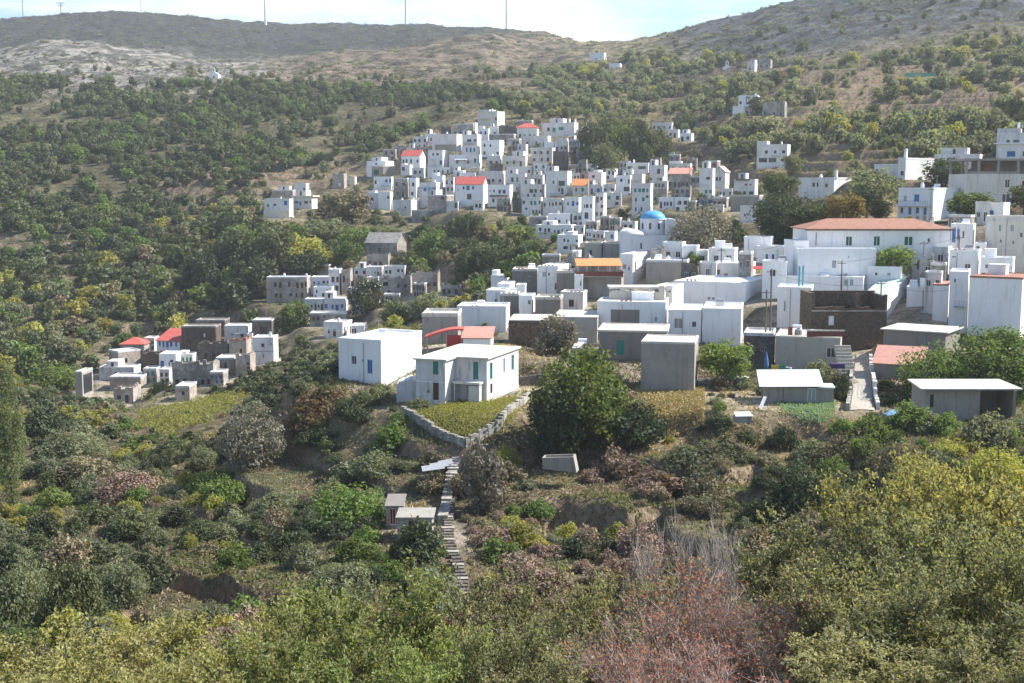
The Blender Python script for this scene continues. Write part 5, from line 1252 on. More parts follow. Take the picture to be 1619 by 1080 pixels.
# ---- hand placed trees: (x0, x1, ytop, ybase, kind, name, label, d, shape, tier)
def tree_px(x0, x1, yt, yb, mat, name, label, d=None, shape='round', tier='mid', cat='tree', group=None):
    if d is None:
        p = hit((x0 + x1) / 2, yb, 60); d = p.y if p is not None else 300
    o = P((x0 + x1) / 2, yb, d); k = kpx((x0 + x1) / 2, yb, d)
    w = (x1 - x0) * k; hh = (slope(yt) - slope(yb)) * d; zg = gz(o.x, o.y)
    z0 = min(o.z, zg) - .15; lift = o.z - z0
    if lift > 1.2 and cat == 'shrub' and d is not None: return tree_px(x0, x1, yt, yb, mat, name, label, None, shape, tier, cat, group)
    if lift < 1.2: hh += lift; lift = 0
    t = plant(name, label, cat, o.x, o.y, w * 1.08, hh * 1.03, mat, tier, shape, group, True, z=z0)
    if lift:
        for c in t.children:
            if c.name.split('.')[0] in ('crown', 'foliage'): c.location.z = lift - .1
            else: c.scale.z = (hh + lift) / 2
    return t
T = tree_px
T(-6,46,572,808,'poplar','poplar_tree','tall slim pale green poplar at the left frame edge',146,'poplar','big')
T(838,1000,556,722,'green','walnut_tree','big leafy green tree in front of the taupe house',139,'round','big')
T(820,930,610,725,'dark','evergreen_tree','dark dense tree on the left flank of the big leafy tree',137,'round','big')
T(950,1052,640,722,'dark','evergreen_tree','low dark tree on the right flank of the big leafy tree',137,'wide','mid')
T(1422,1530,545,645,'green','fig_tree','broad green tree left half behind the flat roofed shed',152,'round','big')
T(1490,1640,522,640,'green','fig_tree','tall green tree directly behind the flat roofed shed',153,'round','big')
T(1100,1192,538,596,'green','citrus_tree','bushy green tree behind the low stone wall',160,'round','mid')
T(1308,1342,588,645,'dark','evergreen_tree','slim ivy covered tree between metal roof and concrete path',149,'round','mid')
T(850,925,492,562,'bare','almond_tree','bare grey almond tree before the beige wall',181,'round','mid')
T(832,868,520,575,'bare','almond_tree','grey twiggy tree before the brown stone wall',178,'shrub','mid')
T(435,494,474,533,'green','mulberry_tree','bright green round tree in front of the pinkish long house',352,'round','mid')
T(553,607,438,508,'evergreen','mulberry_tree','dark green tree right of the tall whitewashed house',352,'round','mid')
T(600,660,470,515,'evergreen','mulberry_tree','dark tree below the big pale stone ruin',325,'round','mid')
T(650,720,462,512,'olive','olive_tree','grey green tree at the right of the big pale stone ruin',322,'wide','mid')
for i, (a, b) in enumerate(((580,622),(612,650),(640,672))):
    T(a,b,503,538,'yellow','reed_clump',f'yellow green reed clump behind the white cube house, {["left one","middle one","right one"][i]}',262,'shrub','mid','reeds')
T(1055,1160,328,432,'bare','plane_tree','large grey brown tree right of the blue domed church',258,'round','big')
T(1078,1116,392,450,'green','cypress_tree','dark green tree at the foot of the grey brown tree',243,'poplar','mid')
T(1140,1180,345,400,'dark','pine_tree','dark tree between the grey brown tree and the huge dark tree',266,'round','mid')
T(1186,1290,300,392,'dark','pine_tree','huge very dark tree left behind the hipped roof villa',256,'round','big')
T(1255,1325,318,362,'evergreen','pine_tree','dark green tree over the left end of the red hipped roof',250,'round','mid')
T(1302,1372,306,356,'gold','chestnut_tree','golden autumn tree above the red hipped roof',243,'round','mid')
T(1340,1422,266,332,'olive','olive_tree','olive brown tree above the golden autumn tree',275,'round','mid')
T(1366,1414,312,350,'dark','pine_tree','dark fir right of the golden autumn tree',244,'poplar','mid')
T(1205,1262,272,312,'evergreen','oak_tree','dark green tree right of the solitary two storey house foot',300,'round','mid')
T(1236,1272,243,275,'olive','olive_tree','round grey bush tree at the right of the solitary two storey house',362,'round','mid')
T(1464,1527,248,296,'evergreen','oak_tree','round dark green tree left of the arcade house',285,'round','mid')
T(1496,1584,304,350,'green','fig_tree','wide green tree below the arcade house',248,'wide','mid')
T(1590,1650,292,330,'evergreen','oak_tree','dark green tree before the arcade house at the right edge',246,'round','mid')
T(1372,1450,388,432,'green','citrus_tree','green courtyard tree before the villa windows',209,'round','mid')
T(908,936,342,372,'evergreen','cypress_tree','small dark conical tree beside the white tower house',395,'round','mid')
T(1130,1150,505,522,'yellow','shrub','small yellow green shrub right of the blank flat roof house',190,'shrub','mid','shrub')
for i, (a, b, c, d_, k, lb) in enumerate(((912,962,190,268,'evergreen','leftmost dark tree of the village wood'),(945,1000,192,262,'green','yellow green topped tree in the middle of the village wood'),(985,1035,188,272,'dark','darkest tall tree of the village wood'),(1018,1064,196,262,'evergreen','rightmost tree of the village wood beside the stepped white houses'),(930,985,225,285,'olive','low front tree of the village wood on the left'),(1000,1050,222,270,'evergreen','low front tree of the village wood on the right'),(940,1010,172,215,'olive','pale tree on top of the village wood'))):
    T(a,b,c,d_,k,'oak_tree',lb,None,'round','mid')
for a, b, c, d_, k, lb in ((705,795,378,442,'evergreen','largest round dark tree in the hollow'),(650,712,362,418,'green','green tree left of the largest dark hollow tree'),(800,872,382,425,'dark','dark tree at the right end of the hollow'),(760,815,395,440,'evergreen','second dark tree right of the largest hollow tree'),(712,762,333,378,'evergreen','dark tree under the wide red roofed house'),(522,578,380,428,'green','round green tree left of the slate barn'),(498,592,300,358,'dry','brown leafless tree thicket left of the village'),(480,560,345,385,'olive','olive tree below the brown thicket'),(795,850,352,382,'green','light green tree in front of the long white house'),(540,590,358,400,'green','light green tree above the slate barn'),(575,640,355,378,'olive','bush at the top of the slate barn'),(620,660,395,420,'evergreen','dark tree right of the slate barn'),
    (288,350,395,470,'dark','dark tree at the left end of the big dark grove'),(330,410,362,440,'evergreen','tall dark tree of the big dark grove, left half'),(395,470,356,432,'evergreen','tall dark tree of the big dark grove, middle'),(440,530,375,428,'yellow','yellowish topped tree of the big dark grove'),(360,440,400,468,'dark','front dark tree of the big dark grove'),(440,520,398,442,'dark','front right dark tree of the big dark grove')):
    T(a,b,c,d_,k,'oak_tree',lb,None,'round','mid')
BUSH = [
 (40,145,562,610,'green','light green thicket below the far left concrete shell',232),(30,120,620,690,'dark','dark thicket right of the poplar top',205),(60,170,655,730,'olive','olive thicket right of the poplar',180),
 (228,285,588,640,'green','yellow green tree between pale blue shutter house and stone hut',298),(80,200,700,775,'dry','brown dry thicket right of the poplar foot',160),(150,260,720,800,'pink','pinkish brown dry thicket above the green bushes',150),
 (345,455,642,755,'bare','bare grey tree left of the rusty thicket',150),(448,578,582,700,'rust','large rusty thicket left of the olive tree by the annex',158),(470,560,640,705,'dark','dark ivy heap inside the rusty thicket',154),
 (568,634,590,660,'olive','olive tree leaning on the rubble annex',157),(530,684,682,765,'pale','grey olive bushes beside the garden wall',142),(478,628,742,852,'green','bright green leafy bush left of the red door shed',121),
 (975,1030,702,746,'pale','grey green round bush right of the big dark tree',133),(988,1082,730,775,'pink','pink withered bush on the terrace',128),(880,982,822,884,'dark','dark green bush below the terrace field',112),(745,832,832,902,'green','bright green bushes right of the stair path',109),
 (725,805,702,822,'bare','grey twiggy olive at the right of the stair path',124),(826,882,778,815,'green','small green bush at the left of the terrace field',118),(1050,1182,672,762,'olive','olive brown bush below the golden dry grass',131),(1195,1262,655,705,'pale','grey thorn bush left of the vegetable patch',140),
 (1200,1352,702,832,'dark','large dark green bush in front of the brown shrubs',112),(1290,1345,705,760,'green','yellow green tip bush on the large dark bush',110),(1285,1400,652,760,'dry','brown thorn shrubs under the concrete path',128),(1370,1485,668,780,'dry','grey brown shrubs left of the yellow thicket',120),
 (1400,1520,690,800,'yellow','yellow green thicket left of the tall right thicket',104),(1500,1640,672,800,'yellow','yellow green thicket at the right edge under the flat roofed shed',104),(-10,90,830,990,'olive','big olive thicket in the lower left corner',88),(60,172,840,1000,'evergreen','big dark thicket right of the lower left olive thicket',86),
 (150,246,862,955,'olive','olive bush left of the earth terrace',98),(296,402,842,890,'yellow','yellowish bush on the upper earth terrace',110),(400,480,812,880,'dark','dark bush above the earth terrace on the right',113),(470,600,862,960,'olive','olive bush below the concrete shed',96),
 (1090,1170,745,800,'dry','brown shrub heap right of the pink withered bush',122),(1150,1230,770,850,'evergreen','dark shrub left of the large dark green bush',112),(640,720,870,930,'dark','dark ivy shrub left of the lower stairs',100)]
for a, b, c, d_, k, lb, dd in BUSH:
    T(a, b, c, d_, k, 'shrub', lb, dd, 'shrub' if k not in ('bare',) else 'round', 'mid' if (b - a) < 95 else 'big', 'shrub')
# ---- filler bushes between
GARDEN = [(640,652),(700,640),(812,634),(838,628),(800,672),(737,702),(690,690)]
CLEAR = [[(702,735),(736,735),(744,1010),(712,1010)], [(1010,608),(1120,600),(1130,668),(1020,668)], [(1150,630),(1340,628),(1340,678),(1150,678)], [(1335,540),(1392,540),(1392,660),(1335,660)], [(235,885),(470,905),(480,965),(235,915)], [(840,765),(990,760),(1000,815),(860,815)], [(600,790),(695,780),(700,870),(590,870)], [(1400,640),(1620,640),(1620,675),(1400,672)], [(840,700),(925,700),(925,765),(840,765)], [(195,625),(400,622),(360,690),(200,690)], [(380,735),(500,735),(500,800),(380,800)], [(180,940),(330,940),(330,1010),(180,1010)], [(640,655),(735,705),(836,632),(866,655),(742,775),(640,695)]]
def fillers():
    x, y, z, px, py, rng = jgrid(62, 178, 2.75, 15)
    ok = clear_of_houses(x, y, 1.6) & (px > -60) & (px < 1690) & ((y < 160) | (px < 640)) & ~inpoly(px, py, GARDEN)
    for c in CLEAR: ok &= ~inpoly(px, py, c)
    patch = fbm(x, y, 22, 3, 51); patch2 = fbm(x, y, 15, 3, 52)
    idx = [i for i in np.nonzero(ok)[0] if rng.random() < (.95 if y[i] < 128 else .8)]
    for i in idx:
        a = patch[i] + rng.uniform(-.25, .25) + (.2 if px[i] < 620 and 640 < py[i] < 800 else .1); b = patch2[i]
        if a < -.3: k = 'dark'
        elif a < -.1: k = 'evergreen' if b < .1 else 'green'
        elif a < .10: k = 'olive' if b < .08 else 'green' if b < .25 else 'yellow'
        elif a < .26: k = 'dry' if b < .12 else 'pale'
        elif a < .4: k = 'dry' if b < 0 else 'yellow'
        else: k = 'rust' if b < 0 else 'pink'
        if px[i] > 1100 and k in ('pink', 'rust') and y[i] < 120: k = 'olive'
        sz_ = rng.random(); w = rng.uniform(1.1, 2.5) if sz_ < .5 else rng.uniform(2.5, 4.3) if sz_ < .9 else rng.uniform(4.3, 6.2); hh = w * rng.uniform(.5, 1.0)
        side = 'left of the stair path' if px[i] < 690 else 'right of the stair path' if px[i] < 1060 else 'under the right hand sheds'
        rowp = 'near the foreground trees' if py[i] > 880 else 'on the middle terraces' if py[i] > 760 else 'close below the houses'
        plant({'dry':'withered_shrub','pink':'heather_bush','rust':'rusty_shrub','dark':'ivy_bush','evergreen':'evergreen_bush','olive':'olive_bush','pale':'sage_bush','green':'leafy_bush','yellow':'broom_bush'}[k], f'{ADJ[k]} bush {rowp} {side}', 'bush', x[i], y[i], w, hh, k, 'mid', 'shrub', f'bushes {rowp} {side}', parts=y[i] < 140, sink=.08)
    # the valley behind, left
    x, y, z, px, py, rng = jgrid(175, 300, 4.6, 16)
    ok = clear_of_houses(x, y, 2.0) & (px > -40) & (px < np.where(y > 195, 850, 600)) & ~inpoly(px, py, CLEAR[9])
    pt = fbm(x, y, 30, 3, 61)
    for i in np.nonzero(ok)[0]:
        if rng.random() > .85: continue
        a = pt[i] + rng.uniform(-.3, .3); k = 'dark' if a < -.25 else 'evergreen' if a < -.05 else 'olive' if a < .12 else 'green' if a < .25 else 'dry' if a < .4 else 'yellow'
        w = rng.uniform(2.4, 5.2); hh = w * rng.uniform(.55, .9)
        side = 'in front of the lower left hamlet' if px[i] < 400 else 'in the gully behind the white cube house'
        plant({'dark':'ivy_thicket','evergreen':'evergreen_thicket','olive':'olive_thicket','green':'leafy_thicket','dry':'withered_thicket','yellow':'broom_thicket'}[k], f'{ADJ[k]} bush {side}', 'bush', x[i], y[i], w, hh, k, 'far', 'shrub', f'bushes {side}', parts=False, sink=.1)
    # a few among the near town and the far village
    x, y, z, px, py, rng = jgrid(165, 300, 6, 17)
    ok = clear_of_houses(x, y, 1.2) & (px > 860) & (px < 1650) & (rng.random(len(x)) < .16)
    for i in np.nonzero(ok)[0]:
        k = ['green','olive','evergreen','yellow'][rng.integers(4)]; w = rng.uniform(1.4, 3)
        plant('courtyard_bush', f'small {ADJ[k]} bush between the near houses', 'bush', x[i], y[i], w, w * .8, k, 'far', 'shrub', 'bushes between the near houses', parts=False, sink=.08)
fillers()
def village_greens():
    rg = random.Random(8); n = 0
    for _ in range(900):
        x, y = rg.uniform(585, 1200), rg.uniform(215, 400); p = hit(x, y, 250)
        if p is None or p.y < 330 or p.y > 600 or not clear_of_houses(np.array([p.x]), np.array([p.y]), .6)[0]: continue
        k = rg.choice(('green', 'evergreen', 'olive', 'dark', 'evergreen')); w = rg.uniform(2.2, 5); n += 1
        plant('garden_tree', f'small {ADJ[k]} tree squeezed between the houses of the far village', 'tree', p.x, p.y, w, w * rg.uniform(.8, 1.2), k, 'far', 'round', 'small trees between the far village houses', parts=False, sink=.1)
        if n >= 75: break
village_greens()
# ---- foreground trees with real branches
def branchy(seed, Hh, Rr, stems, nbr, ntw, nleaf, leaf, spread, twl=.75):
    rg = random.Random(seed); rng = np.random.default_rng(seed); b = MB(); tw = []
    for s in range(stems):
        a = 6.283 * s / stems + rg.uniform(-.5, .5); p = Vector((.12 * math.cos(a), .12 * math.sin(a), -.3)); d = Vector((math.cos(a) * spread, math.sin(a) * spread, 1)).normalized()
        ln = Hh * rg.uniform(.78, 1.02); ns = 8; r = .085 * Hh / 6 * rg.uniform(.7, 1.1)
        for i in range(ns):
            d = (d + Vector((rg.uniform(-.2, .2), rg.uniform(-.2, .2), rg.uniform(.0, .16)))).normalized()
            q = p + d * (ln / ns); b.tube(p, q, r, r * .84, 6, False); p = q; r *= .84
            if i < 2: continue
            for k in range(nbr):
                e = Vector((rg.uniform(-1, 1), rg.uniform(-1, 1), rg.uniform(.1, .9))).normalized(); bl = Rr * rg.uniform(.35, .8) * (1.1 - .45 * i / ns); bp = p - d * (ln / ns) * rg.random(); br = r * .55
                for j in range(4):
                    e = (e + Vector((rg.uniform(-.25, .25), rg.uniform(-.25, .25), rg.uniform(-.05, .22)))).normalized(); bq = bp + e * bl / 4; b.tube(bp, bq, br, br * .72, 4, False); bp = bq; br *= .72
                    if j < 1: continue
                    for t in range(ntw):
                        f = (e * .5 + Vector((rg.uniform(-1, 1), rg.uniform(-1, 1), rg.uniform(-.2, 1)))).normalized(); l2 = twl * rg.uniform(.5, 1.1)
                        m_ = bp + f * l2 * .55; en = bp + (f + Vector((rg.uniform(-.3, .3), rg.uniform(-.3, .3), .25))).normalized() * l2
                        b.tube(bp, m_, .011, .008, 3, False); b.tube(m_, en, .008, .004, 3, False); tw.append((tuple(bp), tuple(m_), tuple(en)))
    tw = np.array(tw); k = rng.integers(0, len(tw), nleaf); u = rng.uniform(.1, 1.05, nleaf)[:, None]
    C = (1-u)**2 * tw[k, 0] + 2*u*(1-u) * tw[k, 1] + u*u * tw[k, 2] + rng.normal(size=(nleaf, 3)) * .055
    Nn = rng.normal(size=(nleaf, 3)) * .8 + np.array([0, 0, .6]); Nn /= np.linalg.norm(Nn, axis=1)[:, None]
    V, Fq = leafquads(C, Nn, leaf, rng, .5)
    return b, V, Fq
FGK = {   # leaf colours, stems, branches, twigs, leaves, leaf size
 'lime':   ('yellow', 6, 4, 4, 9500, .088, .5), 'leafy': ('green', 5, 4, 4, 10500, .092, .45), 'thin': ('olive', 5, 4, 4, 6000, .078, .5),
 'dense':  ('olive', 6, 4, 4, 11500, .080, .55), 'autumn': ('red', 7, 4, 5, 4300, .074, .6), 'twiggy': ('bare', 7, 4, 5, 1500, .055, .55), 'sun': ('yellow', 6, 4, 4, 12500, .080, .55)}
FGM = {}
LM['lime'] = leafmat('leaves_lime', ((.17,.185,.062), (.27,.275,.105), (.36,.335,.15)), .5, .9)
LM['leafy'] = leafmat('leaves_leafy', ((.10,.135,.045), (.18,.22,.075), (.28,.295,.125)), .5, .9)
LM['mixolive'] = leafmat('leaves_mixed_olive', ((.125,.14,.072), (.21,.22,.115), (.31,.30,.16)), .48, .9)
FGC = {'lime': 'lime', 'leafy': 'leafy', 'thin': 'mixolive', 'dense': 'mixolive', 'autumn': 'red', 'twiggy': 'bare', 'sun': 'lime'}
def fg(kind, i):
    k = (kind, i)
    if k not in FGM:
        mat, st, nb, nt, nl, lf, sp = FGK[kind]; b, V, Fq = branchy(hash_(k), 6.0, 2.6, st, nb, nt, nl, lf, sp, .95 if kind in ('autumn', 'twiggy') else .75)
        FGM[k] = (b.mesh('branches', M['twig'] if kind in ('autumn', 'twiggy') else M['bark']), mesh('crown', V, Fq, LM[FGC[kind]]))
    return FGM[k]
FGL = [  # px, d, ytop, width px, kind, label
 (40,37,985,300,'lime','yellow green foreground tree in the bottom left corner'),(190,40,990,260,'lime','second yellow green foreground tree from the left'),(330,42,968,250,'lime','third yellow green foreground tree from the left with tall tip'),(455,44,945,230,'lime','fourth yellow green foreground tree left of the leafy green one'),
 (120,30,1035,240,'lime','low yellow green bush at the very bottom left'),(300,31,1040,260,'lime','low yellow green bush at the bottom below the earth terrace'),(610,48,898,270,'leafy','leafy green foreground tree left of the stairs'),(545,40,968,230,'leafy','lower leafy green tree at the bottom left of the stairs'),(680,38,1000,180,'leafy','small leafy green tree at the bottom of the stairs'),
 (840,45,890,250,'thin','thin olive tree with visible trunk right of the stairs'),(770,38,965,190,'thin','small thin olive tree just right of the stairs bottom'),(935,40,935,230,'thin','thin olive tree left of the red shrub'),(880,32,1030,240,'thin','low olive bush at the bottom centre'),(1000,50,880,200,'dense','dense olive tree behind the red shrub'),
 (1070,40,905,300,'autumn','red leaved autumn shrub, larger one at bottom centre right'),(1190,37,930,240,'autumn','red leaved autumn shrub, smaller one beside the right olive trees'),(1000,34,985,240,'autumn','red leaved autumn shrub, leftmost and lowest'),(1105,52,815,180,'twiggy','bare grey twiggy tree behind the red shrubs'),(1150,30,1040,260,'autumn','red leaved autumn shrub at the very bottom'),
 (1330,46,800,260,'dense','tall olive green tree right of the red shrubs'),(1290,38,895,230,'dense','olive green tree with visible dark limbs right of the red shrubs'),(1440,48,735,260,'sun','tall yellow olive tree at the right'),(1560,46,700,300,'sun','tallest yellow green tree at the right frame edge'),(1500,40,790,280,'dense','olive green tree in front of the tallest yellow green tree'),(1610,38,820,260,'dense','dark olive tree in the right frame edge below the tallest tree'),
 (1400,36,880,260,'dense','olive tree in the lower right, middle one'),(1520,33,930,300,'dense','low olive tree at the lower right corner'),(1350,30,1000,260,'dense','low olive bush at the bottom right'),(1610,29,1000,260,'dense','low olive bush in the bottom right corner'),(450,33,1030,240,'leafy','low leafy bush at the bottom left of centre'),(590,30,1040,230,'leafy','low leafy bush at the bottom under the leafy green tree')]
for j, (px, d, yt, wpx, kind, lb) in enumerate(FGL):
    br, cr = fg(kind, j % 2); o = P(px, yt, d); zg = gz(o.x, d); hh = max(2.0, o.z - zg); w = wpx * kpx(px, yt, d)
    t = thing('autumn_shrub' if kind == 'autumn' else 'foreground_tree', lb, 'shrub' if kind == 'autumn' else 'tree', (o.x, d, zg), j * 1.7)
    sc = (w / 5.6, w / 5.6, hh / 6.3); ob('crown', cr, t, (0,0,0), 0, sc); ob('trunk', br, t, (0,0,0), 0, sc)
# ------------------------------------------------------------------ ground cover, garden, small things
def stuffquads(name, label, cat, poly, n, size, mat, d0, d1, hgt=.25, up=.4):
    rng = np.random.default_rng(hash_(name)); x0, x1 = min(p[0] for p in poly), max(p[0] for p in poly)
    pts = []
    tt = rng.uniform((x0 - W/2) / F, (x1 - W/2) / F, n * 8); yy = rng.uniform(d0, d1, n * 8); xx = tt * yy; zz = zat(xx, yy); px, py = proj(xx, yy, zz)
    ok = inpoly(px + rng.normal(size=len(px)) * 5 + fbm(xx, yy, 5, 2, 3) * 14, py + rng.normal(size=len(px)) * 2 + fbm(xx, yy, 6, 2, 4) * 8, poly); C = np.stack([xx, yy, zz], 1)[ok][:n]
    C[:, 2] += rng.uniform(0, hgt, len(C)); Nn = rng.normal(size=(len(C), 3)) * .7 + np.array([0, -.2, up]); Nn /= np.linalg.norm(Nn, axis=1)[:, None]
    V, Fq = leafquads(C, Nn, size, rng, .5); tag(ob(name, mesh(name, V, Fq, LM[mat])), label, cat, kind='stuff')
stuffquads('vegetable_patch', 'pale green vegetable patch in front of the metal roofed shed', 'vegetables', [(1228,640),(1262,632),(1328,634),(1322,652),(1290,668),(1262,668)], 5200, .15, 'mint', 128, 150, .35, .8)
stuffquads('garden_weeds', 'yellow green weeds inside the walled garden', 'weeds', GARDEN, 9000, .13, 'yellow', 125, 160, .45)
stuffquads('vine_rows', 'yellow vines below the lower left hamlet', 'vines', [(205,668),(240,640),(330,625),(395,622),(350,655),(260,690)], 5000, .3, 'yellow', 170, 300, .8)
stuffquads('dry_grass', 'golden dry grass below the concrete cube', 'grass', [(1008,615),(1060,606),(1118,608),(1112,668),(1062,690),(1030,668)], 9000, .16, 'straw', 125, 160, .5, .1)
def grass():
    rng = np.random.default_rng(77); n = 90000
    yy = np.sqrt(rng.uniform(60**2, 185**2, n)); xx = rng.uniform(-.45, .45, n) * yy; zz = zat(xx, yy); px, py = proj(xx, yy, zz)
    ok = clear_of_houses(xx, yy, .1) & ~inpoly(px, py, CLEAR[0]) & ~inpoly(px, py, CLEAR[3])
    pt = fbm(xx, yy, 16, 3, 71)
    g = {'dry': ok & (pt < .0), 'olive': ok & (pt >= .0) & (pt < .2), 'straw': ok & (pt >= .2) & (rng.random(n) < .4), 'green': ok & (pt < -.25)}
    V = []; Fs = []; MI = []; mats = []; nv = 0
    for mi, (k, m_) in enumerate(g.items()):
        C = np.stack([xx, yy, zz + .12], 1)[m_]; Nn = rng.normal(size=(len(C), 3)) * np.array([1, 1, .3]); Nn /= np.linalg.norm(Nn, axis=1)[:, None]
        v_, f_ = leafquads(C, Nn, .26, rng, .35); V.append(v_); Fs.append(f_ + nv); nv += len(v_); MI.append(np.full(len(f_), mi)); mats.append(LM[k])
    tag(ob('grass', mesh('grass', np.concatenate(V), np.concatenate(Fs), mats, mi=np.concatenate(MI))), 'dry and green grass covering the terraces', 'grass', kind='stuff')
grass()
def wallchain(name, label, pts, hgt, th, mat, n, cat='wall', seed=1, d=None, cap=None):
    """dry-stone wall along photo points lying on the ground; individual jittered stones on top"""
    rg = random.Random(seed); P3 = []
    for q in pts:
        p = hit(q[0], q[1], 60) if len(q) == 2 else P(*q); P3.append(p)
    b = MB(); cb = MB(); tot = sum((P3[i+1] - P3[i]).xy.length for i in range(len(P3) - 1))
    o = P3[0]
    for i in range(len(P3) - 1):
        a, c = P3[i], P3[i+1]; m_ = max(2, int(n * (c - a).xy.length / tot))
        dv = (c - a).xy.normalized(); nn = Vector((-dv.y, dv.x))
        for k in range(m_):
            p, q = a.lerp(c, k / m_), a.lerp(c, (k + 1.02) / m_); t = th * rg.uniform(.85, 1.1)
            z0 = min(gz(*p.xy), gz(*q.xy)) - .8; z1 = max(gz(*p.xy), gz(*q.xy)) + hgt * rg.uniform(.86, 1.1)
            e = [Vector((*(p.xy - nn*t/2), z0)), Vector((*(q.xy - nn*t/2), z0)), Vector((*(q.xy + nn*t/2), z0)), Vector((*(p.xy + nn*t/2), z0))]
            b.prism([v_ - o for v_ in e][::1], (0, 0, z1 - z0))
            if cap:
                t2 = t + .1; e = [Vector((*(p.xy - nn*t2/2), z1 + .004)), Vector((*(q.xy - nn*t2/2), z1 + .004)), Vector((*(q.xy + nn*t2/2), z1 + .004)), Vector((*(p.xy + nn*t2/2), z1 + .004))]
                cb.prism([v_ - o for v_ in e], (0, 0, .12))
    if cap:
        t = thing(name, label, cat, o); b.build('wall', M[mat], t); cb.build('coping', M[cap], t)
    else: tag(b.build(name, M[mat], None, False, o), label, cat)
wallchain('garden_wall', 'stone garden wall meeting in a sharp corner below the green shuttered house', [(636,655),(690,688),(735,706),(790,676),(836,632)], .95, .5, 'S', 46)
wallchain('stone_wall', 'dark dry stone wall with whitewashed top right of the concrete cube', [(1102,616),(1140,614),(1184,613)], 1.3, .5, 'D', 22, cap='K', seed=4)
wallchain('retaining_wall', 'low stone wall above the green shuttered house on its right', [(800,612),(850,606),(905,604)], 1.2, .5, 'D', 16, seed=6)
wallchain('rubble_wall', 'tumbled stone wall climbing along the left side of the stair path', [(700,830),(706,800),(712,770),(722,735)], .9, 1.1, 'S', 26, seed=8)
wallchain('stone_wall', 'stone wall on the left side of the concrete path', [(1340,650),(1345,610),(1348,575)], .9, .45, 'S', 16, seed=12)
wallchain('stone_wall', 'stone wall on the right side of the concrete path', [(1388,648),(1382,610),(1376,570)], .9, .45, 'V', 16, seed=13)
# stair path
def stairs():
    a = hit(722, 775, 60); c = hit(733, 995, 60); n = 44
    t = thing('stone_stairway', 'long flight of worn stone steps climbing from the valley to the walled garden', 'stairs', c)
    pts = [(733,995),(731,955),(728,920),(722,890),(712,870),(708,845),(709,815),(714,790),(722,770)]
    P3 = [hit(*p, 60) for p in pts]; seg = [0]
    for i in range(len(P3) - 1): seg.append(seg[-1] + (P3[i+1] - P3[i]).length)
    prev = None; rg = random.Random(2)
    for k in range(n):
        s = seg[-1] * k / (n - 1); i = min(len(P3) - 2, max(j for j in range(len(seg)) if seg[j] <= s + 1e-6)); f = (s - seg[i]) / max(1e-6, seg[i+1] - seg[i])
        p = P3[i].lerp(P3[i+1], min(1, f)); z = gz(p.x, p.y) + .22; w = rg.uniform(.40, .62)
        z = max(z, prev + .02) if prev else z; prev = z
        MB().box(-w + rg.uniform(-.08, .08), w, -.26, .32, -.6, 0).build('step', M['D'] if k % 4 else M['PV'], t, False, p + Vector((0, 0, z - p.z)) - c, rg.uniform(-.08, .08))
stairs()
# concrete path between the houses
def path():
    V = []; Fq = []; L_ = [(1344,650),(1347,630),(1349,610),(1350,590),(1352,575),(1354,562)]; R_ = [(1383,650),(1380,630),(1378,610),(1375,590),(1373,575),(1371,562)]
    for i, (l, r) in enumerate(zip(L_, R_)):
        a, b = hit(*l, 60), hit(*r, 60)
        for k in range(6):
            p = a.lerp(b, k / 5); V.append((p.x, p.y, gz(p.x, p.y) + .12 + .06 * (i % 2)))
    for i in range(len(L_) - 1):
        for k in range(5): n = i * 6 + k; Fq.append((n, n + 1, n + 7, n + 6))
    tag(ob('path', mesh('path', V, Fq, M['PV'])), 'pale concrete path running up between the houses', 'path', kind='structure')
path()
def pxbox(name, label, cat, x0, x1, yt, yb, d, dep, mat, rz=0, group=None, bev=None):
    s = Site(name, label, cat, (x0 + x1) / 2, yb, d, rz, group); return s
# white trough
s = Site('water_trough', 'weathered white concrete trough lying under the big leafy tree', 'trough', 885, 745, 128, R(-12)).start()
b = MB(); L0, L1, hz = s.X(858), s.X(912), 1.5
b.prism([(L0, 0, .15), (L1, 0, -.1), (L1 - .35, 0, hz + .1), (L0 - .1, 0, hz - .15)], (0, .15, 0)); b.prism([(L0, 1.4, .15), (L1, 1.4, -.1), (L1 - .35, 1.4, hz + .1), (L0 - .1, 1.4, hz - .15)], (0, .15, 0))
b.prism([(L0, .151, .15), (L0 + .15, .151, .15), (L0 + .05, .151, hz - .15), (L0 - .1, .151, hz - .15)], (0, 1.248, 0)); b.prism([(L1 - .15, .151, -.1), (L1, .151, -.1), (L1 - .35, .151, hz + .1), (L1 - .5, .151, hz + .1)], (0, 1.248, 0)); b.box(L0 + .16, L1 - .16, .151, 1.399, .1, .25)
b.build('basin', M['G'], s.root)
s = Site('tin_sheet', 'grey rusty tin sheets propped over the top of the stair path', 'sheet', 700, 752, 130, R(10)).start()
b = MB()
for i in range(3): b.prism([(s.X(668 + i*14), i*.4, .5 + i*.16), (s.X(704 + i*7), i*.4, .75 + i*.16), (s.X(704 + i*7), i*.4 + 1.4, 1.0 + i*.16), (s.X(668 + i*14), i*.4 + 1.4, .75 + i*.16)], (0, 0, .05))
b.build('sheet', M['gy'], s.root)
b = MB()
for x in (672, 700): b.box(s.X(x), s.X(x) + .1, .2, .3, -.5, .5)
b.build('post', M['wood'], s.root)
s = Site('tin_box', 'flat pale lidded bin left of the vegetable patch', 'bin', 1176, 665, 137, R(8)).start()
MB().box(s.X(1164), s.X(1189), 0, 1.3, -.3, s.Zp(659)).build('bin_body', M['G'], s.root); MB().prism([(s.X(1162), -.1, s.Zp(659) + .004), (s.X(1191), -.1, s.Zp(659) + .004), (s.X(1193), 1.5, s.Zp(657) + .1), (s.X(1166), 1.5, s.Zp(657) + .1)], (0, 0, .08)).build('lid', M['tin'], s.root)
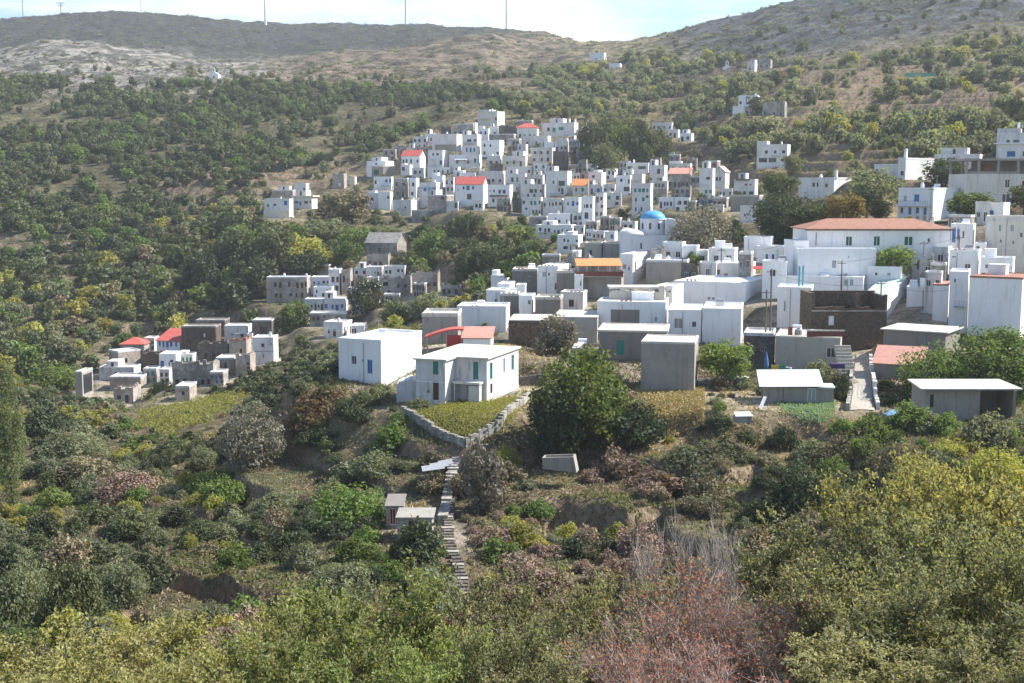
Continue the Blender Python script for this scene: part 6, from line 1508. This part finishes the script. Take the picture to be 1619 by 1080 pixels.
s = Site('loose_board', 'pale board leaning against the metal roofed shed', 'board', 1205, 645, 143).start()
MB().prism([(s.X(1197), -.6, 0), (s.X(1203), -.6, -.1), (s.X(1212), .1, s.Zp(628)), (s.X(1207), .1, s.Zp(627))], (.02, .08, 0)).build('board', M['wp'], s.root)
s = Site('tarpaulin', 'pale blue tarpaulin heap left of the flat roofed shed', 'tarpaulin', 1420, 660, 138).start()
b = MB(); rg = random.Random(4); n = 9
for i in range(n):
    for j in range(6): b.v.append((s.X(1404 + i * 4), j * .35, (.55 + rg.uniform(-.18, .22)) * math.sin(math.pi * (i + .5) / n) * (.4 + .6 * math.sin(math.pi * (j + .5) / 6)) + .1))
b.f = [(i*6 + j, (i+1)*6 + j, (i+1)*6 + j + 1, i*6 + j + 1) for i in range(n - 1) for j in range(5)]
b.build('sheet', M['lb'], s.root, True)
# yard items before the beige house
yd = 160
def yard(name, label, cat, px, py): return Site(name, label, cat, px, py, yd).start()
s = yard('folded_parasol', 'folded blue parasol leaning at the yard of the beige house', 'parasol', 1211, 588)
b = MB(); b.lathe([(.05, 2.6), (.22, 1.9), (.34, 1.0), (.28, .35), (.12, .3)], (0, 0, 0), 10); b.build('canopy', M['bluep'], s.root, True); MB().tube((0, 0, -.2), (0, 0, 2.75), .03, .03, 6).build('pole', M['gy'], s.root)
for px, mt, lb in ((1225, 'yel', 'yellow plastic crate in the yard of the beige house'), (1236, 'grp', 'green plastic crate in the yard of the beige house')):
    s = yard('crate', lb, 'crate', px, 586); b = MB(); b.box(-.38, .38, -.28, .28, 0, .06)
    for k in range(3):
        z = .1 + k * .22
        b.box(-.4, .4, -.3, -.26, z, z + .16); b.box(-.4, .4, .26, .3, z, z + .16); b.box(-.4, -.36, -.259, .259, z, z + .16); b.box(.36, .4, -.259, .259, z, z + .16)
    for sx in (-.385, .385):
        for sy in (-.285, .285): b.box(sx - .03, sx + .03, sy - .03, sy + .03, .06, .76)
    b.build('crate_body', M[mt], s.root)
s = yard('basin', 'grey round basin on the ground of the yard', 'basin', 1247, 586); MB().lathe([(.3, 0), (.42, .45), (.38, .45), (.28, .06), (0, .06)], (0, 0, 0), 16).build('bowl', M['gy'], s.root, True)
s = yard('covered_table', 'table under a dark purple cloth beside the beige house', 'table', 1325, 587)
MB().prism([(s.X(1314), 0, .35), (s.X(1336), 0, .35), (s.X(1336) - .05, 0, .95), (s.X(1314) + .05, 0, .95)], (0, 1.0, 0)).build('tablecloth', M['pur'], s.root); b = MB()
for x in (1315, 1335):
    for y in (.1, .85): b.box(s.X(x) - .03, s.X(x) + .03, y, y + .06, -.2, .36)
b.build('leg', M['wood'], s.root)
# maroon parapet, roof tanks, outside stair of the beige concrete house
s = Site('roof_parapet', 'maroon painted parapet panel on the roof of the beige house', 'parapet', 1305, 537, 166.5).start()
MB().box(s.X(1276), s.X(1334), 0, .15, .38, s.Zp(524)).build('panel', M['maroon'], s.root); MB().box(s.X(1275), s.X(1335), -.05, .2, s.Zp(524) + .003, s.Zp(522)).build('coping', M['K'], s.root)
for px, w_, hh, mt, lb in ((1249, 6, 1.3, 'maroon', 'maroon chimney pot box on the roof of the beige house'), (1262, 12, .95, 'gy', 'dark grey water tank on the beige roof, left one'), (1281, 12, .95, 'gy', 'dark grey water tank on the beige roof, right one')):
    s = Site('water_tank' if mt == 'gy' else 'chimney', lb, 'tank' if mt == 'gy' else 'chimney', px, 537, 170).start(); z0 = .38; wd = w_ * s.k / 2
    if mt == 'gy': b = MB().lathe([(wd * .85, z0), (wd, z0 + .1), (wd, z0 + hh), (wd * .8, z0 + hh + .12), (0, z0 + hh + .16)], (0, 0, 0), 14); b.build('tank_body', M['G'], s.root); MB().lathe([(.2, z0 + hh + .14), (.2, z0 + hh + .24), (0, z0 + hh + .25)], (0, 0, 0), 10).build('lid', M['bk'], s.root)
    else: b = MB().box(-wd, wd, -wd, wd, z0, z0 + hh); b.box(-wd - .06, wd + .06, -wd - .06, wd + .06, z0 + hh + .002, z0 + hh + .1); b.build('stack', M['maroon'], s.root)
s = Site('outside_stair', 'concrete outside stair at the right end of the beige concrete house', 'stairs', 1337, 590, 163).start()
for k in range(9): MB().box(s.X(1322) + .0, s.X(1348), k * .3 - 1.2, k * .3 - .9, -.4 if k < 2 else k * .42 - .6, k * .42 + .2).build('step', M['B2'], s.root)
# teal twin pipes on the wide white house
s = Site('vent_pipes', 'pair of tall turquoise pipes on the roof left of the water tanks', 'pipes', 1266, 457, 201).start()
for px in (1263, 1269): MB().tube((s.X(px), 0, .3), (s.X(px), 0, s.Zp(420)), .16, .16, 8).build('pipe', M['teal2'], s.root)
MB().box(s.X(1257), s.X(1273), -.3, .5, .1, s.Zp(453)).build('base', M['teal2'], s.root)
# van
s = Site('van', 'white van parked before the villa wall', 'van', 1238, 427, 226, R(0)).start()
sc = 3.6; prof = [(-2.2,.35),(2.2,.35),(2.25,.9),(1.75,1.05),(1.2,1.85),(-2.0,1.9),(-2.2,1.7)]
MB().prism([(x, 0, z) for x, z in prof], (0, 1.75, 0)).build('body', M['wp'], s.root)
b = MB(); b.quad((1.15,-.006,1.75),(.35,-.006,1.78),(.35,-.006,1.15),(1.6,-.006,1.12)); b.build('window', M['d'], s.root); b = MB(); b.quad((.2,-.006,1.78),(-1.7,-.006,1.78),(-1.7,-.006,1.2),(.2,-.006,1.15)); b.build('window', M['d'], s.root)
b = MB(); b.quad((1.245,.1,1.8),(1.735,.1,1.1),(1.735,1.65,1.1),(1.245,1.65,1.8)); b.v = [(x + .012, y, z + .008) for x, y, z in b.v]; b.build('windscreen', M['d'], s.root)
for x in (-1.35, 1.4):
    for y in (.05, 1.6):
        wv = MB().tube((x, y - .12, .33), (x, y + .12, .33), .33, .33, 16).build('wheel', M['rubber'], s.root); MB().tube((x, y - .13, .33), (x, y + .13, .33), .18, .18, 12).build('rim', M['gy'], wv)
MB().box(2.2, 2.3, .2, .5, .65, .85).build('headlight', M['gy'], s.root); MB().box(2.2, 2.3, 1.25, 1.55, .65, .85).build('headlight', M['gy'], s.root)
# stairs, poles
for px, yt, yb, d, lb in ((1210,458,545,176,'shorter wooden utility pole left of the tall one'),(1217,425,545,177,'tall wooden utility pole above the beige concrete house'),(1391,444,520,184,'grey pole before the mint corrugated roof'),(1459,381,440,208,'pole before the villa right corner'),(1470,296,360,250,'dark pole at the blue shutter house'),(1411,385,445,206,'thin pole before the courtyard tree'),(1499,334,360,232,'thin roof pole right of the hipped roof, left one'),(1507,334,360,232,'thin roof pole right of the hipped roof, right one')):
    s = Site('utility_pole', lb, 'pole', px, yb, d); zg = gz(s.o.x, s.o.y); s.o.z = min(zg, s.o.z) ; s.start(); top = (slope(yt) * d) - s.o.z; big = px in (1210, 1217, 1391, 1470, 1459)
    MB().tube((0, 0, -1), (0, 0, top), .15 if big else .06, .11 if big else .05, 8).build('shaft', M['wood'] if px < 1300 else M['gy'], s.root)
    if big: MB().box(-.7, .7, -.06, .06, top - .5, top - .38).build('crossarm', M['wood'], s.root)
# wind turbines and pylons on the ridge
for px, yb, rad, lb, rot in ((420,42,1.7,'wind turbine tower on the dark ridge, first from the left of three',.3),(642,43,1.7,'wind turbine tower on the dark ridge, middle of three',.9),(801,50,1.6,'wind turbine tower on the dark ridge, rightmost of three',.1),(224,22,1.0,'slim wind turbine tower on the top of the dark hill',1.4)):
    d = 1690; o = P(px, yb, d); o.z = gz(o.x, o.y) - 2; t = thing('wind_turbine', lb, 'wind turbine', o, 0, 'wind turbines on the ridge'); hb = 78
    MB().tube((0,0,0), (0,0,hb), rad, rad * .6, 12).build('tower', M['wp'], t); nc = MB().box(-1.5, 1.5, -3, 6, hb, hb + 3).build('nacelle', M['wp'], t); MB().tube((0,-3.1,hb + 1.5), (0,-4.6,hb + 1.5), 1.4, .5, 10).build('hub', M['wp'], t)
    for k in range(3):
        a = rot + k * 2.094; c, s_ = math.cos(a), math.sin(a); b = MB()
        b.prism([(c*1.2 - s_*.9, -4.2, hb + 1.5 + s_*1.2 + c*.9), (c*1.2 + s_*.9, -4.2, hb + 1.5 + s_*1.2 - c*.9), (c*24 + s_*.2, -4.2, hb + 1.5 + s_*24 - c*.2), (c*24 - s_*.2, -4.2, hb + 1.5 + s_*24 + c*.2)], (0, .3, 0)); b.build('blade', M['wp'], t)
for px, yb, yt, lb in ((97,30,3,'small pylon with cross arms on the left ridge'),(37,36,-8,'mast on the far left ridge')):
    d = 1690; o = P(px, yb, d); hh = (slope(yt) - slope(yb)) * d; o.z = gz(o.x, o.y) - 1; hh = slope(yt) * d - o.z; t = thing('power_pylon', lb, 'pylon', o)
    MB().tube((0,0,0), (0,0,hh), .9, .5, 6).build('mast', M['gy'], t); b = MB()
    b.box(-5, 5, -.4, .4, hh - 2.2, hh - 1.4); b.box(-3.4, 3.4, -.4, .4, hh - 5, hh - 4.3); b.build('crossarm', M['gy'], t)
s = Site('shade_net', 'pale green shade netting on the terraces under the grey mountain', 'netting', 1456, 117, 585).start(); s.o.z = gz(s.o.x, s.o.y); s.root.location.z = s.o.z - .3
b = MB()
for i in range(6): b.prism([(s.X(1432 + i*8), 0, 0), (s.X(1440 + i*8) - .1, 0, 0), (s.X(1440 + i*8) - .1, 0, 2.6 + .3*(i % 2)), (s.X(1432 + i*8), 0, 2.6 + .3*((i+1) % 2))], (0, .06, 0))
b.build('net', paint('netting_green', (.10, .32, .24)), s.root)
b = MB()
for i in range(7): b.tube((s.X(1432 + i*8), .15, -.5), (s.X(1432 + i*8), .15, 3.0), .06, .06, 5)
b.build('post', M['wood'], s.root)
# overhead cables
def cable(label, a, b_, sag):
    A, B = P(*a), P(*b_); m_ = MB(); n = 12; pr = None
    for i in range(n + 1):
        t = i / n; p = A.lerp(B, t) - Vector((0, 0, sag * 4 * t * (1 - t)))
        if pr is not None: m_.tube(pr - A, p - A, .022, .022, 3, False)
        pr = p
    tag(m_.build('overhead_cable', M['bk'], None, False, A), label, 'cable')
for px, yt, yb, d, lb in ((1140,392,428,230,'wooden pole before the long low white house with red awning'),(1330,412,452,204,'wooden pole at the right of the water tanks'),(1515,372,420,206,'wooden pole between the blue doors and the dark square opening'),(900,412,462,231,'wooden pole left of the orange canopy'),(1078,405,440,236,'wooden pole behind the plain beige concrete building'),(1245,382,425,236,'pole beside the parked van'),(1090,262,300,398,'wooden pole by the faded pink roof in the far village'),(840,258,300,455,'wooden pole in the middle of the far village')):
    s = Site('utility_pole', lb, 'pole', px, yb, d); s.o.z = min(s.o.z, gz(s.o.x, s.o.y)); s.start(); top = slope(yt) * d - s.o.z
    MB().tube((0, 0, -1), (0, 0, top), .14, .09, 7).build('shaft', M['wood'], s.root); MB().box(-.7, .7, -.06, .06, top - .5, top - .38).build('crossarm', M['wood'], s.root)
cable('thin cable from the villa corner pole to the pole at the water tanks', (1330,414,204), (1459,383,208), .7)
cable('thin cable from the pole by the van to the pole at the water tanks', (1245,384,236), (1330,414,204), .9)
cable('thin cable from the red awning pole to the pole by the van', (1140,394,230), (1245,384,236), .9)
cable('thin cable from the beige building pole to the red awning pole', (1078,407,236), (1140,394,230), .6)
cable('thin cable from the orange canopy pole to the beige building pole', (900,414,231), (1078,407,236), 1.2)
cable('thin cable from the villa corner pole to the pole by the blue doors', (1459,383,208), (1515,374,206), .5)
cable('thin cable from the tall utility pole to the grey pole', (1217,430,177), (1391,448,184), 1.0)
cable('thin cable from the grey pole towards the white tower house', (1391,449,184), (1500,458,187), .6)
cable('thin cable between the villa pole and the grey pole', (1459,384,208), (1391,446,184), .5)
# ------------------------------------------------------------------ ground
def ground():
    n, m_ = Z.shape; V = np.stack([XG, YG, Z], -1).reshape(-1, 3)
    i = np.arange(n - 1)[:, None] * m_ + np.arange(m_ - 1)[None, :]; Fq = np.stack([i, i + m_, i + m_ + 1, i + 1], -1).reshape(-1, 4)
    px, py = proj(XG, YG, Z)
    jit = fbm(XG, YG, 40, 4, 81); jx = px + jit * 60; jy = py + jit * 22
    col = np.zeros(Z.shape + (4,), np.float32)
    def setc(msk, c, a):
        msk = msk[..., None]; col[...] = col * (1 - msk) + np.array([*c, a], np.float32) * msk
    one = np.ones_like(Z)
    setc(one, (.150, .122, .080), .55)                                       # terraces, dry earth
    setc(sstep(240, 320, YG), (.165, .145, .098), .65)
    setc(sstep(300, 380, YG) * sstep(980, 1080, jx), (.20, .168, .100), .46)
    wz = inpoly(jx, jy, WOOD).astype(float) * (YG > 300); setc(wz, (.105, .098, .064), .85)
    far = sstep(690, 800, YG)
    setc(far * (1 - sstep(380, 470, jx)), (.205, .20, .195), .5)            # pale rocky hill
    setc(far * sstep(380, 470, jx) * (1 - sstep(850, 960, jx)), (.150, .125, .103), .5)    # ochre rocks
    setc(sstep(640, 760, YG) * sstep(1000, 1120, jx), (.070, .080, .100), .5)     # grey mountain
    setc(sstep(1280, 1450, YG) * (1 - sstep(800, 950, px)), (.026, .030, .037), .6)   # dark ridge behind, a cloud's shadow painted into its soil colour
    setc(np.clip(VILL, 0, 1) * .8 * (1 - sstep(330, 380, YG) * .5), (.40, .37, .33), .08)   # trodden yards and lanes
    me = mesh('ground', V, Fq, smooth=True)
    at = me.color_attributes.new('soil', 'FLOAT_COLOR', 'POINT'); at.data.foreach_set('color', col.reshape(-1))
    mt, nt, out = newmat('ground_material'); g = N(nt, 'ShaderNodeNewGeometry'); pos = g.outputs['Position']
    A = N(nt, 'ShaderNodeVertexColor', layer_name='soil')
    n1 = noise(nt, .09, 6, .7, pos); n2 = noise(nt, .7, 5, .7, pos); n3 = noise(nt, .30, 6, .75, pos); n4 = noise(nt, 3.2, 3, .6, pos)
    v1 = N(nt, 'ShaderNodeTexVoronoi'); v1.inputs['Scale'].default_value = .22; nt.links.new(pos, v1.inputs['Vector'])
    r1 = ramp(nt, n1, 0, .3, .7, (.68, .68, .66, 1), (1.3, 1.27, 1.2, 1)); n5 = noise(nt, .045, 9, .85, pos); r6a = ramp(nt, n5, 0, .42, .58, (.62, .62, .63, 1), (1.4, 1.37, 1.32, 1)); r6b = ramp(nt, n5, 0, .46, .545, (.42, .43, .45, 1), (1.5, 1.48, 1.46, 1)); sp = N(nt, 'ShaderNodeSeparateXYZ'); nt.links.new(pos, sp.inputs[0]); fm = N(nt, 'ShaderNodeMapRange'); L(nt, sp, 1, fm, 0); fm.inputs[1].default_value = 620; fm.inputs[2].default_value = 820; r6 = mixc(nt, (fm, 0), (r6a, 0), (r6b, 0)); c = mixc(nt, 1, (A, 0), (r1, 0), 'MULTIPLY'); c = mixc(nt, 1, (c, 2), (r6, 2), 'MULTIPLY')
    r2 = ramp(nt, n2, 0, .35, .7, (.72, .7, .68, 1), (1.22, 1.2, 1.16, 1)); c = mixc(nt, 1, (c, 2), (r2, 0), 'MULTIPLY')
    # pale outcropping stones
    r5 = ramp(nt, n3, 0, .60, .70); mz = N(nt, 'ShaderNodeMath', operation='MULTIPLY'); L(nt, r5, 0, mz, 0); mz.inputs[1].default_value = .55
    c = mixc(nt, (mz, 0), (c, 2), (.40, .375, .34))
    # low green growth
    mm = N(nt, 'ShaderNodeMath', operation='MULTIPLY'); r3 = ramp(nt, n3, 0, .40, .52, (1, 1, 1, 1), (0, 0, 0, 1)); L(nt, r3, 0, mm, 0); L(nt, A, 1, mm, 1)
    m2 = N(nt, 'ShaderNodeMath', operation='MULTIPLY', use_clamp=True); L(nt, mm, 0, m2, 0); m2.inputs[1].default_value = 1.5
    gc = mixc(nt, (ramp(nt, n2, 0, .4, .6), 0), (.050, .056, .030), (.10, .10, .05)); c = mixc(nt, (m2, 0), (c, 2), (gc, 2))
    # dry-stone risers where the ground is steep
    sx = N(nt, 'ShaderNodeSeparateXYZ'); L(nt, g, 'True Normal', sx, 0); rs = ramp(nt, sx, 2, .62, .80, (1, 1, 1, 1), (0, 0, 0, 1))
    rv = N(nt, 'ShaderNodeTexVoronoi'); rv.inputs['Scale'].default_value = 1.6; nt.links.new(pos, rv.inputs['Vector']); bw = N(nt, 'ShaderNodeRGBToBW'); L(nt, rv, 'Color', bw, 0)
    sc_ = mixc(nt, (bw, 0), (.15, .105, .07), (.31, .24, .175)); fs = N(nt, 'ShaderNodeMath', operation='MULTIPLY'); L(nt, rs, 0, fs, 0); fs.inputs[1].default_value = .8
    c = mixc(nt, (fs, 0), (c, 2), (sc_, 2))
    p = N(nt, 'ShaderNodeBsdfPrincipled'); p.inputs['Roughness'].default_value = 1; p.inputs['Specular IOR Level'].default_value = .05
    L(nt, c, 2, p, 'Base Color')
    ad = N(nt, 'ShaderNodeMath', operation='ADD'); L(nt, n2, 0, ad, 0); L(nt, n3, 0, ad, 1); bb = bump(nt, ad, 0, .9, .7); L(nt, bb, 0, p, 'Normal'); L(nt, p, 0, out, 0)
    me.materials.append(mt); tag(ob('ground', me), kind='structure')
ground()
# ------------------------------------------------------------------ light, air, camera
SUN_EL, SUN_AZ = 43.0, 77.0            # azimuth clockwise from the viewing direction (+Y)
sd = bpy.data.lights.new('sun', 'SUN'); sd.energy = 5.0; sd.angle = R(.53); sd.color = (1.0, .955, .885)
so = ob('sun', sd); dirv = Vector((math.sin(R(SUN_AZ)) * math.cos(R(SUN_EL)), math.cos(R(SUN_AZ)) * math.cos(R(SUN_EL)), math.sin(R(SUN_EL))))
so.rotation_euler = dirv.to_track_quat('Z', 'Y').to_euler(); so.location = dirv * 300
wd = bpy.data.worlds.new('World'); SC.world = wd; wd.use_nodes = True; nt = wd.node_tree
for n_ in list(nt.nodes): nt.nodes.remove(n_)
out = N(nt, 'ShaderNodeOutputWorld'); bg = N(nt, 'ShaderNodeBackground'); bg.inputs[1].default_value = .10
sky = N(nt, 'ShaderNodeTexSky', sky_type='NISHITA', sun_disc=False, sun_elevation=R(SUN_EL), sun_rotation=R(SUN_AZ)); sky.altitude = 500; sky.dust_density = 1.0
tc = N(nt, 'ShaderNodeTexCoord'); mp = scaled(nt, tc.outputs['Generated'], (1.6, 1.6, 6.5))
cn = noise(nt, 2.1, 7, .58, mp); cr = ramp(nt, cn, 0, .49, .66)
sz = N(nt, 'ShaderNodeSeparateXYZ'); L(nt, tc, 'Generated', sz, 0); el = ramp(nt, sz, 2, .22, .42, (1,1,1,1), (.25,.25,.25,1)); cm = N(nt, 'ShaderNodeMath', operation='MULTIPLY'); L(nt, cr, 0, cm, 0); L(nt, el, 0, cm, 1)
skt = mixc(nt, 1, (sky, 0), (.80, .93, 1.04), 'MULTIPLY')
mx = mixc(nt, (cm, 0), (skt, 2), (6.6, 6.7, 6.9)); L(nt, mx, 2, bg, 0); L(nt, bg, 0, out, 0)
HAZE = .00013
if HAZE:
    m, nt, out = newmat('haze_air'); pv = N(nt, 'ShaderNodeVolumePrincipled'); pv.inputs['Color'].default_value = (.90, .94, 1.0, 1); pv.inputs['Density'].default_value = HAZE; pv.inputs['Anisotropy'].default_value = .2
    nt.links.new(pv.outputs[0], out.inputs['Volume'])
    tag(MB().box(-3300, 3300, -60, 2700, float(Z.min()) - 1, 420).build('haze', m), kind='stuff')
cd = bpy.data.cameras.new('camera'); cd.sensor_width = 36; cd.lens = 36 * F / W; cd.clip_end = 9000; cd.clip_start = .5
co = ob('camera', cd); co.rotation_euler = (R(90) - PITCH, 0, 0); SC.camera = co
SC.view_settings.view_transform = 'Standard'; SC.view_settings.look = 'None'; SC.view_settings.exposure = 1.05; SC.view_settings.gamma = 1
SC.cycles.volume_bounces = 0; SC.cycles.max_bounces = 6; SC.cycles.transmission_bounces = 3
